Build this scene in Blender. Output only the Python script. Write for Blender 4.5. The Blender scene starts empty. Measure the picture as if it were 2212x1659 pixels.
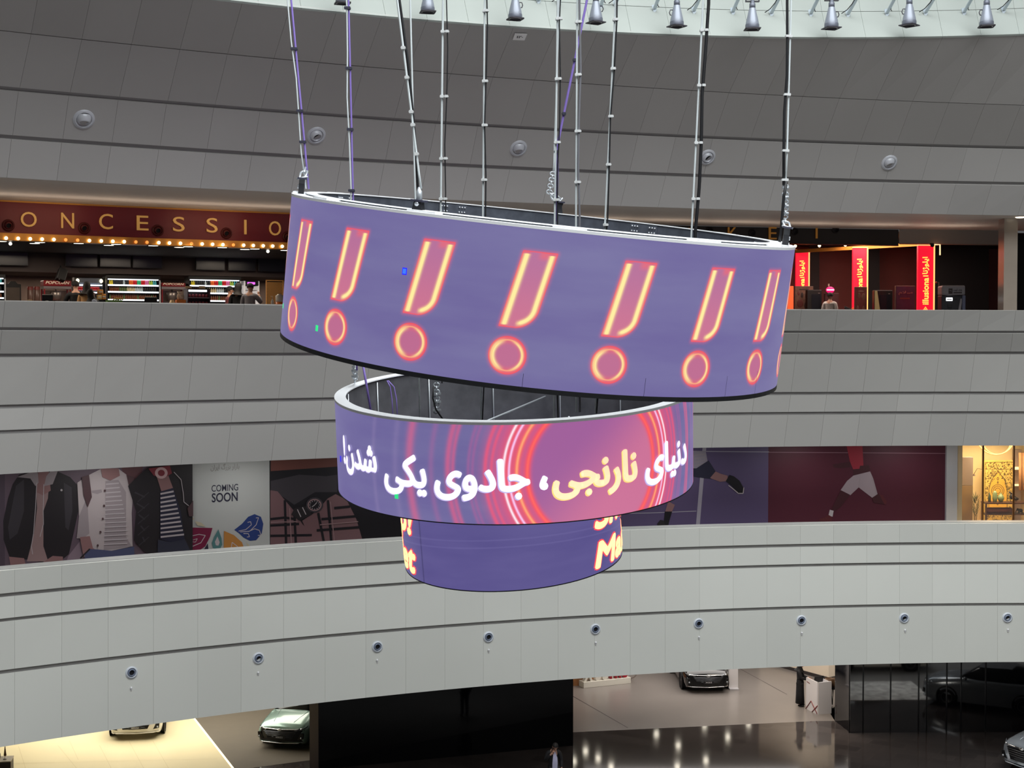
import bpy, bmesh, math, random
from mathutils import Vector, Matrix, Quaternion
random.seed(7)
SC = bpy.context.scene
COL = SC.collection
PI = math.pi

# ------------------------------------------------------------------ camera
F_PX = 3072.2                    # focal length in pixels of the 2212 x 1659 frame
CX, CY, Y_HOR = 1106.0, 829.5, 743.0
EYE = 13.8                       # eye height over the ground floor
PITCH = math.atan((CY - Y_HOR) / F_PX)
CP, SP = math.cos(PITCH), math.sin(PITCH)
cam_data = bpy.data.cameras.new('camera')
cam_data.sensor_width = 36.0
cam_data.lens = F_PX / 2212.0 * 36.0
cam_data.clip_end = 400
cam = bpy.data.objects.new('camera', cam_data)
cam.location = (0, 0, EYE)
cam.rotation_euler = (PI / 2 - PITCH, 0, 0)
COL.objects.link(cam)
SC.camera = cam

# ------------------------------------------------------------------ world, daylight, exposure
SC.view_settings.view_transform = 'Standard'
SC.view_settings.look = 'None'
SC.view_settings.exposure = 0.0
SC.view_settings.gamma = 1.0
SC.view_settings.use_curve_mapping = False
SC.cycles.max_bounces = 6
SC.cycles.diffuse_bounces = 4
SC.cycles.glossy_bounces = 4
SC.cycles.sample_clamp_indirect = 4.0
world = bpy.data.worlds.new('world')
SC.world = world
world.use_nodes = True
world.node_tree.nodes['Background'].inputs[0].default_value = (0.90, 0.90, 0.92, 1)
world.node_tree.nodes['Background'].inputs[1].default_value = 0.10


def area_light(name, loc, size, power, color=(1, 1, 1), size_y=None, rot=(0, 0, 0), shape=None, spread=PI):
    d = bpy.data.lights.new(name, 'AREA')
    d.energy = power
    d.color = color
    d.shape = shape or ('RECTANGLE' if size_y else 'SQUARE')
    d.size = size
    if size_y:
        d.size_y = size_y
    d.spread = spread
    o = bpy.data.objects.new(name, d)
    o.location = loc
    o.rotation_euler = rot
    COL.objects.link(o)
    return o


# the glazed roof over the atrium
area_light('skylight_daylight', (9, 13, 36), 38, 20300, (0.95, 0.99, 1.0), shape='DISK')


# ------------------------------------------------------------------ materials
MATS = {}


def rgb(r, g, b):
    def f(c):
        c /= 255.0
        return c / 12.92 if c <= 0.04045 else ((c + 0.055) / 1.055) ** 2.4
    return (f(r), f(g), f(b), 1.0)


def mat(name, col=(128, 128, 128), rough=0.5, metal=0.0, emit=None, strength=0.0, spec=0.5,
        noise=0.0, nscale=3.0, island=0.0, coat=0.0, trans=0.0, alpha=1.0, ior=1.45):
    """principled material with procedural tone variation; col / emit are sRGB 0-255"""
    if name in MATS:
        return MATS[name]
    m = bpy.data.materials.new(name)
    m.use_nodes = True
    nt = m.node_tree
    b = nt.nodes['Principled BSDF']
    c = rgb(*col)
    b.inputs['Base Color'].default_value = c
    b.inputs['Roughness'].default_value = rough
    b.inputs['Metallic'].default_value = metal
    b.inputs['Specular IOR Level'].default_value = spec
    b.inputs['IOR'].default_value = ior
    if coat:
        b.inputs['Coat Weight'].default_value = coat
        b.inputs['Coat Roughness'].default_value = 0.05
    if trans:
        b.inputs['Transmission Weight'].default_value = trans
    if alpha < 1:
        b.inputs['Alpha'].default_value = alpha
    if emit:
        b.inputs['Emission Color'].default_value = rgb(*emit)
        b.inputs['Emission Strength'].default_value = strength
    if noise or island:
        mul = nt.nodes.new('ShaderNodeMix')
        mul.data_type = 'RGBA'
        mul.blend_type = 'MULTIPLY'
        mul.inputs[0].default_value = 1.0
        mul.inputs[6].default_value = c
        val = None
        if noise:
            tc = nt.nodes.new('ShaderNodeTexCoord')
            n = nt.nodes.new('ShaderNodeTexNoise')
            n.inputs['Scale'].default_value = nscale
            n.inputs['Detail'].default_value = 4
            nt.links.new(tc.outputs['Object'], n.inputs['Vector'])
            mr = nt.nodes.new('ShaderNodeMapRange')
            mr.inputs[1].default_value = 0.25
            mr.inputs[2].default_value = 0.75
            mr.inputs[3].default_value = 1 - noise
            mr.inputs[4].default_value = 1 + noise * 0.6
            nt.links.new(n.outputs['Fac'], mr.inputs[0])
            val = mr.outputs[0]
        if island:
            g = nt.nodes.new('ShaderNodeNewGeometry')
            mr2 = nt.nodes.new('ShaderNodeMapRange')
            mr2.inputs[3].default_value = 1 - island
            mr2.inputs[4].default_value = 1 + island
            nt.links.new(g.outputs['Random Per Island'], mr2.inputs[0])
            if val is not None:
                mm = nt.nodes.new('ShaderNodeMath')
                mm.operation = 'MULTIPLY'
                nt.links.new(val, mm.inputs[0])
                nt.links.new(mr2.outputs[0], mm.inputs[1])
                val = mm.outputs[0]
            else:
                val = mr2.outputs[0]
        nt.links.new(val, mul.inputs[7])
        nt.links.new(mul.outputs[2], b.inputs['Base Color'])
    MATS[name] = m
    return m


# ------------------------------------------------------------------ node maths for the LED pictures
class E:
    nt = None

    def __init__(s, v):
        s.v = v

    @staticmethod
    def op(op, *a):
        n = E.nt.nodes.new('ShaderNodeMath')
        n.operation = op
        for i, x in enumerate(a):
            x = x.v if isinstance(x, E) else x
            if isinstance(x, (int, float)):
                n.inputs[i].default_value = x
            else:
                E.nt.links.new(x, n.inputs[i])
        return E(n.outputs[0])

    def __add__(s, o): return E.op('ADD', s, o)
    __radd__ = __add__
    def __sub__(s, o): return E.op('SUBTRACT', s, o)
    def __rsub__(s, o): return E.op('SUBTRACT', o, s)
    def __mul__(s, o): return E.op('MULTIPLY', s, o)
    __rmul__ = __mul__
    def __truediv__(s, o): return E.op('DIVIDE', s, o)


def emax(a, b): return E.op('MAXIMUM', a, b)
def emin(a, b): return E.op('MINIMUM', a, b)
def eabs(a): return E.op('ABSOLUTE', a)
def elen(a, b): return E.op('SQRT', a * a + b * b)
def gauss(x, w): return E.op('POWER', 2.71828, E.op('MULTIPLY', (x / w) * (x / w), -1.0))


def sstep(a, b, x):
    n = E.nt.nodes.new('ShaderNodeMapRange')
    n.interpolation_type = 'SMOOTHSTEP'
    n.inputs[1].default_value = a
    n.inputs[2].default_value = b
    E.nt.links.new(x.v, n.inputs[0])
    return E(n.outputs[0])


def cmix(fac, a, b, mode='MIX'):
    n = E.nt.nodes.new('ShaderNodeMix')
    n.data_type = 'RGBA'
    n.blend_type = mode
    n.clamp_factor = True
    for i, x in ((0, fac), (6, a), (7, b)):
        x = x.v if isinstance(x, E) else x
        if isinstance(x, (tuple, list)):
            n.inputs[i].default_value = x
        elif isinstance(x, (int, float)):
            n.inputs[i].default_value = x
        else:
            E.nt.links.new(x, n.inputs[i])
    return E(n.outputs[2])


def screen_material(name, build, base=(30, 30, 38), rough=0.42):
    m = bpy.data.materials.new(name)
    m.use_nodes = True
    nt = m.node_tree
    E.nt = nt
    b = nt.nodes['Principled BSDF']
    b.inputs['Base Color'].default_value = rgb(*base)
    b.inputs['Roughness'].default_value = rough
    b.inputs['Specular IOR Level'].default_value = 1.0
    tc = nt.nodes.new('ShaderNodeTexCoord')
    sx = nt.nodes.new('ShaderNodeSeparateXYZ')
    nt.links.new(tc.outputs['Object'], sx.inputs[0])
    x, y, z = (E(sx.outputs[i]) for i in range(3))
    th = E.op('ARCTAN2', x, y * -1.0)           # 0 facing -Y, positive to +X
    colr = build(th, z)
    nt.links.new(colr.v, b.inputs['Emission Color'])
    b.inputs['Emission Strength'].default_value = 1.0
    MATS[name] = m
    return m


# ------------------------------------------------------------------ mesh builder
class MB:
    def __init__(s):
        s.v = []
        s.f = []
        s.m = []
        s.sm = []

    def add(s, vs, fs, mt, smooth=False):
        o = len(s.v)
        s.v += [tuple(p) for p in vs]
        for f in fs:
            s.f.append([o + i for i in f])
            s.m.append(mt)
            s.sm.append(smooth)
        return s

    def quad(s, a, b, c, d, mt):
        return s.add([a, b, c, d], [(0, 1, 2, 3)], mt)

    def box(s, c, size, mt, rot=None, bevel=0.0):
        hx, hy, hz = (k / 2 for k in size)
        if bevel > 0:
            bm = bmesh.new()
            bmesh.ops.create_cube(bm, size=1.0)
            for v in bm.verts:
                v.co = Vector((v.co.x * size[0], v.co.y * size[1], v.co.z * size[2]))
            bmesh.ops.bevel(bm, geom=list(bm.edges), offset=min(bevel, 0.45 * min(size)), segments=2, affect='EDGES', profile=0.5)
            vs = [v.co.copy() for v in bm.verts]
            for i, v in enumerate(bm.verts):
                v.index = i
            fs = [[v.index for v in f.verts] for f in bm.faces]
            bm.free()
        else:
            vs = [Vector((x, y, z)) for z in (-hz, hz) for y in (-hy, hy) for x in (-hx, hx)]
            fs = [(0, 2, 3, 1), (4, 5, 7, 6), (0, 1, 5, 4), (2, 6, 7, 3), (0, 4, 6, 2), (1, 3, 7, 5)]
        M = rot if rot is not None else Matrix.Identity(3)
        c = Vector(c)
        return s.add([M @ v + c for v in vs], fs, mt)

    def tube(s, pts, r, mt, n=8, cap=True, smooth=True):
        pts = [Vector(p) for p in pts]
        rs = r if isinstance(r, (list, tuple)) else [r] * len(pts)
        vs, fs = [], []
        up = None
        for i, p in enumerate(pts):
            t = (pts[min(i + 1, len(pts) - 1)] - pts[max(i - 1, 0)]).normalized()
            if up is None:
                up = Vector((0, 0, 1)) if abs(t.z) < 0.9 else Vector((1, 0, 0))
            a = t.cross(up)
            if a.length < 1e-6:
                a = t.cross(Vector((0, 1, 0)))
            a.normalize()
            b = a.cross(t).normalized()
            up = b
            for k in range(n):
                w = 2 * PI * k / n
                vs.append(p + (a * math.cos(w) + b * math.sin(w)) * rs[i])
        for i in range(len(pts) - 1):
            for k in range(n):
                k2 = (k + 1) % n
                fs.append((i * n + k, i * n + k2, (i + 1) * n + k2, (i + 1) * n + k))
        s.add(vs, fs, mt, smooth)
        if cap:
            o = len(s.v) - len(vs)
            s.f.append([o + k for k in range(n)][::-1]); s.m.append(mt); s.sm.append(False)
            s.f.append([o + (len(pts) - 1) * n + k for k in range(n)]); s.m.append(mt); s.sm.append(False)
        return s

    def lathe(s, prof, mt, n=24, M=None, smooth=True, a0=0.0, a1=2 * PI):
        """prof: list of (radius, z); M: Matrix 4x4 placing the Z-axis lathe"""
        full = abs(a1 - a0 - 2 * PI) < 1e-6
        cols = n if full else n + 1
        vs, fs = [], []
        for (r, z) in prof:
            for k in range(cols):
                w = a0 + (a1 - a0) * k / n
                vs.append(Vector((r * math.cos(w), r * math.sin(w), z)))
        for i in range(len(prof) - 1):
            for k in range(n):
                k2 = (k + 1) % cols
                fs.append((i * cols + k, i * cols + k2, (i + 1) * cols + k2, (i + 1) * cols + k))
        if M is not None:
            vs = [M @ v for v in vs]
        return s.add(vs, fs, mt, smooth)

    def prism(s, poly, mt, M=None, depth=0.02):
        """poly in local XZ plane, front at y=0, back at y=depth"""
        n = len(poly)
        vs = [Vector((x, 0, z)) for x, z in poly] + [Vector((x, depth, z)) for x, z in poly]
        fs = [list(range(n)), list(range(n, 2 * n))[::-1]]
        for i in range(n):
            j = (i + 1) % n
            fs.append((i, n + i, n + j, j))
        if M is not None:
            vs = [M @ v for v in vs]
        return s.add(vs, fs, mt)

    def ball(s, c, r, mt, n=12, m=8):
        c = Vector(c)
        rr = r if isinstance(r, (tuple, list)) else (r, r, r)
        vs, fs = [], []
        for i in range(m + 1):
            a = -PI / 2 + PI * i / m
            for k in range(n):
                w = 2 * PI * k / n
                vs.append(c + Vector((rr[0] * math.cos(a) * math.cos(w), rr[1] * math.cos(a) * math.sin(w), rr[2] * math.sin(a))))
        for i in range(m):
            for k in range(n):
                k2 = (k + 1) % n
                fs.append((i * n + k, i * n + k2, (i + 1) * n + k2, (i + 1) * n + k))
        return s.add(vs, fs, mt, True)

    def mesh(s, me, mt, M=None):
        vs = [(M @ v.co) if M is not None else v.co.copy() for v in me.vertices]
        return s.add(vs, [list(p.vertices) for p in me.polygons], mt)

    def build(s, name, parent=None, origin=None, loc=None, rot=None):
        me = bpy.data.meshes.new(name)
        o = Vector(origin) if origin is not None else Vector((0, 0, 0))
        me.from_pydata([tuple(Vector(v) - o) for v in s.v], [], s.f)
        slots = []
        for k in s.m:
            if k not in slots:
                slots.append(k)
        for k in slots:
            me.materials.append(MATS[k])
        for p, k, sm in zip(me.polygons, s.m, s.sm):
            p.material_index = slots.index(k)
            p.use_smooth = sm
        bm = bmesh.new()
        bm.from_mesh(me)
        bmesh.ops.remove_doubles(bm, verts=bm.verts, dist=1e-5)
        bmesh.ops.recalc_face_normals(bm, faces=bm.faces)
        bm.to_mesh(me)
        bm.free()
        ob = bpy.data.objects.new(name, me)
        COL.objects.link(ob)
        if parent is not None:
            ob.parent = parent
        if origin is not None:
            ob.location = o
        if loc is not None:
            ob.location = loc
        if rot is not None:
            ob.rotation_euler = rot
        return ob


def tag(o, label=None, cat=None, group=None, kind=None):
    if label: o['label'] = label
    if cat: o['category'] = cat
    if group: o['group'] = group
    if kind: o['kind'] = kind
    return o


def thing(name, label, cat, loc=(0, 0, 0), rotz=0.0, group=None):
    o = bpy.data.objects.new(name, None)
    o.empty_display_size = 0.1
    COL.objects.link(o)
    o.location = loc
    o.rotation_euler = (0, 0, rotz)
    return tag(o, label, cat, group)


def struct(mb, name):
    return tag(mb.build(name), kind='structure')


def dup(root, loc=None, rotz=None, label=None):
    r = root.copy(); COL.objects.link(r)
    if loc is not None: r.location = loc
    if rotz is not None: r.rotation_euler = (0, 0, rotz)
    if label: r['label'] = label
    for ch in list(root.children):
        c = ch.copy(); COL.objects.link(c); c.parent = r
        for g in list(ch.children):
            d = g.copy(); COL.objects.link(d); d.parent = c
    return r


def text_mesh(body, size=1.0, offset=0.0, extrude=0.0, shear=0.0, width=None, height=None, anchor='center'):
    """letters as a mesh in the XZ plane facing -Y; the box of the text is normalised"""
    cu = bpy.data.curves.new('letters', 'FONT')
    cu.body = body
    cu.size = size
    cu.offset = offset
    cu.extrude = extrude
    cu.shear = shear
    cu.resolution_u = 4
    o = bpy.data.objects.new('letters', cu)
    COL.objects.link(o)
    dg = bpy.context.evaluated_depsgraph_get()
    me = bpy.data.meshes.new_from_object(o.evaluated_get(dg))
    bpy.data.objects.remove(o)
    xs = [v.co.x for v in me.vertices]; ys = [v.co.y for v in me.vertices]
    x0, x1, y0, y1 = min(xs), max(xs), min(ys), max(ys)
    sx = width / (x1 - x0) if width else 1.0
    sy = height / (y1 - y0) if height else 1.0
    if anchor == 'center':
        cx, cy = (x0 + x1) / 2, (y0 + y1) / 2
    else:
        cx, cy = x0, 0.0
    for v in me.vertices:
        v.co = Vector(((v.co.x - cx) * sx, -v.co.z, (v.co.y - cy) * sy))
    return me


# ------------------------------------------------------------------ from a pixel of the photograph to the place
def ray(x, y):
    a = (x - CX) / F_PX; b = (CY - y) / F_PX
    return Vector((a, CP + b * SP, -SP + b * CP))


def at_h(x, y, h):
    """the point seen at pixel x, y on the level plane of height h"""
    r = ray(x, y)
    t = (h - EYE) / r.z
    return Vector((r.x * t, r.y * t, h))


def at_d(x, y, d):
    """the point seen at pixel x, y on the upright plane at distance d"""
    r = ray(x, y)
    t = d / r.y
    return Vector((r.x * t, d, EYE + r.z * t))


def px_h(y, d):
    return at_d(CX, y, d).z


def at_plane(x, y, p0, n):
    r = ray(x, y)
    o = Vector((0, 0, EYE))
    t = (Vector(p0) - o).dot(n) / r.dot(n)
    return o + r * t


# levels of the curved hall: plan circle (centre x, y, radius) and height
LV = {
    'lipbase': (25.4, -28.8, 66.8, 21.1), 'seam': (25.4, -28.8, 68.5, 20.26), 'g1': (24.0, -25.3, 66.0, 19.29),
    'g2': (22.6, -22.4, 63.5, 18.35), 'fb2': (25.2, -28.7, 70.7, 17.51),
    'par2': (17.0, -7.5, 48.65, 14.76), 'g3': (15.4, -3.4, 44.7, 14.14), 'g4': (14.7, -1.3, 42.9, 13.54),
    'g5': (13.8, 1.4, 40.3, 12.36), 'g6': (13.6, 2.2, 39.5, 11.78), 'fb1': (13.8, 1.9, 39.9, 10.81),
    'par1': (15.0, -3.4, 45.75, 8.44), 'g7': (15.0, -3.6, 46.0, 7.84), 'g8': (15.3, -4.4, 46.8, 7.25),
    'g9': (15.7, -6.1, 48.4, 6.02), 'bot': (16.1, -6.2, 48.6, 4.27)}


LIPS = {'lip': (0.0, 0.0), 'lip_w': (-0.02, 0.0), 'lip_a': (0.85, 0.85), 'lip_b': (2.9, 3.0), 'lip_c': (6.9, 7.3)}


def lip_h(X):
    return EYE + -0.00000379 * X ** 3 + 0.002000 * X ** 2 + 0.024855 * X + 7.316362


def lv(level, x, back=0.0, h=None):
    """point on a level's plan circle in the direction of pixel column x, moved back from the hall"""
    if level in LIPS:          # the lip overhangs the joint below it and rises gently to the right
        b, up = LIPS[level]
        p = lv('lipbase', x, b + back)
        return Vector((p.x, p.y, lip_h(p.x) + up if h is None else h))
    cx, cy, R, hh = LV[level]
    R += back
    if h is not None: hh = h
    z = hh - EYE
    a = (x - CX) / F_PX
    m, k = a * CP, -a * SP * z - cx        # X - cx = m Y + k
    A = m * m + 1; B = 2 * (m * k - cy); Cc = k * k + cy * cy - R * R
    Y = (-B + math.sqrt(max(B * B - 4 * A * Cc, 0))) / (2 * A)
    return Vector((m * Y + k + cx, Y, hh))
# ================================================================== THE SHELL
mat('panel_upper_shaded', (182, 179, 176), 0.55, noise=0.03, nscale=0.4, island=0.035)  # same cladding as below, base colour darkened to stand in for shade
mat('panel_middle_shaded', (166, 164, 160), 0.55, noise=0.03, nscale=0.4, island=0.03)  # darkened in the base colour too, for the shade on the middle rows
mat('panel_lower_lit', (216, 217, 210), 0.5, noise=0.025, nscale=0.4, island=0.025)  # lighter base colour carries the stronger light low in the hall
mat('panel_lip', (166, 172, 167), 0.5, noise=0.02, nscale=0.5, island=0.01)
mat('joint_dark', (150, 148, 146), 0.8)
mat('joint_white', (160, 164, 160), 0.8)
mat('cap_grey', (172, 173, 170), 0.45)
mat('soffit_beige', (212, 202, 192), 0.6, noise=0.03, nscale=0.6)
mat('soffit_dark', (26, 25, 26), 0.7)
mat('interior_dark', (30, 27, 27), 0.8, noise=0.1, nscale=1.0)


def seams(x_start, x_end, knots):
    xs = [x_start]
    while xs[-1] < x_end:
        x = xs[-1]
        for (xa, wa), (xb, wb) in zip(knots, knots[1:]):
            if x <= xb or (xb, wb) == knots[-1]:
                t = (x - xa) / (xb - xa)
                w = wa + (wb - wa) * t
                break
        xs.append(x + max(w, 55))
    return xs


UP = seams(-330 + 8, 2560, [(-400, 116), (60, 107), (564, 96), (1100, 86.5), (1420, 79), (2100, 76.5), (2600, 76)])
LO = seams(-300 + 14, 2560, [(-400, 110), (85, 101), (645, 89), (1500, 73), (2100, 70), (2600, 69)])


def band(mb, lo, hi, xs, sh, mt, g_lo=0.05, g_hi=0.05, seam=0.0025, thick=0.05):
    """a row of facing panels between two levels; sh(x) is the sideways skew of a joint from bottom to top"""
    for x0, x1 in zip(xs, xs[1:]):
        a, b = lv(lo, x0), lv(lo, x1)
        c, d = lv(hi, x1 + sh(x1)), lv(hi, x0 + sh(x0))
        u0, u1 = (b - a).normalized(), (c - d).normalized()
        v0, v1 = (d - a).normalized(), (c - b).normalized()
        P = [a + u0 * seam + v0 * g_lo, b - u0 * seam + v1 * g_lo, c - u1 * seam - v1 * g_hi, d + u1 * seam - v0 * g_hi]
        n = (b - a).cross(d - a).normalized()
        if n.y < 0:
            n = -n
        Q = [p + n * thick for p in P]
        mb.add(P + Q, [(0, 1, 2, 3), (0, 4, 5, 1), (1, 5, 6, 2), (2, 6, 7, 3), (3, 7, 4, 0)], mt)


def backing(mb, lo, hi, back, mt, xs):
    for x0, x1 in zip(xs, xs[1:]):
        mb.quad(lv(lo, x0, back), lv(lo, x1, back), lv(hi, x1, back), lv(hi, x0, back), mt)


def strip(mb, f0, f1, xs, mt):
    for x0, x1 in zip(xs, xs[1:]):
        mb.quad(f0(x0), f0(x1), f1(x1), f1(x0), mt)


def lin(xa, wa, xb, wb):
    return lambda x: wa + (wb - wa) * (x - xa) / (xb - xa)


XS = list(range(-460, 2681, 60))
XS2 = list(range(-240, 2601, 60))

# upper facing, leaning in over the hall
w = MB()
acc = {x: x for x in UP}
sh1 = lin(320, 12, 1890, 20)
sh2 = lin(340, 15, 1880, 22)
sh3 = lin(145, 26, 1910, 35)
sh4 = lin(285, 28, 1970, 66)
band(w, 'fb2', 'g2', UP, sh1, 'panel_upper_shaded', 0.0, 0.055)
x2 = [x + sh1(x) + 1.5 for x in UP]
band(w, 'g2', 'g1', x2, sh2, 'panel_upper_shaded', 0.055, 0.055)
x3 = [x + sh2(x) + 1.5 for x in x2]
band(w, 'g1', 'seam', x3, sh3, 'panel_upper_shaded', 0.055, 0.012)
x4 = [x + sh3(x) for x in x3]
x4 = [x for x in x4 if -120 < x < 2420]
band(w, 'seam', 'lip', x4, sh4, 'panel_upper_shaded', 0.012, 0.0)
for lo, hi in (('fb2', 'g2'), ('g2', 'g1'), ('g1', 'seam')):
    backing(w, lo, hi, 0.065, 'joint_dark', XS)
backing(w, 'seam', 'lip', 0.065, 'joint_dark', XS2)
struct(w, 'wall_upper')

# white flared ring of the roof light above the lip
w = MB()
XL = seams(-100, 2560, [(-200, 96), (600, 92), (1600, 84), (2300, 82)])
shl = lambda x: -12
band(w, 'lip_w', 'lip_a', XL, shl, 'panel_lip', 0.0, 0.012, 0.003)
xl2 = [x - 12 for x in XL]
band(w, 'lip_a', 'lip_b', xl2, lambda x: -22, 'panel_lip', 0.012, 0.012, 0.003)
band(w, 'lip_b', 'lip_c', [x - 22 for x in xl2], lambda x: -40, 'panel_lip', 0.012, 0.012, 0.003)
backing(w, 'lip_w', 'lip_a', 0.1, 'joint_white', XS2)
backing(w, 'lip_a', 'lip_b', 0.1, 'joint_white', XS2)
backing(w, 'lip_b', 'lip_c', 0.1, 'joint_white', XS2)
struct(w, 'wall_skylight')

# middle facing: balustrade of the cinema floor and the fascia under it
w = MB()
sm = lin(100, 5, 1900, 8)
xm = UP
for lo, hi, gl, gh, m in (('g3', 'par2', .05, 0, 6), ('g4', 'g3', .045, .05, 6), ('g5', 'g4', .05, .045, 10), ('g6', 'g5', .05, .05, 6), ('fb1', 'g6', 0, .05, 9)):
    pass
rows = [('fb1', 'g6', 0.0, .045, 9), ('g6', 'g5', .045, .045, 6), ('g5', 'g4', .045, .045, 11), ('g4', 'g3', .045, .045, 6), ('g3', 'par2', .045, 0.0, 6)]
xm = [x - 42 for x in UP]
for lo, hi, gl, gh, m in rows:
    band(w, lo, hi, xm, (lambda x, m=m: m), 'panel_middle_shaded', gl, gh)
    xm = [x + m for x in xm]
    backing(w, lo, hi, 0.065, 'joint_dark', XS)
strip(w, lambda x: lv('par2', x), lambda x: lv('par2', x, 0.95), XS, 'cap_grey')
strip(w, lambda x: lv('par2', x, 0.95), lambda x: lv('par2', x, 0.95, 13.72), XS, 'panel_middle_shaded')
struct(w, 'wall_middle')

# lower facing: balustrade of the shop floor and the deep fascia under it
w = MB()
for lo, hi, gl, gh in (('g7', 'par1', .045, 0), ('g8', 'g7', .04, .045), ('g9', 'g8', .045, .04), ('bot', 'g9', 0, .045)):
    band(w, lo, hi, LO, lambda x: 0, 'panel_lower_lit', gl, gh, 0.002)
    backing(w, lo, hi, 0.065, 'joint_dark', XS)
strip(w, lambda x: lv('par1', x), lambda x: lv('par1', x, 0.10), XS, 'panel_lower_lit')
strip(w, lambda x: lv('par1', x, 0.10) + Vector((0, 0, 0.02)), lambda x: lv('par1', x, 0.62) + Vector((0, 0, 0.02)), XS, 'cap_grey')
strip(w, lambda x: lv('par1', x, 0.10), lambda x: lv('par1', x, 0.10) + Vector((0, 0, 0.02)), XS, 'cap_grey')
strip(w, lambda x: lv('par1', x, 0.62), lambda x: lv('par1', x, 0.62, 7.35), XS, 'panel_lower_lit')
struct(w, 'wall_lower')

# slabs and ceilings between the floors
w = MB()
strip(w, lambda x: lv('fb2', x, 0.02), lambda x: lv('fb2', x, 5.25), XS, 'soffit_beige')
struct(w, 'ceiling_cinema_edge')
w = MB()
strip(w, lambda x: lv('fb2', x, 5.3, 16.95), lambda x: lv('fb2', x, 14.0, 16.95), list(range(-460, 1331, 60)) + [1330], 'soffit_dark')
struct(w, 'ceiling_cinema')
mat('floor_brown', (70, 60, 56), 0.35)
w = MB()
strip(w, lambda x: lv('g4', x, 0.4, 13.72), lambda x: lv('g4', x, 18, 13.72), XS, 'floor_brown')
struct(w, 'floor_cinema')
mat('floor_shop', (150, 142, 132), 0.3)
w = MB()
strip(w, lambda x: lv('par1', x, 0.5, 7.35), lambda x: lv('par1', x, 10, 7.35), XS, 'floor_shop')
struct(w, 'floor_shops')
mat('soffit_white', (196, 192, 186), 0.6)
w = MB()
strip(w, lambda x: lv('fb1', x, 0.02), lambda x: lv('fb1', x, 10), XS, 'soffit_white')
struct(w, 'ceiling_shops')
w = MB()
strip(w, lambda x: lv('bot', x, 0.02), lambda x: lv('bot', x, 34), XS, 'soffit_white')
struct(w, 'ceiling_ground')
# ================================================================== THE THREE HANGING LED RINGS
def ring_matrix(tx, ty):
    return (Matrix.Rotation(ty, 3, 'X') @ Matrix.Rotation(tx, 3, 'Y'))


RINGS = {  # x, y, z above the eye, radius, height, sideways tilt, tilt towards the camera
    'top': (.4342, 26.0, 1.0258, 4.52, 2.5221, .1048, .1162),
    'mid': (.049, 26.0, -1.6657, 3.2414, 1.6952, -.0222, .13),
    'low': (-.028, 26.0, -3.075, 1.995, 1.73, -.07, .145)}


def rpt(key, th_deg, z, r=None):
    """a point in ring coordinates -> the hall"""
    x, y, zz, R, H, tx, ty = RINGS[key]
    r = R if r is None else r
    t = math.radians(th_deg)
    return ring_matrix(tx, ty) @ Vector((r * math.sin(t), -r * math.cos(t), z)) + Vector((x, y, zz + EYE))


PURPLE_A, PURPLE_B = rgb(106, 97, 152), rgb(118, 113, 160)


def noise_fac(scale, lo, hi):
    nt = E.nt
    tc = nt.nodes.new('ShaderNodeTexCoord')
    mp = nt.nodes.new('ShaderNodeMapping')
    mp.inputs['Scale'].default_value = (scale, scale, scale * 5)
    n = nt.nodes.new('ShaderNodeTexNoise')
    n.inputs['Scale'].default_value = 1.0
    n.inputs['Detail'].default_value = 5
    nt.links.new(tc.outputs['Object'], mp.inputs[0])
    nt.links.new(mp.outputs[0], n.inputs['Vector'])
    mr = nt.nodes.new('ShaderNodeMapRange')
    mr.inputs[1].default_value = 0.3; mr.inputs[2].default_value = 0.7
    mr.inputs[3].default_value = lo; mr.inputs[4].default_value = hi
    nt.links.new(n.outputs['Fac'], mr.inputs[0])
    return E(mr.outputs[0])


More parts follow.
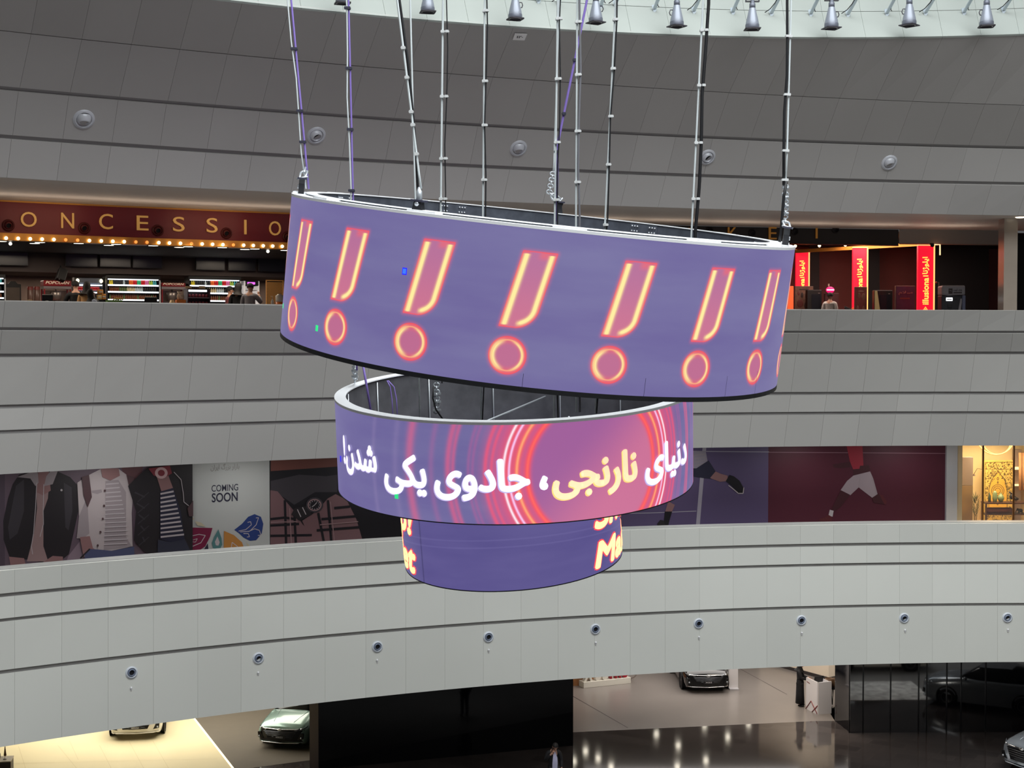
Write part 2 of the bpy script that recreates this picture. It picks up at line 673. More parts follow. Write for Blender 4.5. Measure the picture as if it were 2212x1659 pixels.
def pic_top(th, z):
    R = 4.52
    P = math.radians(20)
    ph = E.op('WRAP', th + math.radians(5.5), P / 2, -P / 2)
    u = ph * R                              # metres from the dot's centre
    bg = cmix(noise_fac(0.35, 0, 1), PURPLE_A, PURPLE_B)
    # dot
    dv = z + 0.73
    dr = elen(u, dv)
    sd = dr - 0.292
    nx = eabs(u) / emax(dr, 0.01)
    c = cmix(gauss(sd - 0.01, 0.028) * 0.22, bg, rgb(235, 90, 120))
    fill = sstep(0.004, -0.008, sd)
    c = cmix(fill * 0.82, c, rgb(200, 104, 138))
    c = cmix(fill * sstep(-0.15, -0.03, sd) * 0.62, c, rgb(250, 96, 92))
    c = cmix(gauss(sd + 0.006, 0.010) * 0.8, c, rgb(244, 74, 84))
    left = E.op('LESS_THAN', u, 0.0)
    c = cmix(gauss(sd + 0.064, 0.020 + left * 0.014) * sstep(0.05, 0.85, nx), c, rgb(255, 240, 160))
    c = cmix(gauss(sd + 0.056, 0.011) * 0.7, c, rgb(255, 190, 128))
    # slanted bar
    up = u - (z + 0.285) * 0.22 - 0.085
    px, py = up, z - 0.29
    bx, by = 0.265, 0.59
    rc = sstep(-0.02, 0.02, px) * sstep(0.02, -0.02, py) * 0.27 + 0.02
    qx = eabs(px) - bx + rc
    qy = eabs(py) - by + rc
    sb = elen(emax(qx, 0.0), emax(qy, 0.0)) + emin(emax(qx, qy), 0.0) - rc
    c = cmix(gauss(sb - 0.01, 0.028) * 0.22, c, rgb(235, 90, 120))
    fb = sstep(0.004, -0.008, sb)
    c = cmix(fb * 0.85, c, cmix(sstep(-0.6, 0.6, py), rgb(214, 114, 140), rgb(190, 110, 150)))
    q2 = py * -1.0 - by + rc                 # the line open towards the top
    sb2 = elen(emax(qx, 0.0), emax(q2, 0.0)) + emin(emax(qx, q2), 0.0) - rc
    right = sstep(-0.05, 0.07, px)
    inside = sstep(by - 0.035, by - 0.055, py) * sstep(-by + 0.02, -by + 0.05, py + right * 2.0)
    lr = px + bx - 0.074                     # distance from the left line
    rr = sb2 + 0.074
    leftw = E.op('LESS_THAN', px, 0.0)
    c = cmix(fb * sstep(-0.16, -0.05, sb) * emax(leftw * sstep(0.09, 0.0, lr), right) * 0.5, c, rgb(250, 98, 92))
    c = cmix(gauss(sb + 0.006, 0.010) * 0.8, c, rgb(246, 80, 92))
    c = cmix(emin(gauss(lr, 0.040) * leftw * inside * 1.3, 1.0), c, rgb(255, 236, 158))
    c = cmix(emin(gauss(rr, 0.036) * right * inside * 1.3, 1.0), c, rgb(255, 236, 158))
    return c


def pic_mid(th, z):
    R = 3.2414
    u = (th - math.radians(24.5)) * R
    r = elen(u, z + 0.02)
    base = cmix(noise_fac(0.5, 0, 1), rgb(104, 95, 152), rgb(114, 108, 158))
    inner = cmix(sstep(-0.9, 0.9, u - z), rgb(158, 92, 152), rgb(203, 112, 150))
    glow = sstep(2.15, 1.55, r)
    c = cmix(glow, base, rgb(196, 88, 138))
    c = cmix(sstep(1.30, 1.10, r), c, inner)
    for rad, wd, al, colr in ((4.05, .05, .18, (160, 140, 185)), (3.52, .06, .18, (160, 140, 185)), (3.22, .075, .7, (206, 100, 140)),
                              (2.80, .05, .45, (160, 100, 155)), (2.50, .05, .7, (214, 92, 134)), (2.41, .035, .6, (214, 92, 134)),
                              (2.15, .03, .5, (170, 92, 150)), (2.08, .03, .5, (170, 92, 150)), (1.87, .035, .75, (236, 84, 118)),
                              (1.77, .028, .7, (236, 84, 118)), (1.52, .12, .8, (240, 82, 100)), (1.36, .05, .9, (250, 92, 84)), (1.19, .055, .95, (252, 78, 82)),
                              (1.36, .022, .85, (255, 172, 120)), (1.19, .02, .6, (255, 110, 100))):
        c = cmix(gauss(r - rad, wd) * al, c, rgb(*colr))
    c = cmix(gauss(r - 1.575, .02), c, rgb(255, 232, 244))
    c = cmix(gauss(r - 1.485, .019), c, rgb(250, 196, 240))
    return c


def pic_low(th, z):
    c = cmix(noise_fac(0.6, 0, 1), rgb(82, 74, 134), rgb(92, 84, 142))
    c = cmix(gauss(th + math.radians(52.5), 0.010) * 0.7, c, rgb(52, 46, 96))
    c = cmix(gauss(z - 0.05 + 0.1 * th * th, 0.012) * 0.25, c, rgb(120, 112, 170))
    c = cmix(gauss(z + 0.08 + 0.1 * th * th, 0.012) * 0.25, c, rgb(120, 112, 170))
    return c


screen_material('led_exclamation', pic_top)
screen_material('led_circles', pic_mid)
screen_material('led_plain', pic_low)
mat('rim_white', (250, 252, 255), 0.35)
mat('frame_black', (24, 25, 29), 0.5, noise=0.25, nscale=6)
mat('frame_steel', (96, 101, 112), 0.4, metal=0.2, noise=0.3, nscale=5)
mat('inner_cloth', (88, 88, 93), 0.6, noise=0.35, nscale=3.0)
mat('bolt_light', (206, 210, 216), 0.35, metal=0.6)
mat('steel_light', (196, 202, 208), 0.35, metal=0.5)
mat('module_blue', (40, 60, 220), emit=(60, 120, 250), strength=1.0)
mat('module_blue_edge', (20, 20, 220), emit=(40, 30, 250), strength=1.0)
mat('module_green', (40, 200, 110), emit=(50, 214, 130), strength=1.0)
mat('module_seam', (40, 38, 60), 0.7)
mat('letter_white', (240, 240, 250), emit=(240, 236, 250), strength=1.0)
mat('letter_shade', (150, 140, 190), emit=(176, 164, 204), strength=1.0)
mat('letter_orange', (255, 214, 160), emit=(255, 214, 176), strength=1.0)
mat('letter_orange_shade', (220, 190, 110), emit=(226, 190, 120), strength=1.0)
mat('letter_cream', (255, 240, 170), emit=(255, 240, 172), strength=1.0)
mat('letter_red', (250, 70, 80), emit=(246, 66, 80), strength=1.0)


def bold(mb, me, R, th0, v0, mt, off, rad, n=8, n_cut=0.12):
    """heavier letters: the same outline laid down again a little way round each point"""
    for i in range(n):
        a = 2 * PI * i / n
        bend(mb, me, R, th0 + math.degrees(rad * math.cos(a) / R), v0 + rad * math.sin(a), mt, off, n_cut)
    bend(mb, me, R, th0, v0, mt, off, n_cut)


def bend(mb, me, R, th0, v0, mt, off=0.012, n_cut=0.12):
    """wrap a flat text mesh round the screen: x -> angle"""
    bm = bmesh.new(); bm.from_mesh(me)
    x0, x1 = min(v.co.x for v in bm.verts), max(v.co.x for v in bm.verts)
    k = 1
    while x0 + k * n_cut < x1:               # cut into narrow upright strips so the letters follow the curve
        bmesh.ops.bisect_plane(bm, geom=list(bm.verts) + list(bm.edges) + list(bm.faces), dist=1e-6, plane_co=(x0 + k * n_cut, 0, 0), plane_no=(1, 0, 0))
        k += 1
    bmesh.ops.triangulate(bm, faces=bm.faces)
    for i, v in enumerate(bm.verts): v.index = i
    vs = []
    for v in bm.verts:
        t = math.radians(th0) + v.co.x / R
        r = R + off - v.co.y
        vs.append((r * math.sin(t), -r * math.cos(t), v0 + v.co.z))
    mb.add(vs, [[v.index for v in f.verts] for f in bm.faces], mt)
    bm.free()


def ring_screen(key, name, label, screen_mt, thick=0.30, extra=None, trim=.018):
    x, y, zz, R, H, tx, ty = RINGS[key]
    root = thing(name, label, 'LED screen')
    root.location = (x, y, zz + EYE)
    root.rotation_euler = ring_matrix(tx, ty).to_euler()
    n = 120
    s = MB(); s.lathe([(R, -H / 2 + trim), (R, H / 2 - .045)], screen_mt, n)
    if extra: extra(s, R, H)
    s.build('screen', root)
    s = MB(); s.lathe([(R + .006, H / 2 - .045), (R + .006, H / 2), (R - thick, H / 2), (R - thick, H / 2 - .02), (R - .01, H / 2 - .045), (R + .006, H / 2 - .045)], 'rim_white', n, smooth=False)
    tag(s.build('top_rim', root), label='white top rim')
    s = MB(); s.lathe([(R + .002, -H / 2 + trim), (R + .004, -H / 2), (R - thick, -H / 2), (R - thick, -H / 2 + trim), (R + .002, -H / 2 + trim)], 'frame_black', n, smooth=False)
    s.build('bottom_trim', root)
    return root, R, H


def mods_top(s, R, H):
    for th, v, a, b, m, m2 in ((-28.2, .339, .085, .11, 'module_blue', 'module_blue_edge'), (-51.9, -.824, .075, .10, 'module_green', 'module_green'), (-76.5, -.70, .07, .10, 'module_green', 'module_green')):
        for k, mm, o in ((1.0, m2, .006), (.72, m, .010)):
            pts = []
            for du, dv in ((-1, -1), (1, -1), (1, 1), (-1, 1)):
                t = math.radians(th) + du * a * k / 2 / R
                pts.append(((R + o) * math.sin(t), -(R + o) * math.cos(t), v + dv * b * k / 2))
            s.quad(*pts, mm)
    for th, v0, v1 in ((-2.0, -1.22, -0.98), (22.6, -1.22, -.9), (44.0, -1.2, -.85), (56, -1.2, -.8)):
        t = math.radians(th); d = .003 / R
        s.quad(*[((R + .004) * math.sin(q), -(R + .004) * math.cos(q), v) for q, v in ((t - d, v0), (t + d, v0), (t + d, v1), (t - d, v1))], 'module_seam')


ring, R, H = ring_screen('top', 'ring_screen', 'largest and topmost tilted ring screen showing orange exclamation marks on purple', 'led_exclamation', 0.34, mods_top, .075)
s = MB(); s.lathe([(R - .30, H / 2 - .03), (R - .30, -H / 2 + .03)], 'frame_black', 96); s.build('back_lining', ring)
s = MB()
s.lathe([(R - .42, H / 2 + .03), (R - .30, H / 2 + .03), (R - .30, H / 2 - .24), (R - .42, H / 2 - .24), (R - .42, H / 2 + .03)], 'frame_steel', 96, smooth=False)
s.build('channel_beam', ring)
s = MB(); s.lathe([(R - .44, H / 2 + .035), (R - .24, H / 2 + .035), (R - .24, H / 2 + .02), (R - .44, H / 2 + .02), (R - .44, H / 2 + .035)], 'rim_white', 96, smooth=False)
s.build('beam_flange', ring)
for th in (148, 206, -112, 97):           # bolted joint plates of the channel
    t = math.radians(th)
    M = Matrix.Rotation(t, 4, 'Z')
    rr = R - .425
    s = MB()
    s.box(M @ Vector((0, -rr + .012, H / 2 - .10)), (.62, .03, .20), 'frame_steel', M.to_3x3())
    p = s.build('joint_plate', ring)
    for sx in (-.26, -.20, -.14, .14, .20, .26):
        for sz in (-.05, .05):
            s = MB()
            s.ball(M @ Vector((sx, -rr + .035, H / 2 - .10 + sz)), .02, 'bolt_light', 6, 4)
            s.build('bolt', p)
for k in range(12):
    t = math.radians(k * 30 + 4)
    s = MB()
    s.box((math.sin(t) * (R - .15), -math.cos(t) * (R - .15), H / 2 + .015), (.5, .26, .03), 'rim_white', Matrix.Rotation(t, 3, 'Z'))
    s.build('rim_joint_plate', ring)


def mods_mid(s, R, H):
    for body, a0, a1, z0, z1, mf, ms in (
            ("ﺎﯿﻧﺩ".replace("ﺎﯿﻧﺩ", "ﯼﺎﯿﻧﺩ"), 41.6, 67.0, -.46, .24, 'letter_white', 'letter_shade'),
            ("ﯽﺠﻧﺭﺎﻧ", 10.6, 38.6, -.47, .26, 'letter_orange', 'letter_orange_shade'),
            ("ﯼﻭﺩﺎﺟ", -24.0, 4.4, -.46, .26, 'letter_white', 'letter_shade'),
            ("ﯽﮑﯾ", -42.2, -26.2, -.46, .27, 'letter_white', 'letter_shade'),
            ("!ﻥﺪﺷ", -66.5, -45.0, -.33, .34, 'letter_white', 'letter_shade')):
        me = text_mesh(body, 1.0, 0.0, width=math.radians(a1 - a0) * R - .06, height=z1 - z0 - .06)
        bold(s, me, R, (a0 + a1) / 2 - .35, (z0 + z1) / 2 - .018, ms, .008, .024)
        bold(s, me, R, (a0 + a1) / 2, (z0 + z1) / 2, mf, .016, .024)
        bpy.data.meshes.remove(me)
    me = text_mesh("،", 1.0, 0.0, width=.10, height=.20)
    bold(s, me, R, 8.1, -.16, 'letter_white', .016, .022)
    for th, v, m in ((-37.4, -.47, 'module_green'), (-70.5, -.146, 'module_blue_edge')):
        pts = []
        for du, dv in ((-1, -1), (1, -1), (1, 1), (-1, 1)):
            t = math.radians(th) + du * .04 / R
            pts.append(((R + .012) * math.sin(t), -(R + .012) * math.cos(t), v + dv * .055))
        s.quad(*pts, m)


ring2, R2, H2 = ring_screen('mid', 'ring_screen', 'middle ring screen with a line of white and orange letters over pink circles', 'led_circles', 0.20, mods_mid)
s = MB(); s.lathe([(R2 - .16, H2 / 2 - .03), (R2 - .16, -H2 / 2 + .03)], 'inner_cloth', 96); s.build('back_lining', ring2)
for k in range(14):
    t = math.radians(k * 360 / 14 + 8)
    s = MB()
    s.tube([((R2 - .18) * math.sin(t), -(R2 - .18) * math.cos(t), z) for z in (-H2 / 2 + .05, H2 / 2 - .06)], .014, 'steel_light', 6)
    s.build('upright_rod', ring2)
for a, b, z0, z1 in ((-70, 78, -.06, -.02), (-14, 168, .70, .2)):
    s = MB()
    ta, tb = math.radians(a), math.radians(b)
    p0 = Vector(((R2 - .2) * math.sin(ta), -(R2 - .2) * math.cos(ta), z0)); p1 = Vector(((R2 - .2) * math.sin(tb), -(R2 - .2) * math.cos(tb), z1))
    s.tube([p0, p1], .018, 'steel_light', 6)
    s.build('tie_rod', ring2)
s = MB()
p0 = rpt('mid', 0, 0)  # turnbuckle on the long tie rod
ta, tb = math.radians(-70), math.radians(78)
q0 = Vector(((R2 - .2) * math.sin(ta), -(R2 - .2) * math.cos(ta), -.06)); q1 = Vector(((R2 - .2) * math.sin(tb), -(R2 - .2) * math.cos(tb), -.02))
d = (q1 - q0)
s.tube([q0 + d * .02, q0 + d * .04, q0 + d * .10, q0 + d * .12], [.015, .045, .045, .015], 'steel_light', 8)
for k in range(5):
    s.ball(q0 + d * (.135 + .013 * k), .035, 'steel_light', 8, 5)
s.build('turnbuckle', ring2)


s = MB()
s.lathe([(1.86, -.22), (1.94, -.22), (1.94, -.30), (1.86, -.30), (1.86, -.22)], 'frame_steel', 48, smooth=False)
for th in (20, 140, 260):
    t = math.radians(th)
    s.tube([(1.88 * math.sin(t), -1.88 * math.cos(t), -.26), ((R2 - .16) * math.sin(t), -(R2 - .16) * math.cos(t), -.26)], .035, 'frame_steel', 8)
s.build('spreader_ring', ring2)


def words_low(s, R, H):
    for body, a0, wdt, z0, z1 in (("Snapp!", 46.0, 2.75, -.24, .42), ("Market", 44.5, 2.75, -.80, -.27),
                                  ("Snapp!", -57.0 - math.degrees(2.75 / R), 2.75, -.24, .50), ("Market", -57.6 - math.degrees(2.75 / R), 2.75, -.80, -.19)):
        me = text_mesh(body, 1.0, 0.0, shear=.22, width=wdt - .12, height=z1 - z0 - .12)
        mid = a0 + math.degrees(wdt / 2 / R)
        bold(s, me, R, mid, (z0 + z1) / 2, 'letter_red', .008, .058, 8, .06)
        bold(s, me, R, mid, (z0 + z1) / 2, 'letter_cream', .016, .034, 8, .06)


ring3, R3, H3 = ring_screen('low', 'ring_screen', 'smallest and lowest ring screen, deep purple with glowing yellow letters at both sides', 'led_plain', 0.2, words_low)
s = MB(); s.lathe([(R3 - .16, H3 / 2 - .03), (R3 - .16, -H3 / 2 + .03)], 'inner_cloth', 72); s.build('back_lining', ring3)

for th in (20, 140, 260):
    t = math.radians(th)
    s = MB(); s.tube([((R3 - .1) * math.sin(t), -(R3 - .1) * math.cos(t), H3 / 2 - .02), ((R3 - .1) * math.sin(t), -(R3 - .1) * math.cos(t), H3 / 2 + .55)], .018, 'steel_light', 6)
    s.build('hanger_rod', ring3)
# ================================================================== SUSPENSION LINES OF THE RINGS
mat('rope_silver', (214, 222, 224), 0.4)
mat('rope_violet', (140, 118, 200), 0.5)
mat('cable_black', (22, 22, 26), 0.5)
mat('cable_grey', (112, 112, 118), 0.5)
mat('clamp_light', (214, 216, 216), 0.4)
mat('clamp_dark', (58, 58, 74), 0.5)


def px_line(pts, d, top_h=34.0):
    """straight suspension line through pixels of the photo on the upright plane at distance d, carried on up to the roof"""
    P = [at_d(x, y, d) for x, y in pts]
    a, b = P[1], P[0]
    dirn = (b - a)
    t = (top_h - b.z) / dirn.z
    return [b + dirn * t] + P


def at_path(P, z):
    for a, b in zip(P, P[1:]):
        if b.z <= z <= a.z or a.z <= z <= b.z:
            t = (z - a.z) / (b.z - a.z) if abs(b.z - a.z) > 1e-6 else 0
            return a + (b - a) * t
    return P[-1]


def chain_links(mb, p0, p1, mt, n, r=0.045, w=0.011):
    d = (p1 - p0) / n
    u = d.normalized()
    a = u.cross(Vector((0, 1, 0))).normalized(); b = u.cross(a).normalized()
    for k in range(n):
        c = p0 + d * (k + .5)
        s = a if k % 2 == 0 else b
        pts = [c + u * (d.length * .62) * math.cos(q) + s * r * math.sin(q) for q in [2 * PI * i / 10 for i in range(11)]]
        mb.tube(pts, w, mt, 6, cap=False)


def suspension(label, pts, d, rope='rope_silver', r=.017, cable=None, cable_dx=.10, cable_r=.015, clamps=(), clamp_mt='clamp_light', chain=None, top_h=34.0):
    P = px_line(pts, d, top_h)
    base = P[-1].copy()
    root = thing('suspension_cable', label, 'cable', base, 0, 'lines the ring screens hang from')
    L = [p - base for p in P]
    s = MB(); s.tube(L, r, rope, 8); s.build('steel_rope' if rope != 'rope_violet' else 'violet_rope', root)
    if cable:
        s = MB()
        pp = []
        zs = L[0].z
        n = 26
        for i in range(n + 1):
            z = L[0].z * (1 - i / n)
            q = at_path(L, z)
            wob = .018 * math.sin(i * 1.9 + base.x * 3)
            pp.append(q + Vector((cable_dx + wob, -.03, 0)))
        s.tube(pp, cable_r, cable, 6); s.build('power_cable', root)
    for y in clamps:
        x_mid = pts[0][0] + (pts[1][0] - pts[0][0]) * (y - pts[0][1]) / (pts[1][1] - pts[0][1])
        c = at_d(x_mid, y, d) - base
        s = MB()
        wid = abs(cable_dx) + .07 if cable else .075
        cx = cable_dx / 2 if cable else 0
        s.box(c + Vector((cx, -.012, 0)), (wid, .07, .022), clamp_mt)
        s.box(c + Vector((0, -.012, 0)), (.06, .085, .045), clamp_mt)
        if cable:
            s.box(c + Vector((cable_dx, -.035, 0)), (.055, .075, .04), clamp_mt)
        s.build('clamp', root)
    return root, base


def ys(a, b, st, off=0):
    return list(range(a + off, b, st))


mat('bracket_black', (30, 31, 36), 0.45)


def hoist_bracket(key, th, r, label, tall=.30):
    """forked steel bracket standing on a ring's rim, with its pin"""
    p = rpt(key, th, RINGS[key][4] / 2, r)
    x, y, zz, R, H, tx, ty = RINGS[key]
    root = thing('hoist_bracket', label, 'bracket', p)
    root.rotation_euler = (ring_matrix(tx, ty) @ Matrix.Rotation(math.radians(th), 3, 'Z')).to_euler()
    s = MB()
    s.prism([(-.10, -.02), (.10, -.02), (.075, .10), (.06, .18), (.085, tall), (-.085, tall), (-.06, .18), (-.075, .10)], 'bracket_black', Matrix.Translation((0, -.05, 0)), .10)
    s.box((0, 0, tall + .01), (.22, .16, .03), 'clamp_dark')
    s.build('fork_plate', root)
    s = MB(); s.lathe([(0, .02), (.035, .02), (.035, -.02)], 'bolt_light', 12, Matrix.Translation((0, -.055, .12)) @ Matrix.Rotation(PI / 2, 4, 'X'))
    s.build('pin', root)
    return root, p + (root.rotation_euler.to_matrix() @ Vector((0, 0, tall + .02)))


# 1  violet pair at the left end of the top ring
b1, t1 = hoist_bracket('top', -83.5, 4.36, 'black hoist bracket at the far left end of the top ring, holding the violet ropes', .26)
suspension('violet suspension rope at the far left end of the top ring, above a shackle', [(629, 0), (661, 345), (667, 408)], 26.0, 'rope_violet', .018, 'rope_silver', -.055, .014, (106, 240, 307), 'clamp_dark')
# shackle and hook of that line
def shackle(label, p_top, p_bot, mt='steel_light'):
    root = thing('shackle', label, 'shackle', p_bot)
    L0, L1 = p_top - p_bot, Vector((0, 0, 0))
    s = MB()
    h = L0.length
    u = L0.normalized(); a = u.cross(Vector((0, 1, 0))).normalized()
    pts = [L1 - a * .05, L1 - a * .06 + u * h * .4] + [L1 + u * h * .55 + a * .06 * math.cos(q) + u * .07 * math.sin(q) for q in (PI, PI * .75, PI / 2, PI / 4, 0)] + [L1 + a * .06 + u * h * .4, L1 + a * .05]
    s.tube(pts, .02, mt, 8)
    s.build('bow', root)
    s = MB(); s.tube([L1 - a * .10, L1 + a * .10], .018, mt, 8); s.build('bolt', root)
    s = MB(); s.tube([L1 + u * h * .5, L0], .022, mt, 8); s.build('stem', root)
    return root


shackle('steel shackle between the violet rope and the far left bracket', at_d(660, 362, 26.0), t1)
# 2
suspension('nearly upright violet and silver rope, second line from the left', [(753, 0), (763, 437), (771, 800)], 25.0, 'rope_violet', .016, 'rope_silver', -.045, .014, (18, 148, 280, 412), 'clamp_dark')
# 3  rope with turnbuckle on the near rim
b3, t3 = hoist_bracket('top', -28.5, 4.26, 'black hoist bracket with a turnbuckle on the near rim of the top ring', .16)
d3 = t3.y
rt, bs = suspension('slanting silver rope with black cables ending in a turnbuckle on the near rim', [(858, 0), (905, 375), (910, 408)], d3, 'rope_silver', .017, None, .05, 0, (104, 168, 242, 270, 333))
s = MB(); s.tube([at_d(x, y, d3 + .06) - bs for x, y in ((820, -260), (863, 0), (882, 140), (891, 235), (898, 320), (902, 400), (906, 452))], .02, 'cable_black', 8); s.build('power_cable', rt)
s = MB()
e = t3 - bs
s.lathe([(0, .22), (.02, .22), (.035, .17), (.045, .16), (.05, .02), (.03, 0), (0, 0)], 'steel_light', 10, Matrix.Translation(e + Vector((0, 0, -.02))))
s.build('turnbuckle', rt)
# 4 .. 11  the lines that go down inside the ring to the lower rings
suspension('thin plain silver rope close right of the slanting rope', [(886, 0), (897, 430), (907, 903)], 24.0, 'rope_silver', .015)
rt, bs = suspension('silver rope with one thin black cable spaced off it, left of the ring centre', [(957, 0), (952, 462), (943, 828)], 24.0, 'rope_silver', .018, 'cable_black', .075, .011, (69, 209, 343, 430))
s = MB(); chain_links(s, Vector((0, 0, 0)), at_d(943, 893, 24.0) - bs, 'steel_light', 9, .05, .014); s.build('chain', rt)
for y in (850, 868, 886):
    s = MB(); s.box(at_d(944, y, 24.0) - bs, (.13, .08, .035), 'steel_light'); s.build('clamp', rt)
suspension('silver rope with a black cable just left of the ring centre', [(1047, 0), (1043, 475), (1039, 912)], 24.0, 'rope_silver', .016, 'cable_black', .035, .013, (24, 176, 271, 389))
suspension('silver rope in the middle with a dark cable and a violet line meeting it', [(1205, 0), (1198, 490), (1197, 905)], 24.0, 'rope_silver', .018, 'cable_black', .048, .013, (41, 171, 308, 432))
suspension('violet rope slanting from upper right down to the middle silver rope', [(1268, 0), (1205, 310), (1202, 478)], 24.4, 'rope_violet', .02, None, 0, 0, (130, 246, 328), 'clamp_dark')
suspension('pair of silver rope and bundled cables right of the middle', [(1247, 0), (1244, 497), (1245, 890)], 24.0, 'rope_silver', .017, 'cable_grey', .045, .020, (48, 162, 284, 394))
suspension('silver rope leaning left towards its foot, fourth line from the right end', [(1330, 0), (1306, 502), (1286, 893)], 24.0, 'rope_silver', .017, 'cable_black', .022, .014, (43, 149, 252, 356, 486))
suspension('thick black cable bundle with a silver rope right of the exclamation marks centre', [(1519, 0), (1493, 518), (1488, 700)], 24.0, 'rope_silver', .017, 'cable_black', .075, .030, (66, 185, 309, 430))
# 12  right end: rope, chain, shackle, bracket
b12, t12 = hoist_bracket('top', 84.5, 4.36, 'black hoist bracket at the far right end of the top ring under a chain', .30)
rt, bs = suspension('silver rope and black cable at the far right end, with a chain at its foot', [(1709, 0), (1700, 330), (1697, 400)], 26.0, 'rope_silver', .018, 'cable_black', -.06, .026, (79, 205, 326, 389))
s = MB(); chain_links(s, Vector((0, 0, 0)), at_d(1695, 472, 26.0) - bs, 'steel_light', 9, .055, .016); s.build('chain', rt)
for y in (406, 426, 445, 461):
    s = MB(); s.box(at_d(1697, y, 26.0) - bs, (.11, .08, .04), 'steel_light', bevel=.01); s.build('clamp', rt)
s = MB()
s.tube([at_d(1699, 392, 25.9) - bs, at_d(1693, 425, 25.9) - bs, at_d(1687, 500, 25.9) - bs, at_d(1683, 530, 25.9) - bs], .026, 'cable_black', 8)
s.build('power_cable', rt)
shackle('bow shackle linking the right chain to the far right bracket', at_d(1695, 472, 26.0), t12)
# 13  chain on the far rim
b13, t13 = hoist_bracket('top', 174.5, 4.30, 'small black hoist bracket on the far rim of the top ring, behind the middle ropes', .26)
d13 = t13.y
rt, bs = suspension('short chain line rising from the far rim beside the middle rope', [(1208, 0), (1197, 345), (1195, 372)], d13, 'rope_silver', .016, None, 0, 0, ())
s = MB(); chain_links(s, Vector((0, 0, 0)), at_d(1186, 418, d13) - bs, 'steel_light', 7, .06, .016); s.build('chain', rt)
shackle('steel shackle under the short chain on the far rim', at_d(1186, 416, d13), t13)
# chain and ropes between the top and the middle ring at the left
P0, P1 = at_d(766, 780, 26.0), rpt('mid', -108, RINGS['mid'][4] / 2, 3.15)
root = thing('hanging_chain', 'short clamped chain hanging from the top ring to the left rim of the middle ring', 'chain', P1)
s = MB(); chain_links(s, P0 - P1, Vector((0, 0, .05)), 'steel_light', 8, .045, .014); s.build('chain', root)
for t in (.35, .6):
    s = MB(); s.box((P0 - P1) * t, (.12, .09, .04), 'steel_light'); s.build('clamp', root)
s = MB()
v = MB()
P2, P3 = at_d(781, 770, 25.2), at_d(801, 887, 25.2)
s.tube([P2 - P3, Vector((0, 0, 0))], .02, 'rope_violet', 8)
tag(s.build('violet_rope', loc=P3), 'violet rope running down inside the left part of the middle ring', 'rope')
P4 = at_d(836, 822, 26.5)
s = MB()
for dx in (0, .07):
    s.tube([Vector((dx * .3, 0, 0)), Vector((.06 + dx, 0, -.12)), Vector((.09 + dx * 1.2, .02, -.35)), Vector((.11 + dx * 1.2, 0, -.70))], .011, 'rope_violet', 6)
tag(s.build('violet_rope', loc=P4), 'doubled violet cord looped over the far left inside of the middle ring', 'cord')
P5 = at_d(937, 835, 23.8)
s = MB(); s.tube([Vector((0, 0, 0)), at_d(935, 860, 23.8) - P5, at_d(942, 885, 23.8) - P5, at_d(961, 912, 23.8) - P5], .014, 'cable_black', 8)
tag(s.build('power_cable', loc=P5), 'black cable curving beside the chain inside the middle ring', 'cable')

# ================================================================== AIR NOZZLES, SENSORS AND THE PLATE ON THE FACING
mat('nozzle_grey', (214, 216, 222), 0.35, metal=0.1)
mat('nozzle_white', (214, 220, 228), 0.4)
mat('nozzle_inner', (120, 130, 150), 0.4)
mat('nozzle_hole', (18, 18, 24), 0.8)
mat('nozzle_red', (88, 30, 32), 0.45)
mat('nozzle_black', (36, 32, 33), 0.5)


def on_band(lo, hi, x, y):
    a, b = lv(lo, x), lv(hi, x)
    def py(p):
        q = p - Vector((0, 0, EYE))
        return CY - F_PX * (q.y * SP + q.z * CP) / (q.y * CP - q.z * SP)
    ya, yb = py(a), py(b)
    t = (y - ya) / (yb - ya)
    p = a + (b - a) * t
    n = (lv(lo, x + 20) - lv(lo, x - 20)).cross(b - a).normalized()
    if n.y > 0: n = -n
    return p, n


def nozzle(label, p, n, dia, aim, m_ring, m_ball, m_hole, group, deep=False):
    root = thing('air_nozzle', label, 'air vent', p, 0, group)
    up = Vector((0, 0, 1))
    xa = up.cross(n).normalized(); ya = n.cross(xa).normalized()
    M = Matrix((xa, ya, n)).transposed()
    root.rotation_euler = M.to_euler()
    R = dia / 2
    s = MB(); s.lathe([(R * .70, .0), (R * .72, .035), (R * .80, .045), (R * .82, .03), (R * .94, .03), (R, .0)], m_ring, 28)
    s.build('flange', root)
    T = Matrix.Rotation(aim[0], 4, 'X') @ Matrix.Rotation(aim[1], 4, 'Y')
    s = MB()
    rb = R * .70
    prof = [(rb * math.cos(q), rb * math.sin(q) - rb * .25) for q in [(-.15 + i * .125) for i in range(9)]]
    rh = prof[-1][0]
    prof += [(rh * .93, prof[-1][1] - .005), (rh * .86, prof[-1][1] - rb * .5)]
    s.lathe(prof, m_ball, 24, T)
    s.build('ball', root)
    s = MB(); z = prof[-1][1] + rb * .06
    s.lathe([(0, z), (rh * .86, z)], m_hole, 20, T)
    s.build('throat', root)
    return root


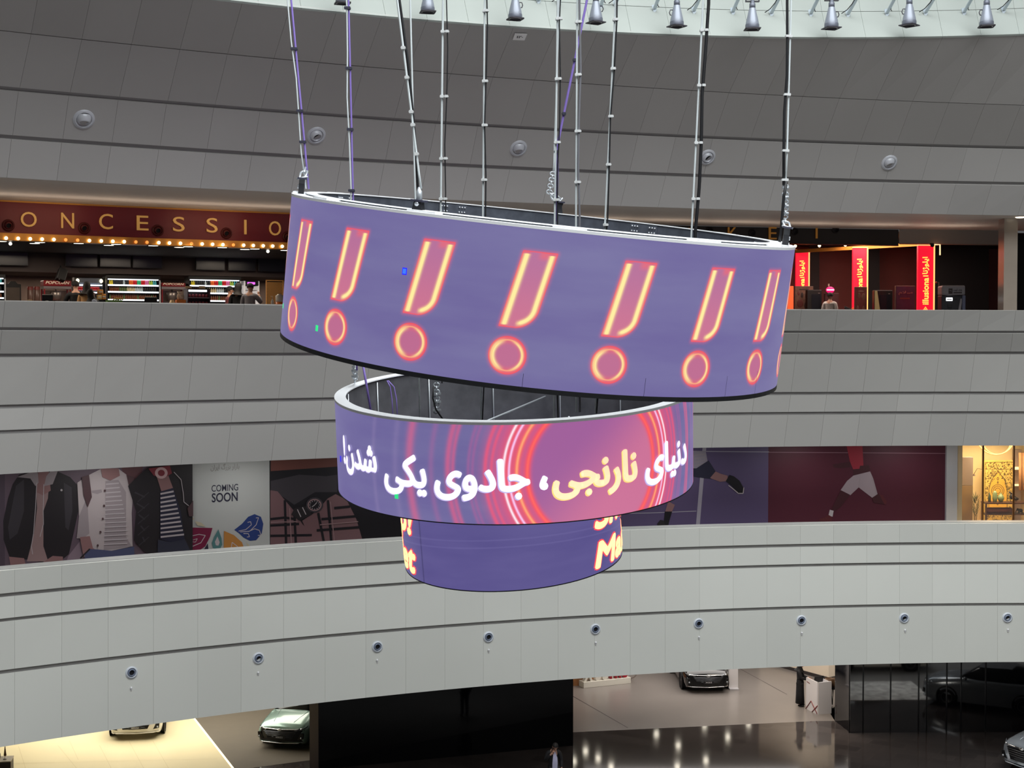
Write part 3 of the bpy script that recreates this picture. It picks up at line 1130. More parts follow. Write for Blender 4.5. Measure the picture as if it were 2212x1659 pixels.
names = ['leftmost', 'second from the left', 'third from the left', 'fourth from the left', 'rightmost']
for (x, y, dpx, aim), nm in zip([(181, 257, 47, (.72, 0)), (683, 292, 42, (.25, .2)), (1120, 320, 39, (.68, 0)), (1528, 339, 37, (.15, .2)), (1921, 351, 36, (.62, .15))], names):
    p, n = on_band('g2', 'g1', x, y)
    nozzle('grey ball air nozzle on the dark upper wall, ' + nm, p - n * .0, n, dpx * p.y / F_PX, aim, 'nozzle_grey', 'nozzle_grey', 'nozzle_hole', 'air nozzles on the upper wall')
ordn = ['leftmost', 'second from the left', 'third from the left', 'fourth from the left', 'fifth from the left', 'sixth from the left', 'seventh from the left', 'second from the right', 'rightmost']
sens = [(284, 1486), (558, 1453), (815, 1426), (1056, 1404), (1287, 1388), (1510, 1376), (1732, 1367), (1955, 1361), (2177, 1360)]
mat('sensor_white', (235, 235, 238), 0.3, metal=0.3)
for k, ((x, y), nm, sp) in enumerate(zip([(284, 1453), (558, 1422), (815, 1397), (1055, 1376), (1286, 1359), (1509, 1347), (1731, 1340), (1953, 1335), (2176, 1334)], ordn, sens)):
    p, n = on_band('bot', 'g9', x, y)
    aim = (.0, 0) if k in (0, 2, 3, 4, 5, 6) else (.12, .05)
    nozzle('small white ring air nozzle on the pale lower fascia, ' + nm, p, n, .315, aim, 'nozzle_white', 'nozzle_inner', 'nozzle_hole', 'air nozzles on the lower fascia')
    p, n = on_band('bot', 'g9', *sp)
    s = MB(); s.ball((0, 0, 0), (.03, .035, .035), 'sensor_white', 10, 6); s.box((0, .0, -.045), (.03, .02, .03), 'sensor_white')
    s.box((0, .02, 0), (.02, .05, .02), 'sensor_white')
    o = s.build('sensor', loc=p - Vector((0, .02, 0)) )
    tag(o, 'tiny white sensor under the air nozzle on the pale fascia, ' + nm, 'sensor', 'sensors under the lower nozzles')

mat('plate_pale', (250, 248, 246), 0.5)
mat('ink_dark', (40, 38, 40), 0.7)
root = None
a = [on_band('seam', 'lip', x, y)[0] + on_band('seam', 'lip', x, y)[1] * .03 for x, y in ((1107, 83), (1132.5, 84), (1138.5, 71), (1112, 70))]
n = (a[1] - a[0]).cross(a[3] - a[0]).normalized()
if n.y > 0: n = -n
root = thing('number_plate', 'small pale plate with three numerals under the lip of the upper wall', 'sign', a[0])
s = MB()
f = [p - a[0] for p in a]; b = [p - n * .02 for p in f]
s.add(f + b, [(0, 1, 2, 3), (4, 7, 6, 5), (0, 4, 5, 1), (1, 5, 6, 2), (2, 6, 7, 3), (3, 7, 4, 0)], 'plate_pale')
s.build('plate', root)
me = text_mesh('۱۲۰', 1, .02, width=.55, height=.36)
s = MB()
u, v = f[1] - f[0], f[3] - f[0]
vs = [f[0] + u * (.5 + q.co.x) + v * (.52 + q.co.z) + n * .006 for q in me.vertices]
s.add(vs, [list(p.vertices) for p in me.polygons], 'ink_dark'); s.build('numerals', root)

# ================================================================== SPOTLIGHTS OF THE ROOF RING
mat('lamp_grey', (150, 156, 168), 0.35, metal=0.2)
mat('lamp_band', (112, 116, 128), 0.4, metal=0.2)
mat('lamp_frame', (58, 54, 62), 0.5)
mat('lamp_lens', (236, 238, 236), 0.2)


def spotlight(label, x, y, turn, handle):
    d = lv('lip', x, -0.40).y
    p = at_d(x, y, d)
    k = d / F_PX
    root = thing('spotlight', label, 'spotlight', p, 0, 'spotlights round the roof ring')
    s = MB()
    s.lathe([(14 * k, 2 * k), (14.5 * k, 11 * k), (13.5 * k, 17 * k), (7 * k, 45 * k), (6.4 * k, 46 * k)], 'lamp_grey', 24)
    s.build('housing', root)
    s = MB(); s.lathe([(14.9 * k, 3 * k), (15.1 * k, 4 * k), (15.1 * k, 10 * k), (14.6 * k, 11 * k)], 'lamp_band', 24); s.build('band', root)
    s = MB(); s.lathe([(0, 45 * k), (6.6 * k, 45 * k), (6.6 * k, 55 * k), (5.0 * k, 56 * k), (5 * k, 62 * k), (0, 62 * k)], 'lamp_band', 16)
    s.build('collar', root)
    s = MB()
    s.box((0, 0, 60 * k), (30 * k, 8 * k, 2 * k), 'lamp_frame')
    for sx in (-1, 1):
        s.box((sx * 14 * k, 0, 70 * k), (2 * k, 6 * k, 20 * k), 'lamp_frame')
    s.build('yoke', root)
    s = MB()
    hs = 16.5 * k
    M = Matrix.Rotation(turn, 4, 'Z')
    outer = [M @ Vector((sx * hs, sy * hs, 0)) for sx, sy in ((-1, -1), (1, -1), (1, 1), (-1, 1))]
    n = 24
    inner = [Vector((13.4 * k * math.cos(2 * PI * i / n), 13.4 * k * math.sin(2 * PI * i / n), 0)) for i in range(n)]
    vs = []; fs = []
    ang0 = turn
    for zz in (0, 2 * k):
        for i in range(n):
            a = 2 * PI * i / n
            c = a - turn
            m = max(abs(math.cos(c)), abs(math.sin(c)))
            vs.append(Vector((math.cos(a) * hs / m, math.sin(a) * hs / m, zz)))
        vs += [q + Vector((0, 0, zz)) for q in inner]
    for i in range(n):
        j = (i + 1) % n
        fs += [(i, j, n + j, n + i), (2 * n + i, 3 * n + i, 3 * n + j, 2 * n + j), (i, 2 * n + i, 2 * n + j, j), (n + i, n + j, 3 * n + j, 3 * n + i)]
    s.add(vs, fs, 'lamp_frame'); s.build('front_frame', root)
    s = MB(); s.lathe([(0, 3.0 * k), (9 * k, 2.6 * k), (13.2 * k, 1.5 * k)], 'lamp_frame', 20); s.build('lens', root)
    s = MB(); s.lathe([(11.4 * k, 0.2 * k), (13.3 * k, 0.2 * k), (13.3 * k, 1.2 * k)], 'lamp_lens', 24, None, True, PI, 2 * PI); s.build('lens_ring', root)
    if handle:
        s = MB()
        s.tube([Vector((handle * 9 * k, 0, 36 * k)), Vector((handle * 14 * k, 0, 36 * k)), Vector((handle * 16 * k, 0, 30 * k)), Vector((handle * 14 * k, 0, 25 * k)), Vector((handle * 12 * k, 0, 25 * k))], 1.1 * k, 'lamp_frame', 6)
        s.build('handle', root)
    s = MB(); s.tube([Vector((0, 0, 61 * k)), Vector((0, 6 * k, 90 * k)), Vector((0, 90 * k, 150 * k))], 3 * k, 'lamp_band', 8); s.build('arm', root)
    return root


lamps = [(740, 8, .3, 0), (924, 27, .2, 0), (1113, 42, .35, 1), (1287, 50, .5, 1), (1462, 58, .55, -1), (1625, 64, 1.56, 0), (1796, 62, .25, 1), (1964, 56, .785, -1), (2131, 58, 1.45, -1)]
ln = ['leftmost, mostly cut off by the top edge', 'second from the left', 'third from the left', 'fourth from the left', 'fifth from the left', 'sixth from the left with a square front', 'seventh from the left', 'second from the right with a diamond front', 'rightmost']
for (x, y, t, h), nm in zip(lamps, ln):
    spotlight('grey cone spotlight against the white roof ring, ' + nm, x, y, t, h)

# struts on the white ring that carry the lamps
mat('strut_steel', (188, 198, 206), 0.35, metal=0.4)
bx = [(1162, 4, 0), (1206, 8, 1), (1297, 14, 0), (1328, 12, 1), (1412, 22, 0), (1497, 26, 1), (1581, 28, 0), (1664, 31, 1), (1749, 32, 0), (1829, 33, 1), (1913, 31, 0), (1996, 30, 1), (2079, 29, 0), (2164, 25, 1)]
for k, (x, y, cab) in enumerate(bx):
    q = lv('lip_a', x); q2 = lv('lip_b', x)
    def py(p):
        p = p - Vector((0, 0, EYE)); return CY - F_PX * (p.y * SP + p.z * CP) / (p.y * CP - p.z * SP)
    t = (y - py(q)) / (py(q2) - py(q))
    p = q + (q2 - q) * t
    s_ = p.y / F_PX
    root = thing('strut', 'flat steel strut on the white roof ring, %s from the left' % ['first', 'second', 'third', 'fourth', 'fifth', 'sixth', 'seventh', 'eighth', 'ninth', 'tenth', 'eleventh', 'twelfth', 'thirteenth', 'fourteenth'][k], 'strut', p, 0, 'struts that carry the spotlights')
    dirn = Vector((16 * s_ if not cab else 19 * s_, -.5, 42 * s_))
    M = dirn.to_track_quat('Z', 'Y').to_matrix()
    s = MB(); s.box(dirn * .55 + Vector((0, -.05, 0)), (7 * s_, .03, dirn.length), 'strut_steel', M); s.build('bar', root)
    s = MB(); s.prism([(-5 * s_, 10 * s_), (4 * s_, 12 * s_), (6 * s_, 0), (0, -9 * s_)], 'strut_steel', Matrix.Translation((0, -.06, 0)), .02); s.build('foot_plate', root)
    s = MB()
    if cab:
        s.tube([Vector((-14 * s_, -.12, 2 * s_)), Vector((-4 * s_, -.2, 8 * s_)), Vector((5 * s_, -.3, 19 * s_)), Vector((15 * s_, -.6, 42 * s_))], .9 * s_, 'cable_black', 6)
    else:
        s.tube([Vector((10 * s_, -.12, 5 * s_)), Vector((7 * s_, -.15, 8 * s_)), Vector((8 * s_, -.25, 20 * s_))], .9 * s_, 'cable_black', 6)
    s.build('cable', root)
# ================================================================== PEOPLE (builder)
mat('skin_warm', (196, 150, 128), 0.5)
mat('eye_dark', (30, 24, 22), 0.3)
mat('lip_tone', (150, 92, 84), 0.5)


def skinned(name, verts, edges, radii, mt, parent, root_i=0, levels=2, extra=None):
    me = bpy.data.meshes.new(name)
    me.from_pydata([tuple(v) for v in verts], edges, [])
    o = bpy.data.objects.new(name, me)
    COL.objects.link(o)
    o.modifiers.new('skin', 'SKIN')
    sv = me.skin_vertices[0].data
    for i, r in enumerate(radii):
        sv[i].radius = r if isinstance(r, tuple) else (r, r)
        sv[i].use_root = (i == root_i)
    sub = o.modifiers.new('sub', 'SUBSURF')
    sub.levels = levels; sub.render_levels = levels
    dg = bpy.context.evaluated_depsgraph_get()
    m2 = bpy.data.meshes.new_from_object(o.evaluated_get(dg))
    bpy.data.objects.remove(o)
    mb = MB()
    mb.add([v.co.copy() for v in m2.vertices], [list(p.vertices) for p in m2.polygons], mt, True)
    bpy.data.meshes.remove(m2)
    if extra: extra(mb)
    return mb.build(name, parent)


REST = {'pelvis': (0, 0, .525), 'waist': (0, .005, .60), 'chest': (0, .005, .715), 'neck0': (0, .01, .815), 'neck1': (0, 0, .862),
        'l_sh': (.105, .008, .80), 'l_el': (.135, .02, .63), 'l_wr': (.14, -.03, .485),
        'r_sh': (-.105, .008, .80), 'r_el': (-.135, .02, .63), 'r_wr': (-.14, -.03, .485),
        'l_hip': (.05, 0, .50), 'l_kn': (.055, -.01, .28), 'l_an': (.06, .012, .04), 'l_to': (.065, -.075, .018),
        'r_hip': (-.05, 0, .50), 'r_kn': (-.055, -.01, .28), 'r_an': (-.06, .012, .04), 'r_to': (-.065, -.075, .018)}


def make_person(label, loc, rotz, height, pose=None, top=None, legs=None, hair=None, hair_style='short', shoes='shoe_black', group=None, scarf=None, coat=None, shirt_panel=None, stout=1.0, hands=True):
    root = thing('person', label, 'person', loc, rotz, group)
    J = {k: Vector(v) for k, v in REST.items()}
    pose = dict(pose or {})
    bendf = pose.pop('lean', None)
    hd = pose.pop('head_dir', None)
    for k, v in pose.items():
        J[k] = Vector(v)
    if bendf:            # tip everything above the pelvis
        M = Matrix.Rotation(bendf, 3, 'X')
        for k in ('waist', 'chest', 'neck0', 'neck1', 'l_sh', 'r_sh', 'l_el', 'r_el', 'l_wr', 'r_wr'):
            if k not in pose:
                J[k] = M @ (J[k] - J['pelvis']) + J['pelvis']
    up = (J['neck1'] - J['neck0']).normalized()
    H = height
    head_c = J['neck1'] + up * .075
    # ---- body
    names = ['pelvis', 'waist', 'chest', 'neck0', 'neck1', 'hd0', 'hd1', 'hd2', 'l_sh', 'l_el', 'l_wr', 'l_hd', 'r_sh', 'r_el', 'r_wr', 'r_hd', 'l_hip', 'l_kn', 'l_an', 'l_to', 'r_hip', 'r_kn', 'r_an', 'r_to']
    J['hd0'] = J['neck1'] + up * .022 + Vector((0, -.012, 0)); J['hd1'] = head_c + Vector((0, -.004, 0)); J['hd2'] = J['neck1'] + up * .122 + Vector((0, .004, 0))
    for s in 'lr':
        d = (J[s + '_wr'] - J[s + '_el']).normalized()
        J[s + '_hd'] = J[s + '_wr'] + d * .045
    V = [J[n] * H for n in names]
    ix = {n: i for i, n in enumerate(names)}
    ed = [(ix[a], ix[b]) for a, b in (('pelvis', 'waist'), ('waist', 'chest'), ('chest', 'neck0'), ('neck0', 'neck1'), ('neck1', 'hd0'), ('hd0', 'hd1'), ('hd1', 'hd2'),
                                      ('neck0', 'l_sh'), ('l_sh', 'l_el'), ('l_el', 'l_wr'), ('l_wr', 'l_hd'), ('neck0', 'r_sh'), ('r_sh', 'r_el'), ('r_el', 'r_wr'), ('r_wr', 'r_hd'),
                                      ('pelvis', 'l_hip'), ('l_hip', 'l_kn'), ('l_kn', 'l_an'), ('l_an', 'l_to'), ('pelvis', 'r_hip'), ('r_hip', 'r_kn'), ('r_kn', 'r_an'), ('r_an', 'r_to'))]
    rad = {'pelvis': (.082 * stout, .058 * stout), 'waist': (.076 * stout, .055 * stout), 'chest': (.088, .060), 'neck0': (.05, .04), 'neck1': (.030, .031), 'hd0': (.036, .045), 'hd1': (.046, .055), 'hd2': (.034, .042),
           'sh': .034, 'el': .025, 'wr': .017, 'hd': (.022, .014), 'hip': .048, 'kn': .033, 'an': .022, 'to': .018}
    R = []
    for n in names:
        r = rad.get(n) or rad[n.split('_')[1]]
        R.append((r[0] * H, r[1] * H) if isinstance(r, tuple) else r * H)
    a = up; f = Vector((0, -1, 0)) if hd is None else Vector(hd).normalized()
    f = (f - a * f.dot(a)).normalized(); rgt = f.cross(a).normalized()

    def extra(mb):
        c = head_c * H
        mb.tube([c + f * .052 * H + a * .006 * H, c + f * .066 * H - a * .012 * H, c + f * .052 * H - a * .016 * H], [.004 * H, .009 * H, .006 * H], 'skin_warm', 6)
        for s in (-1, 1):
            mb.ball(c + rgt * s * .048 * H - a * .004 * H, (.008 * H, .012 * H, .018 * H), 'skin_warm', 6, 5)
            mb.ball(c + f * .050 * H + rgt * s * .020 * H + a * .008 * H, .006 * H, 'eye_dark', 6, 4)
        mb.ball(c + f * .050 * H - a * .032 * H, (.014 * H, .006 * H, .004 * H), 'lip_tone', 6, 4)
        if hands:
            for s in 'lr':
                w = J[s + '_hd'] * H
                d = (J[s + '_wr'] - J[s + '_el']).normalized()
                side = d.cross(Vector((0, 1, 0)))
                if side.length < .1: side = Vector((1, 0, 0))
                side.normalize(); pal = side.cross(d).normalized()
                sg = 1 if s == 'l' else -1
                for k, ln in enumerate((.040, .046, .043, .034)):
                    b0 = w + side * (k - 1.5) * .0095 * H + d * .008 * H
                    mb.tube([b0, b0 + d * ln * .5 * H + pal * .003 * H, b0 + d * ln * .9 * H + pal * .012 * H], [.0055 * H, .005 * H, .0035 * H], 'skin_warm', 6)
                b0 = w - side * .018 * H - d * .014 * H
                mb.tube([b0, b0 - side * .014 * H + d * .016 * H, b0 - side * .013 * H + d * .034 * H + pal * .006 * H], [.007 * H, .006 * H, .004 * H], 'skin_warm', 6)
    skinned('body', V, ed, R, 'skin_warm', root, 0, 1, extra)
    # ---- clothes
    if legs:
        nm = ['pelvis', 'l_hip', 'l_kn', 'l_an', 'r_hip', 'r_kn', 'r_an']
        V2 = [J[n] * H for n in nm]
        skinned('trousers', V2, [(0, 1), (1, 2), (2, 3), (0, 4), (4, 5), (5, 6)], [(.080 * stout * H, .056 * stout * H), .058 * H, .045 * H, .036 * H, .058 * H, .045 * H, .036 * H], legs, root, 0, 1)
        for s in 'lr':
            m = MB()
            p = (J[s + '_an'] * .5 + J[s + '_to'] * .5) * H
            m.ball((p.x, p.y, .028 * H), (.030 * H, .075 * H, .030 * H), shoes, 10, 6)
            m.build('shoe', root)
    if top:
        nm = ['hipline', 'waist', 'chest', 'neck0', 'l_sh', 'l_el', 'l_wr', 'r_sh', 'r_el', 'r_wr']
        J['hipline'] = J['pelvis'] + Vector((0, 0, -.03 if not coat else -.12))
        for s in 'lr':
            J[s + '_cu'] = J[s + '_wr'] * .94 + J[s + '_el'] * .06
        V3 = [J[n if not n.endswith('wr') else n[0] + '_cu'] * H for n in nm]
        V3[3] = V3[3] - up * .012 * H
        E3 = [(0, 1), (1, 2), (2, 3), (3, 4), (4, 5), (5, 6), (3, 7), (7, 8), (8, 9)]
        R3 = [(.098 * stout * H, .074 * stout * H), (.092 * stout * H, .070 * stout * H), (.102 * H, .074 * H), (.058 * H, .05 * H), .046 * H, .036 * H, .028 * H, .046 * H, .036 * H, .028 * H]
        def skirt(mb):
            if coat == 'long':
                mb.lathe([(.094 * H, .60 * H), (.106 * H, .50 * H), (.115 * H, .30 * H), (.128 * H, .07 * H), (.10 * H, .068 * H)], top, 20, Matrix.Diagonal((1, .8, 1, 1)))
        skinned('jacket' if coat else 'shirt', V3, E3, R3, top, root, 2, 1, skirt)
    if shirt_panel:
        m = MB()
        m.add([Vector((x * H, (y - .012) * H, z * H)) for x, y, z in ((-.045, -.070, .50), (.050, -.070, .50), (.052, -.082, .62), (.045, -.086, .72), (.018, -.05, .822), (-.016, -.05, .822), (-.040, -.086, .72), (-.047, -.082, .62))],
              [(0, 1, 2, 7), (7, 2, 3, 6), (6, 3, 4, 5)], shirt_panel, True)
        m.build('shirt', root)
    # ---- hair or scarf
    m = MB()
    c = head_c * H
    Mh = Matrix((rgt, -f, a)).transposed()
    if hair_style == 'scarf':
        prof = [(.0, .085), (.035, .078), (.056, .050), (.064, .0), (.060, -.045), (.062, -.08), (.085, -.115), (.11, -.14)]
        vs = []; fs = []
        n = 20
        for (r, z) in prof:
            for k in range(n):
                w = 2 * PI * k / n
                front = max(0, -math.sin(w))           # local -y is the face
                rr = r * (1 - (.30 * front if -.05 < z < .055 else 0))
                vs.append(c + Mh @ Vector((rr * math.cos(w) * .95, rr * math.sin(w) * 1.08 + .006, z)) * H)
        for i in range(len(prof) - 1):
            for k in range(n):
                fs.append((i * n + k, i * n + (k + 1) % n, (i + 1) * n + (k + 1) % n, (i + 1) * n + k))
        m.add(vs, fs, hair, True)
        m.build('headscarf', root)
    else:
        vs = []; fs = []
        n, mm = 18, 8
        for i in range(mm + 1):
            ph = PI / 2 - (PI * .62) * i / mm
            for k in range(n):
                w = 2 * PI * k / n
                front = max(0.0, -math.sin(w))
                p2 = max(ph, .48 * front + (-.35 if front < .2 else -.05)) if hair_style == 'short' else ph
                vs.append(c + Mh @ Vector((.055 * math.cos(p2) * math.cos(w), .066 * math.cos(p2) * math.sin(w) + .006, .012 + .062 * math.sin(p2))) * H)
        for i in range(mm):
            for k in range(n):
                fs.append((i * n + k, i * n + (k + 1) % n, (i + 1) * n + (k + 1) % n, (i + 1) * n + k))
        m.add(vs, fs, hair, True)
        m.build('hair', root)
    return root


for nm_, c_ in (('cloth_black', (22, 22, 26)), ('cloth_charcoal', (40, 40, 46)), ('cloth_tan', (168, 128, 84)), ('cloth_grey', (132, 130, 138)), ('cloth_rose', (150, 84, 84)),
                ('cloth_blue', (168, 180, 206)), ('cloth_navy', (34, 38, 56)), ('cloth_lavender', (186, 186, 214)), ('hair_black', (20, 17, 17)), ('shoe_black', (16, 16, 18))):
    mat(nm_, c_, 0.75, noise=.12, nscale=9)
mat('cloth_speckled', (206, 204, 200), 0.75, noise=.35, nscale=40)
# ================================================================== CINEMA FLOOR: CONCESSION COUNTER (LEFT) AND TICKET HALL (RIGHT)
FL2 = 13.72
mat('sign_red', (120, 34, 40), 0.35, noise=.06, nscale=1.2)
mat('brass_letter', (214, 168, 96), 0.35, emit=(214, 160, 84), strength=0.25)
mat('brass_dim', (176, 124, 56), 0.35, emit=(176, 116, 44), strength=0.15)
mat('brass_band', (196, 138, 62), 0.35, metal=0.4)
mat('bulb_lit', (255, 236, 190), emit=(255, 228, 170), strength=5.0)
mat('bulb_dim', (220, 150, 80), emit=(236, 150, 70), strength=1.2)
mat('downlight_lit', (255, 250, 235), emit=(255, 244, 220), strength=4.0)
mat('screen_off', (30, 31, 38), 0.25)
mat('screen_edge', (20, 20, 23), 0.4)
mat('bulkhead', (78, 68, 67), 0.7)
mat('wall_brown', (136, 116, 106), 0.7, noise=.08, nscale=.8)
mat('wall_black', (16, 16, 18), 0.6)
mat('fascia_beige', (150, 142, 134), 0.6)
mat('fascia_black', (36, 32, 33), 0.5)


def cd(x, b):
    return lv('fb2', x, b).y


def cin(x, y, b):
    return at_d(x, y, cd(x, b))


def face_yaw(p, level='fb2'):
    """yaw so that local -Y looks straight at the hall's middle"""
    cx, cy, R, h = LV[level]
    n = Vector((cx - p.x, cy - p.y))
    return math.atan2(n.x, -n.y)


def arc_strip(mb, b0, h0, b1, h1, x0, x1, mt, step=40, level='fb2'):
    xs = [x0 + (x1 - x0) * i / max(1, round((x1 - x0) / step)) for i in range(max(1, round((x1 - x0) / step)) + 1)]
    strip(mb, lambda x: lv(level, x, b0, h0), lambda x: lv(level, x, b1, h1), xs, mt)


# shell behind the balustrade
w = MB()
arc_strip(w, 13.2, FL2, 13.2, 17.0, -420, 1330, 'wall_brown')
struct(w, 'wall_concession')
w = MB()
arc_strip(w, 10.4, 15.93, 10.4, 16.95, -420, 1330, 'bulkhead'); arc_strip(w, 10.4, 15.93, 13.2, 15.93, -420, 1330, 'bulkhead')
struct(w, 'trim_bulkhead')
w = MB()
arc_strip(w, 5.25, 16.64, 5.25, 17.51, 905, 1395, 'fascia_beige')
arc_strip(w, 5.25, 17.06, 5.25, 17.51, 1942, 2166, 'fascia_beige'); arc_strip(w, 5.25, 17.06, 5.7, 17.06, 1942, 2166, 'fascia_beige')
w.quad(lv('fb2', 1942, 5.25, 17.0), lv('fb2', 1942, 5.25, 17.51), lv('fb2', 1942, 5.6, 17.51), lv('fb2', 1942, 5.6, 17.0), 'fascia_beige')
struct(w, 'trim_fascia')

# red sign board
root = thing('sign_board', 'long curved dark red sign board with brass capital letters over the snack counter', 'sign', lv('fb2', 300, 5.25, 17.0))
b0 = root.location
s = MB(); tmp = MB()
arc_strip(tmp, 5.24, 16.62, 5.24, 17.50, -420, 900, 'sign_red'); arc_strip(tmp, 5.24, 16.62, 5.6, 16.62, -420, 900, 'sign_red')
s.add([Vector(v) - b0 for v in tmp.v], tmp.f, 'sign_red'); s.build('board', root)
s = MB(); tmp = MB()
arc_strip(tmp, 5.18, 17.47, 5.18, 17.51, -420, 900, 'brass_band'); arc_strip(tmp, 5.18, 17.47, 5.24, 17.47, -420, 900, 'brass_band')
s.add([Vector(v) - b0 for v in tmp.v], tmp.f, 'brass_band'); s.build('top_edge', root)
for ch, x, y0, y1, wd in (('O', 62, 458, 490, 33), ('N', 146, 460, 493, 27), ('C', 229, 462, 495, 29), ('E', 308, 466, 497.5, 25), ('S', 386, 468.5, 500, 25), ('S', 458, 471, 502.5, 24), ('I', 530, 475, 506, 5), ('O', 594, 478, 508.5, 26)):
    d = cd(x, 5.2); p = at_d(x, (y0 + y1) / 2, d)
    me = text_mesh(ch, 1, 0.0, .02, width=wd * d / F_PX, height=(y1 - y0) * d / F_PX)
    s = MB(); s.mesh(me, 'brass_letter', Matrix.Rotation(face_yaw(p), 4, 'Z'))
    s.build('letter', root, loc=p - b0)

# marquee band with bulbs
root = thing('marquee_band', 'brass marquee band with a row of round bulbs under the red sign board', 'light', lv('fb2', 300, 5.1, 16.47))
b0 = root.location
s = MB(); tmp = MB()
arc_strip(tmp, 5.05, 16.47, 5.05, 16.66, -420, 900, 'brass_band'); arc_strip(tmp, 5.05, 16.66, 5.24, 16.66, -420, 900, 'brass_band'); arc_strip(tmp, 5.05, 16.47, 5.4, 16.47, -420, 900, 'brass_band')
s.add([Vector(v) - b0 for v in tmp.v], tmp.f, 'brass_band'); s.build('band', root)
bul = [46, 136, 226, 315, 403, 491, 580, 668, 757, 843, 928, 1015, 1098, 1186, 1266, 1348, 1430, 1510, 1588, 1665, 1743, 1820, 1892, 1966, 2037, 2108]
for k, zx in enumerate(bul):
    x = zx * .2893
    y = 514.3 + (zx - 46) / 2062 * 17.9
    p = at_d(x, y, cd(x, 4.99))
    s = MB(); s.ball((0, 0, 0), .045, 'bulb_lit' if k not in (5, 6, 11, 12, 16, 20) else 'bulb_dim', 10, 6); s.lathe([(.03, 0), (.03, .07)], 'brass_band', 8, Matrix.Rotation(-PI / 2, 4, 'X'))
    s.build('bulb', root, loc=p - b0)

w = MB()
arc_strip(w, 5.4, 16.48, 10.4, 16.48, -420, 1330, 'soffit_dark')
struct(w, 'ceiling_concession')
dl = [(3, 521.5), (75, 526), (86, 524), (170, 526), (235, 530), (251, 528), (331, 531), (387, 534.5), (406.5, 533), (480, 535), (529, 539), (550.5, 538), (616, 541)]
for k, (x, y) in enumerate(dl):
    p = at_h(x, y, 16.46)
    s = MB(); s.lathe([(0, 0), (.13, 0), (.15, .012)], 'downlight_lit', 14, smooth=False); s.lathe([(.15, .012), (.165, -.004), (.165, .02)], 'screen_edge', 14)
    tag(s.build('downlight', loc=p), 'round lit downlight in the dark ceiling just behind the brass band', 'light', 'downlights over the snack counter')
for x, y in ((23, 526.5), (579, 543)):
    p = at_d(x, y, cd(x, 5.8))
    root = thing('spotlight', 'small bright ceiling spotlight behind the brass band, ' + ('near the left edge' if x < 100 else 'near the ring screen'), 'spotlight', p)
    s = MB(); s.ball((0, -.02, 0), .045, 'downlight_lit', 8, 5); s.build('lamp', root)
    s = MB(); s.tube([(0, 0, 0), (0, .06, .07)], .05, 'screen_edge', 10); s.tube([(0, .03, .05), (0, .03, 16.5 - p.z)], .012, 'screen_edge', 6); s.build('holder', root)

nz = [(18, 487), (182, 493), (341, 498), (489, 504), (622, 512)]
for (x, y), nm in zip(nz, ('left of the first O', 'right of the N', 'right of the E', 'right of the second S', 'at the edge of the ring screen')):
    p = at_d(x, y, cd(x, 5.22)); yw = face_yaw(p)
    n = Vector((math.sin(yw), -math.cos(yw), 0))
    nozzle('dark red air nozzle on the red sign board, ' + nm, p, n, .32, (.3, .1), 'nozzle_red', 'nozzle_red', 'nozzle_hole', 'air nozzles on the sign boards')

# menu screens
ms = [((0 - 60, 205), 470, 600), ((490, 725), 478, 608), ((745, 975), 485, 612), ((990, 1210), 492, 620), ((1460, 1680), 508, 635), ((1700, 1910), 515, 640), ((1925, 2130), 520, 648)]
mn = ['leftmost, at the edge of the picture', 'left of the left group of three', 'middle of the left group of three', 'right of the left group of three', 'left of the right group of three', 'middle of the right group of three', 'next to the ring screen']
for ((xa, xb), ya, yb), nm in zip(ms, mn):
    xa, xb, ya, yb = xa * .2893, xb * .2893, 400 + ya * .2893, 400 + yb * .2893
    d = cd((xa + xb) / 2, 10.2); p = at_d((xa + xb) / 2, (ya + yb) / 2, d)
    k = d / F_PX
    root = thing('menu_screen', 'switched-off dark menu screen under the ceiling, ' + nm, 'screen', p, face_yaw(p), 'menu screens over the snack counter')
    s = MB(); s.box((0, 0, 0), ((xb - xa) * k, .07, (yb - ya) * k), 'screen_edge', bevel=.01); s.build('housing', root)
    s = MB(); s.box((0, -.038, 0), ((xb - xa) * k - .05, .008, (yb - ya) * k - .05), 'screen_off'); s.build('display', root)
    s = MB(); s.box((0, .1, .1), (.2, .14, .2), 'screen_edge'); s.build('mount', root)

# counters
mat('counter_dark', (60, 50, 46), 0.4)
w = MB()
for b, dd, hh in ((6.6, .7, 14.72), (10.6, .8, 14.62)):
    arc_strip(w, b, FL2, b, hh, -420, 900, 'counter_dark'); arc_strip(w, b, hh, b + dd, hh, -420, 900, 'counter_dark'); arc_strip(w, b + dd, hh, b + dd, FL2, -420, 900, 'counter_dark')
o = struct(w, 'trim_counter')


def slot(x0, x1, b, base):
    """centre, width and scale for something seen between two pixel columns"""
    x = (x0 + x1) / 2
    d = cd(x, b)
    p = at_d(x, 650, d)
    return Vector((p.x, p.y, base)), (x1 - x0) * d / F_PX, d / F_PX, d


# ---- open drink coolers
mat('cooler_white', (226, 230, 236), 0.4)
mat('cooler_black', (24, 25, 28), 0.5)
mat('strip_light', (250, 252, 255), emit=(238, 246, 255), strength=1.7)
mat('cooler_back', (70, 76, 84), 0.6)
mat('cooler_blue', (30, 36, 84), 0.4)
BOT = {}
for nm_, c_ in (('yellow', (220, 196, 40)), ('green', (60, 160, 60)), ('dark', (40, 38, 36)), ('orange', (232, 110, 40)), ('red', (206, 34, 40)), ('mint', (60, 190, 130)), ('pink', (222, 120, 170)), ('lime', (170, 196, 70)),
                ('teal', (70, 160, 160)), ('clear', (196, 206, 204)), ('olive', (96, 110, 60)), ('amber', (120, 66, 34)), ('cream', (214, 196, 150))):
    mat('drink_' + nm_, c_, 0.3)


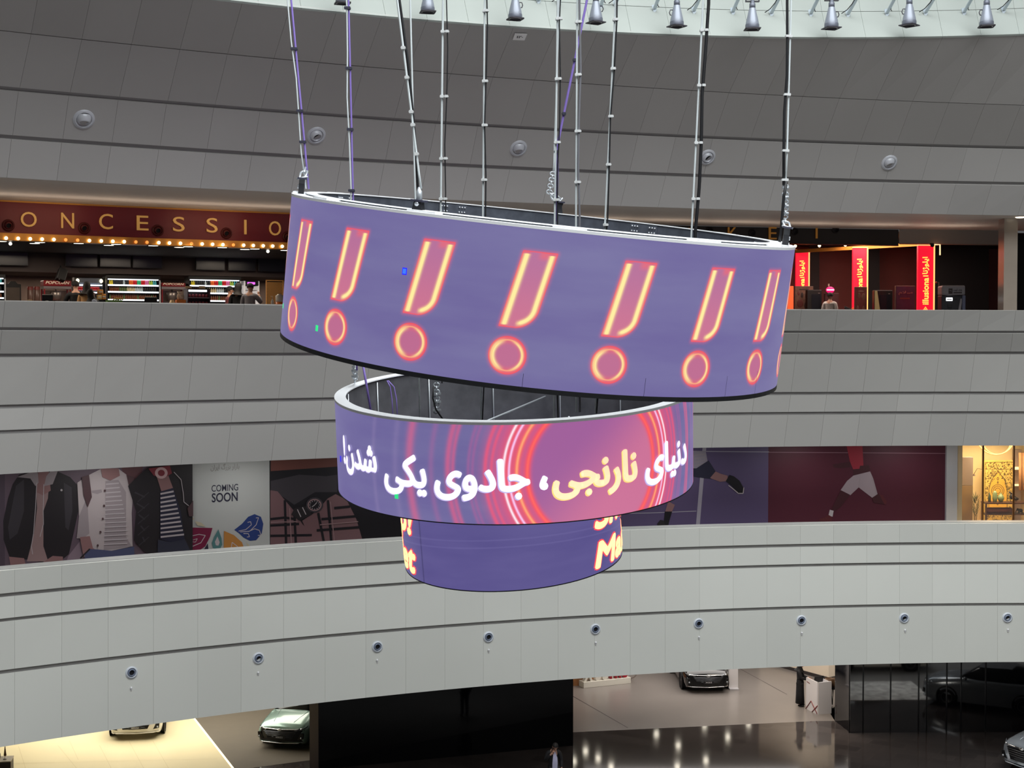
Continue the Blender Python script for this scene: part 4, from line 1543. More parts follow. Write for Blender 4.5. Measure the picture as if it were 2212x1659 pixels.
def bottle_mesh(colr, h=.23, r=.032, can=False):
    s = MB()
    if can:
        s.lathe([(0, 0), (r * .9, 0), (r, .01), (r, h - .012), (r * .85, h), (0, h)], 'drink_' + colr, 10)
    else:
        s.lathe([(0, 0), (r, 0), (r, h * .6), (r * .45, h * .8), (r * .4, h * .97), (0, h)], 'drink_' + colr, 10)
    return s


BPROTO = {}


def bottle(loc, colr, h, r, can, label, group):
    key = (colr, h, r, can)
    if key not in BPROTO:
        o = bottle_mesh(colr, h, r, can).build('drink_can' if can else 'drink_bottle', loc=loc)
        BPROTO[key] = o
    else:
        o = BPROTO[key].copy(); COL.objects.link(o); o.location = loc
    return tag(o, label, 'can' if can else 'bottle', group)


ROW_TOP = ['yellow', 'yellow', 'dark', 'dark', 'dark', 'dark', 'dark', 'clear', 'dark', 'dark', 'orange', 'orange', 'red', 'red', 'mint', 'mint', 'red', 'red', 'pink', 'pink', 'lime', 'lime', 'teal', 'teal']


def cooler(label, x0, x1, b, y_top, y_sh, where, side_right=True):
    p, wd, k, d = slot(x0, x1, b, FL2)
    yaw = face_yaw(p)
    top = px_h(y_top, d) - FL2
    root = thing('drink_cooler', label, 'fridge', p, yaw)
    s = MB()
    s.box((0, .33, top / 2), (wd, .04, top), 'cooler_back')
    for sx in (-1, 1):
        s.box((sx * (wd / 2 - .02), .05, top / 2), (.04, .6, top), 'cooler_black')
    s.box((0, .05, top + .05), (wd, .62, .10), 'cooler_black')
    s.box((0, .05, .45), (wd - .08, .6, .9), 'cooler_blue')
    s.build('cabinet', root)
    s = MB(); s.box((0, -.2, top - .015), (wd - .1, .06, .03), 'strip_light'); tag(s.build('light_strip', root), 'bright white light strip')
    s = MB(); s.box((wd / 2 - .01, -.24, top / 2 + .35), (.035, .04, top - .75), 'cooler_white'); s.build('side_post', root)
    hs = [px_h(y, d) - FL2 for y in y_sh]
    for h in hs:
        s = MB(); s.box((0, .03, h), (wd - .09, .52, .025), 'cooler_white'); s.box((0, -.235, h + .005), (wd - .09, .015, .045), 'strip_light' if h > 1.0 else 'cooler_white')
        s.build('shelf', root)
    M = Matrix.Translation(p) @ Matrix.Rotation(yaw, 4, 'Z')
    n = len(ROW_TOP)
    for i, c in enumerate(ROW_TOP):
        u = -wd / 2 + .09 + (wd - .18) * (i + .5) / n
        can = c in ('orange', 'red', 'mint', 'pink')
        bottle(M @ Vector((u, -.16, hs[0] + .013)), c, .15 if not can else .165, .033, can,
               '%s %s in the brightly lit top row of the %s' % ({'dark': 'dark-labelled', 'clear': 'clear'}.get(c, c), 'can' if can else 'bottle', where), 'drinks on the top shelf of the ' + where)
    seq = [('amber', 5), ('olive', 4), ('cream', 4), ('clear', 4), ('dark', 7)]
    cols = [c for c, q in seq for _ in range(q)]
    for r_i, h in enumerate(hs[1:3]):
        for i, c in enumerate(cols):
            u = -wd / 2 + .09 + (wd - .18) * (i + .5) / len(cols)
            cc = c if r_i == 0 else ('amber' if i % 7 else 'olive')
            bottle(M @ Vector((u, -.16, h + .013)), cc, .165, .028, False, '%s bottle standing in the %s row of the %s' % (cc, ('second', 'third')[r_i], where), 'bottles on the lower shelves of the ' + where)
    return root


cooler('long open drink cooler in the middle of the snack counter, full of bottles', 228, 342, 10.7, 603.5, (617.5, 632, 649), 'middle cooler')
cooler('open drink cooler behind the pastry case, left of the perforated panel', 404, 517, 10.7, 605, (619, 634.5, 651), 'right cooler')
cooler('open drink cooler cut off by the left edge of the picture', -104, 6, 10.7, 600, (612, 630, 644), 'leftmost cooler')

# ---- snack warmer with red items
p, wd, k, d = slot(160, 222, 10.9, 14.62)
root = thing('snack_warmer', 'dark hooded snack shelf with two warm lamps, left of the middle cooler', 'shelf unit', p, face_yaw(p))
ht = px_h(600, d) - 14.62
mat('hood_grey', (92, 98, 110), 0.4, metal=0.3)
mat('snack_red', (190, 44, 46), 0.4)
mat('lamp_warm', (255, 244, 196), emit=(255, 240, 190), strength=4)
s = MB(); s.box((0, .15, ht / 2), (wd, .04, ht), 'cooler_black')
for sx in (-1, 1): s.box((sx * (wd / 2 - .02), 0, ht / 2), (.04, .3, ht), 'cooler_black')
s.build('frame', root)
s = MB(); s.box((0, -.02, ht - .09), (wd - .1, .26, .17), 'hood_grey', bevel=.02); s.build('hood', root)
for h in ((px_h(616, d) - 14.62), (px_h(632, d) - 14.62)):
    s = MB(); s.box((0, -.02, h), (wd - .1, .26, .03), 'strip_light'); s.build('shelf', root)
for sx in (-1, 1):
    s = MB(); s.ball((sx * wd * .40, -.18, ht - .10), (.05, .04, .06), 'lamp_warm', 10, 6); s.build('lamp', root)
M = Matrix.Translation(p) @ Matrix.Rotation(face_yaw(p), 4, 'Z')
for i in range(9):
    u = -wd / 2 + .12 + (wd - .24) * (i + .5) / 9
    s = MB(); s.box((0, 0, .05), (.065, .12, .10), 'snack_red', bevel=.015)
    tag(s.build('snack_box', loc=M @ Vector((u, -.05, px_h(627, d) - 14.62))), 'small red snack box on the lit shelf under the grey hood', 'snack box', 'red snack boxes under the hood')
    
# ---- popcorn machines
mat('popcorn_red', (150, 34, 40), 0.35)
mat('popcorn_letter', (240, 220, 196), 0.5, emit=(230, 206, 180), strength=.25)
mat('chrome_dull', (170, 160, 156), 0.3, metal=0.6)
mat('glass_smoke', (60, 52, 50), 0.1, alpha=0.45)


def popcorn_machine(label, x0, x1, yt, ym, b):
    p, wd, k, d = slot(x0, x1, b, 14.62)
    root = thing('popcorn_machine', label, 'popcorn machine', p, face_yaw(p))
    ht, hm = px_h(yt, d) - 14.62, px_h(ym, d) - 14.62
    s = MB(); s.box((0, 0, (ht + hm) / 2), (wd, .5, ht - hm), 'popcorn_red', bevel=.02); s.build('sign_box', root)
    me = text_mesh('POPCORN', 1, .02, .004, shear=.25, width=wd * .86, height=(ht - hm) * .5)
    s = MB(); s.mesh(me, 'popcorn_letter', Matrix.Translation((0, -.262, (ht + hm) / 2 + .02))); s.build('lettering', root)
    s = MB(); s.box((0, 0, hm - .04), (wd * .98, .49, .08), 'chrome_dull'); s.build('canopy_edge', root)
    for sx in (-1, 1):
        for sy in (-1, 1):
            s = MB(); s.box((sx * (wd / 2 - .03), sy * .22, (hm - .06) / 2), (.04, .04, hm - .08), 'popcorn_red'); s.build('corner_post', root)
    s = MB(); s.box((0, .2, (hm - .1) / 2), (wd - .1, .01, hm - .12), 'glass_smoke'); s.build('back_glass', root)
    s = MB(); s.lathe([(0, hm * .55), (.14, hm * .55), (.16, hm * .8), (.14, hm * .82)], 'chrome_dull', 16); s.tube([(0, 0, hm * .8), (0, 0, hm - .05)], .02, 'chrome_dull', 8); s.build('kettle', root)
    s = MB(); s.box((0, 0, .06), (wd, .5, .12), 'popcorn_red', bevel=.02); s.build('base', root)
    return root


popcorn_machine('red popcorn machine on the left, beside the two jars', 92, 150, 606.5, 619, 10.75)
popcorn_machine('red popcorn machine between the two coolers', 345, 397, 611.5, 620, 10.75)

# ---- things along the counters
mat('board_black', (22, 21, 22), 0.5)
mat('board_brown', (92, 80, 72), 0.6, noise=.12, nscale=5)
p, wd, k, d = slot(11, 45, 10.8, 14.62)
root = thing('menu_board', 'tall black board with an arched top and a brown panel at the far left', 'board', p, face_yaw(p))
h = px_h(611, d) - 14.62; hb = px_h(621, d) - 14.62
s = MB(); s.prism([(-wd / 2, 0), (wd / 2, 0), (wd / 2, h - .04), (wd * .3, h - .03), (wd * .15, h + .05), (-wd * .12, h + .05), (-wd * .28, h - .03), (-wd / 2, h - .04)], 'board_black', None, .06); s.build('frame', root)
s = MB(); s.box((0, -.012, hb / 2), (wd - .08, .02, hb), 'board_brown'); s.build('panel', root)
mat('jar_glass', (110, 84, 76), 0.25)
mat('jar_lid', (122, 50, 46), 0.4)
mat('jar_mark', (206, 196, 190), 0.5)
for x0, x1, nm in ((58.5, 72.5, 'left'), (73, 87, 'right')):
    p, wd, k, d = slot(x0, x1, 10.6, 14.62)
    h = px_h(619, d) - 14.62
    root = thing('popcorn_jar', 'tall brown jar with a red lid and a pale round mark, %s of the pair' % nm, 'jar', p, face_yaw(p), 'tall jars by the popcorn machine')
    r = wd / 2 - .01
    s = MB(); s.lathe([(0, 0), (r, 0), (r, h - .10), (r * .9, h - .09)], 'jar_glass', 16); s.build('jar_body', root)
    s = MB(); s.lathe([(r * 1.02, h - .10), (r * 1.02, h - .01), (r * .9, h), (0, h)], 'jar_lid', 16); s.build('lid', root)
    s = MB(); s.lathe([(r * .42, 0), (r * .75, 0)], 'jar_mark', 16, Matrix.Translation((0, -r - .006, h * .42)) @ Matrix.Rotation(PI / 2, 4, 'X')); s.build('mark', root)
# hanging speaker
p = cin(133, 594, 9.6); k = p.y / F_PX
root = thing('loudspeaker', 'black box loudspeaker hung tilted above the left popcorn machine', 'speaker', p, face_yaw(p))
s = MB(); R_ = Matrix.Rotation(.35, 3, 'Y') @ Matrix.Rotation(-.3, 3, 'X')
s.box((0, 0, 0), (19 * k, .22, 27 * k), 'board_black', R_, bevel=.02); s.build('case', root)
s = MB(); s.tube([(0, .1, .1), (0, .15, 16.0 - p.z + .1)], .02, 'screen_edge', 6); s.build('arm', root)
s = MB(); s.ball((-.09, -.13, -.12), .02, 'bolt_light', 6, 4); s.build('badge', root)
# tills
mat('paper_white', (226, 224, 216), 0.6)


def till(label, x0, x1, yt, b, base=14.72):
    p, wd, k, d = slot(x0, x1, b, base)
    h = px_h(yt, d) - base
    root = thing('till', label, 'cash register', p, face_yaw(p))
    s = MB(); s.box((0, 0, h - .16), (wd, .05, .32), 'screen_edge', Matrix.Rotation(.15, 3, 'X'), bevel=.015); s.build('display', root)
    s = MB(); s.tube([(0, .06, 0), (0, .05, h - .15)], .035, 'screen_edge', 8); s.box((0, .04, .02), (wd * .6, .24, .04), 'screen_edge'); s.build('stand', root)
    return root


till('black till screen in front of the left popcorn machine', 91, 114, 636, 7.0)
till('black till screen in front of the middle cooler', 312, 339, 641.5, 7.0)
# small receipt printer and card holders
p, wd, k, d = slot(97, 106, 6.9, 14.72)
s = MB(); s.lathe([(0, 0), (.06, 0), (.06, .2), (.05, .26), (0, .27)], 'paper_white', 12); s.box((0, 0, .1), (.11, .1, .2), 'paper_white', bevel=.02)
tag(s.build('receipt_printer', loc=p), 'small white receipt printer under the left till screen', 'printer')
mat('card_tan', (226, 196, 146), 0.6)
for x0, x1, yt, nm in ((59.5, 69, 647.5, 'left of the left till'), (113.5, 128, 653, 'right of the left till'), (338.5, 351.5, 656, 'below the second popcorn machine'), (551, 562, 657.5, 'in front of the man in grey')):
    p, wd, k, d = slot(x0, x1, 6.9, 14.72)
    h = px_h(yt, d) - 14.72
    s = MB(); s.box((0, 0, h / 2), (wd, .09, h), 'card_tan', bevel=.008)
    tag(s.build('card_holder', loc=p, rot=(0, 0, face_yaw(p))), 'small tan card box on the counter edge, ' + nm, 'box', 'tan card boxes along the counter')
# green crate of bananas
mat('crate_green', (84, 132, 44), 0.5)
mat('banana', (226, 186, 84), 0.5)
p, wd, k, d = slot(230.5, 262, 7.0, 14.72)
h = px_h(648.5, d) - 14.72
root = thing('fruit_crate', 'green crate with yellow fruit in front of the middle cooler', 'crate', p, face_yaw(p))
s = MB(); s.box((0, 0, h / 2), (wd, .3, h), 'crate_green', bevel=.01); s.build('crate', root)
for i, (u, a) in enumerate(((.04, .2), (.11, -.1), (.17, .3))):
    s = MB(); s.tube([(u - .08, -.05, h), (u - .03, -.07, h + .045), (u + .04, -.07, h + .04), (u + .07, -.05, h + .01)], [.012, .024, .024, .010], 'banana', 8); s.build('banana', root)
# cartons at the end of the warmer
mat('carton_orange', (238, 166, 84), 0.5)
mat('carton_yellow', (238, 206, 130), 0.5)
for x0, x1, y0, y1, m, nm in ((211, 222, 635, 626, 'carton_orange', 'upper, behind the crouching customer'), (210, 219, 647, 637, 'carton_yellow', 'lower left'), (219.5, 228, 647, 635, 'carton_orange', 'beside the middle cooler')):
    p, wd, k, d = slot(x0, x1, 8.2, 0)
    z0, z1 = px_h(y0, d), px_h(y1, d)
    s = MB(); s.box((0, 0, (z1 - z0) / 2), (wd, .14, z1 - z0), m, bevel=.01); s.box((0, -.073, (z1 - z0) / 2), (wd * .7, .004, (z1 - z0) * .3), 'paper_white')
    tag(s.build('carton', loc=(p.x, p.y, z0), rot=(0, 0, face_yaw(p))), 'small warm coloured snack carton left of the middle cooler, ' + nm, 'carton', 'cartons left of the middle cooler')
mat('stand_dark', (50, 44, 42), 0.5)
p, wd, k, d = slot(209, 229, 8.25, FL2)
s = MB()
for x0, x1, z in ((211, 222, 635), (210, 228, 647)):
    s.box((0, .02, px_h(z, d) - FL2 - .01), (wd, .18, .02), 'stand_dark')
for sx in (-1, 1): s.box((sx * wd / 2, .1, .75), (.02, .02, 1.5), 'stand_dark')
tag(s.build('display_rack', loc=p, rot=(0, 0, face_yaw(p))), 'narrow dark rack carrying the warm coloured cartons', 'rack')
# pastry case
mat('pastry_red', (128, 44, 52), 0.5, noise=.4, nscale=9)
mat('pastry_frame', (58, 40, 42), 0.4)
p, wd, k, d = slot(401, 450, 7.1, 14.72)
h = px_h(625, d) - 14.72
root = thing('pastry_case', 'lit pastry display case with red cakes, in front of the right cooler', 'display case', p, face_yaw(p))
s = MB()
for sx in (-1, 1): s.box((sx * (wd / 2 - .012), 0, h / 2), (.024, .5, h), 'pastry_frame')
s.box((0, .24, h / 2), (wd, .02, h), 'pastry_frame'); s.box((0, 0, h), (wd, .5, .03), 'pastry_frame'); s.box((0, 0, .03), (wd, .5, .06), 'pastry_frame'); s.build('cabinet', root)
s = MB(); s.box((-.04, -.2, h - .05), (wd * .84, .06, .055), 'strip_light'); s.build('light_strip', root)
for f_ in (.30, .62):
    s = MB(); s.box((0, 0, h * f_), (wd - .05, .46, .015), 'chrome_dull'); s.build('shelf', root)
M = Matrix.Translation(p) @ Matrix.Rotation(face_yaw(p), 4, 'Z')
for r_, f_ in enumerate((.31, .635)):
    for i in range(6):
        s = MB(); s.lathe([(0, 0), (.04, 0), (.042, .05), (.03, .085), (0, .09)], 'pastry_red', 10)
        tag(s.build('cake', loc=M @ Vector((-wd / 2 + .08 + i * (wd - .16) / 5, -.12, h * f_ + .01))), 'small dark red cake on the %s shelf of the pastry case' % ('lower', 'upper')[r_], 'cake', 'cakes in the pastry case')
for x0, x1, nm in ((401, 414, 'left'), (430, 443, 'right')):
    q, w2, k2, d2 = slot(x0, x1, 7.05, 0)
    z0 = 14.72 + h + .015; z1 = max(px_h(618, d2), z0 + .06)
    s = MB(); s.box((0, 0, (z1 - z0) / 2), (w2, .02, z1 - z0), 'card_tan')
    tag(s.build('price_card', loc=(q.x, q.y, z0), rot=(0, 0, face_yaw(q))), 'plain tan card standing on the pastry case, the %s one' % nm, 'card', 'tan cards on the pastry case')
# bag, crumpled paper and orange box left of the pastry case
mat('bag_print', (214, 190, 170), 0.4, noise=.6, nscale=14)
mat('box_orange', (206, 116, 44), 0.5, noise=.2, nscale=12)
p, wd, k, d = slot(380, 400, 6.95, 14.72)
h0, h1 = px_h(647.5, d) - 14.72, px_h(630, d) - 14.72
s = MB(); s.box((0, 0, h0 / 2), (wd, .2, h0), 'box_orange', bevel=.01)
tag(s.build('snack_box', loc=p, rot=(0, 0, face_yaw(p))), 'orange patterned box left of the pastry case', 'box')
s = MB()
s.lathe([(0, 0), (.09, 0), (.11, (h1 - h0) * .4), (.08, (h1 - h0) * .8), (.10, h1 - h0), (.02, h1 - h0 - .02)], 'bag_print', 9)
tag(s.build('snack_bag', loc=p + Vector((-.0, 0, h0))), 'shiny crumpled snack bag standing on the orange box', 'bag')
p, wd, k, d = slot(362, 381, 6.9, 14.72)
h = px_h(648, d) - 14.72
s = MB(); s.lathe([(0, 0), (wd / 2, 0), (wd * .42, h * .5), (wd * .2, h), (0, h * .9)], 'card_tan', 8)
tag(s.build('paper_bundle', loc=p), 'crumpled pile of tan paper left of the orange box', 'paper')
# tall lit fridge with a violet sign
mat('sign_violet', (200, 70, 220), emit=(216, 90, 232), strength=1.8)
mat('fridge_lit', (214, 210, 206), emit=(206, 200, 196), strength=.5)
p, wd, k, d = slot(523, 556, 10.6, FL2)
h = px_h(608, d) - FL2
root = thing('display_fridge', 'upright lit fridge with a glowing violet sign on top', 'fridge', p, face_yaw(p))
s = MB(); s.box((0, .25, h / 2), (wd, .05, h), 'cooler_black'); s.box((0, 0, h - .07), (wd, .55, .16), 'cooler_black', bevel=.02); s.box((0, 0, .05), (wd, .55, .1), 'cooler_black')
for sx in (-1, 1): s.box((sx * (wd / 2 - .02), 0, h / 2), (.04, .55, h), 'fridge_lit')
s.build('cabinet', root)
s = MB(); s.box((-.02, -.285, h - .07), (wd * .5, .02, .07), 'sign_violet', bevel=.008); s.build('sign', root)
s = MB(); s.box((0, .2, h / 2), (wd - .1, .02, h - .3), 'fridge_lit'); s.build('back_light', root)
for f_ in (.55, .72, .86):
    s = MB(); s.box((0, 0, h * f_), (wd - .1, .4, .02), 'chrome_dull'); s.build('shelf', root)
# perforated brass screen
mat('brass_screen', (206, 150, 84), 0.4)
p, wd, k, d = slot(574, 613, 10.0, FL2)
h = px_h(605, d) - FL2
root = thing('perforated_screen', 'brass coloured perforated screen standing beside the ring screen', 'screen', p, face_yaw(p))
s = MB()
s.box((0, .04, h / 2), (wd - .02, .01, h - .02), 'fascia_black')
for q, sz in (((-wd / 2 + .015, 0, h / 2), (.03, .05, h)), ((wd / 2 - .015, 0, h / 2), (.03, .05, h)), ((0, 0, h - .015), (wd, .05, .03)), ((0, 0, .015), (wd, .05, .03))):
    s.box(q, sz, 'brass_screen')
s.build('frame', root)
s = MB()
n = 11; st = (wd - .04) / n
rows = int((h - 1.0) / st)
for j in range(rows):
    for i in range(n + 1):
        c = Vector((-wd / 2 + .02 + (i + (.5 if j % 2 else 0)) * st, 0, 1.0 + j * st))
        if abs(c.x) > wd / 2 - .01: continue
        # a little ring cell
        vs = []
        for q in range(8):
            a = PI / 8 + q * PI / 4
            vs.append(c + Vector((math.cos(a) * st * .54, -.004, math.sin(a) * st * .54)))
        for q in range(8):
            a = PI / 8 + q * PI / 4
            vs.append(c + Vector((math.cos(a) * st * .30, -.004, math.sin(a) * st * .30)))
        s.add(vs, [(q, (q + 1) % 8, 8 + (q + 1) % 8, 8 + q) for q in range(8)], 'brass_screen')
s.build('lattice', root)
# juice and pump bottle in front of it
mat('juice_orange', (226, 120, 56), 0.3)
mat('plastic_pale', (190, 184, 176), 0.3)
p, wd, k, d = slot(594, 613, 7.0, 14.72)
h = px_h(652, d) - 14.72
root = thing('juice_jug', 'clear jug of orange juice on the counter by the ring screen', 'jug', p)
s = MB(); s.lathe([(0, 0), (.10, 0), (.11, h + .0), (0, h)], 'juice_orange', 14); s.build('juice', root)
s = MB(); s.lathe([(.112, h), (.115, h + .18), (.06, h + .21), (.05, h + .23)], 'plastic_pale', 14); s.build('lid', root)
p, wd, k, d = slot(585, 592, 7.0, 14.72)
h = px_h(640, d) - 14.72
root = thing('pump_bottle', 'pale pump bottle left of the orange juice jug', 'bottle', p)
s = MB(); s.lathe([(0, 0), (.045, 0), (.045, h * .7), (.02, h * .8), (.015, h * .85)], 'plastic_pale', 12); s.build('flask', root)
s = MB(); s.tube([(0, 0, h * .8), (0, 0, h), (-.05, 0, h)], .010, 'plastic_pale', 6); s.build('pump', root)

# ---- customers and staff at the snack counter
def stand(x, y_head, b, floor=FL2):
    d = cd(x, b); p = at_d(x, y_head, d)
    return Vector((p.x, p.y, floor)), p.z - floor


p, h = stand(163, 607.5, 9.1)
make_person('person in a black jacket seen from behind, in front of the left popcorn machine', p, PI + .35, h, {'l_el': (.16, -.03, .66), 'l_wr': (.13, -.16, .66), 'lean': -.10}, 'cloth_black', 'cloth_black', 'hair_black', coat=True, stout=1.25)
p, h = stand(187, 610.5, 8.2)
make_person('person in a long black headscarf and tan coat, facing the snack shelf', p, PI - .3, h, {}, 'cloth_tan', 'cloth_black', 'hair_black', 'scarf', coat=True)
p, h = stand(213, 636.5, 7.5)
make_person('small person in a pale blue jacket and dark scarf, bending at the counter', p, PI - 1.0, h / .9, {'lean': -.35}, 'cloth_blue', 'cloth_navy', 'hair_black', 'scarf')
p, h = stand(500, 619, 9.7)
make_person('person in a rose top leaning over behind the one in black', p, PI / 2 + .5, h, {'r_el': (-.15, -.10, .66), 'r_wr': (-.08, -.22, .62), 'lean': -.1}, 'cloth_rose', 'cloth_navy', 'hair_black')
p, h = stand(514, 613, 8.8)
make_person('person all in black with a black headscarf, left of the man in grey', p, PI - .2, h, {}, 'cloth_black', 'cloth_black', 'hair_black', 'scarf', coat='long', stout=1.1)
p, h = stand(540, 612, 7.8)
make_person('person with short black hair in a grey shirt raising the right hand, seen from behind', p, PI - .25, h, {'r_el': (-.16, -.06, .69), 'r_wr': (-.10, -.13, .80)}, 'cloth_grey', 'cloth_charcoal', 'hair_black')

# lamps of the counter
for x, b, pw in ((60, 8.4, 46), (290, 8.4, 46), (520, 8.4, 46)):
    p = lv('fb2', x, b, 16.4)
    area_light('counter_lamp', p, 1.6, pw, (1.0, .84, .66))
for x in (30, 140, 300, 460, 600):          # fill added behind the bulkhead to lift the dark back wall
    p = lv('fb2', x, 11.9, 15.88)
    area_light('back_wall_fill', p, 1.2, 16, (1.0, .84, .68), size_y=.4)
for x in (120, 480):
    p = lv('fb2', x, 4.2, 17.3)
    area_light('sign_wash', p, 2.0, 9, (1.0, .72, .45), rot=(math.radians(55), 0, face_yaw(p)))

# ================================================================== ticket hall on the right
mat('wall_maroon', (118, 66, 62), 0.7, noise=.10, nscale=1.2, emit=(92, 40, 38), strength=0.0)
mat('wall_pattern', (66, 34, 36), 0.7)
w = MB()
arc_strip(w, 12.5, FL2, 12.5, 17.45, 1330, 1700, 'wall_black'); arc_strip(w, 13.0, FL2, 13.0, 17.45, 1330, 2480, 'wall_maroon')
struct(w, 'wall_ticket_hall')
w = MB()
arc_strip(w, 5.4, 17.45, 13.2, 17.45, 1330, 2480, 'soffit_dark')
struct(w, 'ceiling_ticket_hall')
# black recesses between the columns
for xa, xb, b in ((1747, 1770, 12.2), (1874, 1900, 11.6), (2018, 2136, 11.0), (2190, 2420, 6.2)):
    w = MB(); arc_strip(w, b, FL2, b, 17.45, xa, xb, 'wall_black', 30); struct(w, 'wall_recess')
# dark sign with brass letters
root = thing('sign_board', 'dark brown sign board with dim brass letters over the ticket hall', 'sign', lv('fb2', 1680, 5.25, 17.0))
b0 = root.location
s = MB(); tmp = MB()
arc_strip(tmp, 5.24, 17.0, 5.24, 17.5, 1395, 1941, 'fascia_black'); arc_strip(tmp, 5.24, 17.0, 5.7, 17.0, 1395, 1941, 'fascia_black')
s.add([Vector(v) - b0 for v in tmp.v], tmp.f, 'fascia_black'); s.build('board', root)
for ch, x, y0, y1, wd in (('C', 1487, 492, 517, 22), ('K', 1582, 491, 518, 21), ('E', 1669, 490.5, 517, 18), ('T', 1764, 491, 515, 4)):
    d = cd(x, 5.2); p = at_d(x, (y0 + y1) / 2, d)
    me = text_mesh(ch if ch != 'T' else 'I', 1, 0, .02, width=wd * d / F_PX, height=(y1 - y0) * d / F_PX)
    s = MB(); s.mesh(me, 'brass_dim', Matrix.Rotation(face_yaw(p), 4, 'Z')); s.build('letter', root, loc=p - b0)
for (x, y), nm in zip(((1533, 498), (1625, 503), (1717, 500), (1805, 496)), ('right of the C', 'right of the K', 'right of the E', 'furthest right')):
    p = at_d(x, y, cd(x, 5.22)); yw = face_yaw(p)
    nozzle('black air nozzle on the dark brown sign board, ' + nm, p, Vector((math.sin(yw), -math.cos(yw), 0)), .24, (.3, .1), 'nozzle_black', 'nozzle_black', 'nozzle_hole', 'air nozzles on the sign boards')

# illuminated red columns
mat('lit_red', (220, 20, 44), emit=(238, 22, 50), strength=1.0)
mat('lit_red_dim', (120, 30, 34), emit=(126, 36, 36), strength=.55)
mat('lit_edge', (255, 170, 90), emit=(255, 176, 104), strength=1.6)
mat('lit_letter', (255, 222, 90), emit=(255, 226, 96), strength=1.2)
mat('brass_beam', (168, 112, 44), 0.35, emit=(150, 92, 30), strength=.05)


def red_column(label, xa, xb, ytop, d, tops, full=False):
    k = d / F_PX
    p = at_d((xa + xb) / 2, 660, d); p.z = FL2
    h = px_h(ytop, d) - FL2
    root = thing('light_column', label, 'lit column', p, .06, 'lit red columns of the ticket hall')
    wd = (xb - xa) * k
    s = MB(); s.box((0, .06, h / 2), (wd, .12, h), 'lit_red'); s.build('light_box', root)
    s = MB(); s.box((wd / 2 + .02, -.01, h / 2), (.04, .05, h), 'lit_edge'); s.build('edge_strip', root)
    s = MB(); s.box((0, -.01, h + .015), (wd + .05, .05, .03), 'lit_edge'); s.build('top_strip', root)
    # lettering runs upwards: brand word, bar, script
    Rv = Matrix.Rotation(-PI / 2, 4, 'Y')
    for body, yb, yt, hh in tops:
        z0, z1 = px_h(yb, d) - FL2, px_h(yt, d) - FL2
        if z1 < .8: continue
        if body == '|':
            s = MB(); s.box((0, -.012, (z0 + z1) / 2), (hh * k, .012, z1 - z0), 'lit_letter'); s.build('lettering', root); continue
        if body == 'mark':
            s = MB()
            for sc in (1.0, .62, .3):
                q = [Vector((-.5 * hh * k * sc, -.012, z0)), Vector((0, -.012, z0 + (z1 - z0) * sc)), Vector((.5 * hh * k * sc, -.012, z0))]
                s.tube(q, .012, 'lit_letter', 6)
            s.build('emblem', root); continue
        me = text_mesh(body, 1, .022, .004, width=z1 - z0, height=hh * k)
        s = MB(); s.mesh(me, 'lit_letter', Matrix.Translation((0, -.012, (z0 + z1) / 2)) @ Rv); s.build('lettering', root)
    return root


SCRIPT = "ﺎﻧﮊﻮﻠﯾﺍ"
red_column('rightmost lit red column, with yellow lettering running up it and an emblem', 1982, 2016, 530.5, 47.0, (('mark', 674, 663, 14), ('illusiona', 658, 600, 13.5), ('|', 597.2, 595, 11), (SCRIPT, 592, 555, 15)))
red_column('middle lit red column with yellow lettering, a poster at its foot', 1842, 1872, 535.5, 49.5, (('illusiona', 652, 601, 11.5), ('|', 599, 597, 10), (SCRIPT, 594, 559, 13)))
red_column('leftmost lit red column, beside the ring screen', 1719, 1746, 541, 52.0, (('illusiona', 651, 602, 10), ('|', 600, 598.3, 9), (SCRIPT, 596, 563, 12)))
# beam over the columns
A, B = at_d(1700, 541, 52.3), at_d(2042, 528.0, 47.6)
root = thing('beam', 'thin brass beam over the red columns with ball lamps on it', 'beam', (A + B) / 2)
u = (B - A); yaw = math.atan2(u.y, u.x)
s = MB(); s.box((0, 0, 0), (u.length, .12, .12), 'brass_beam', Matrix.Rotation(yaw, 3, 'Z')); s.build('bar', root)
for x, y in ((1718, 531.5), (1770, 530.8), (1826, 529)):
    t = (x - 1700) / 342
    q = A + u * t
    p = at_d(x, y, q.y - .12)
    s = MB(); s.ball((0, 0, 0), .055, 'bulb_lit', 10, 6); s.tube([(0, 0, 0), (0, .1, .0)], .02, 'brass_beam', 6); s.build('ball_lamp', root, loc=p - root.location)
mat('neon_warm', (255, 190, 150), emit=(255, 190, 140), strength=2.0)
P = [at_d(2018, 528.5, 46.3), at_d(2030.5, 528.5, 46.3), at_d(2030.5, 551, 46.3)]
s = MB(); s.tube([q - P[2] for q in P], .022, 'neon_warm', 6, smooth=False)
tag(s.build('neon_tube', loc=P[2]), 'thin warm neon line bent down beside the rightmost red column', 'neon light')
p = at_d(2014, 530, 46.0)
root = thing('security_camera', 'small dark dome camera at the top of the rightmost red column', 'camera', p)
s = MB(); s.lathe([(0, .05), (.06, .05), (.065, 0), (.05, -.045), (0, -.06)], 'board_black', 12); s.build('dome', root)
s = MB(); s.box((0, .06, .05), (.10, .14, .05), 'bulkhead'); s.build('mount', root)
P = [at_d(2012, 610, 47.02), at_d(2028, 610, 47.02), at_d(2029, 640, 47.02)]
root = thing('pipe_valve', 'thin pipe with a red valve right of the rightmost red column', 'pipe', P[2])
s = MB(); s.tube([q - P[2] for q in P], .012, 'chrome_dull', 6, smooth=False); s.build('pipe', root)
s = MB(); s.ball(at_d(2022.5, 610, 47.02) - P[2], .03, 'snack_red', 8, 5); s.build('valve', root)

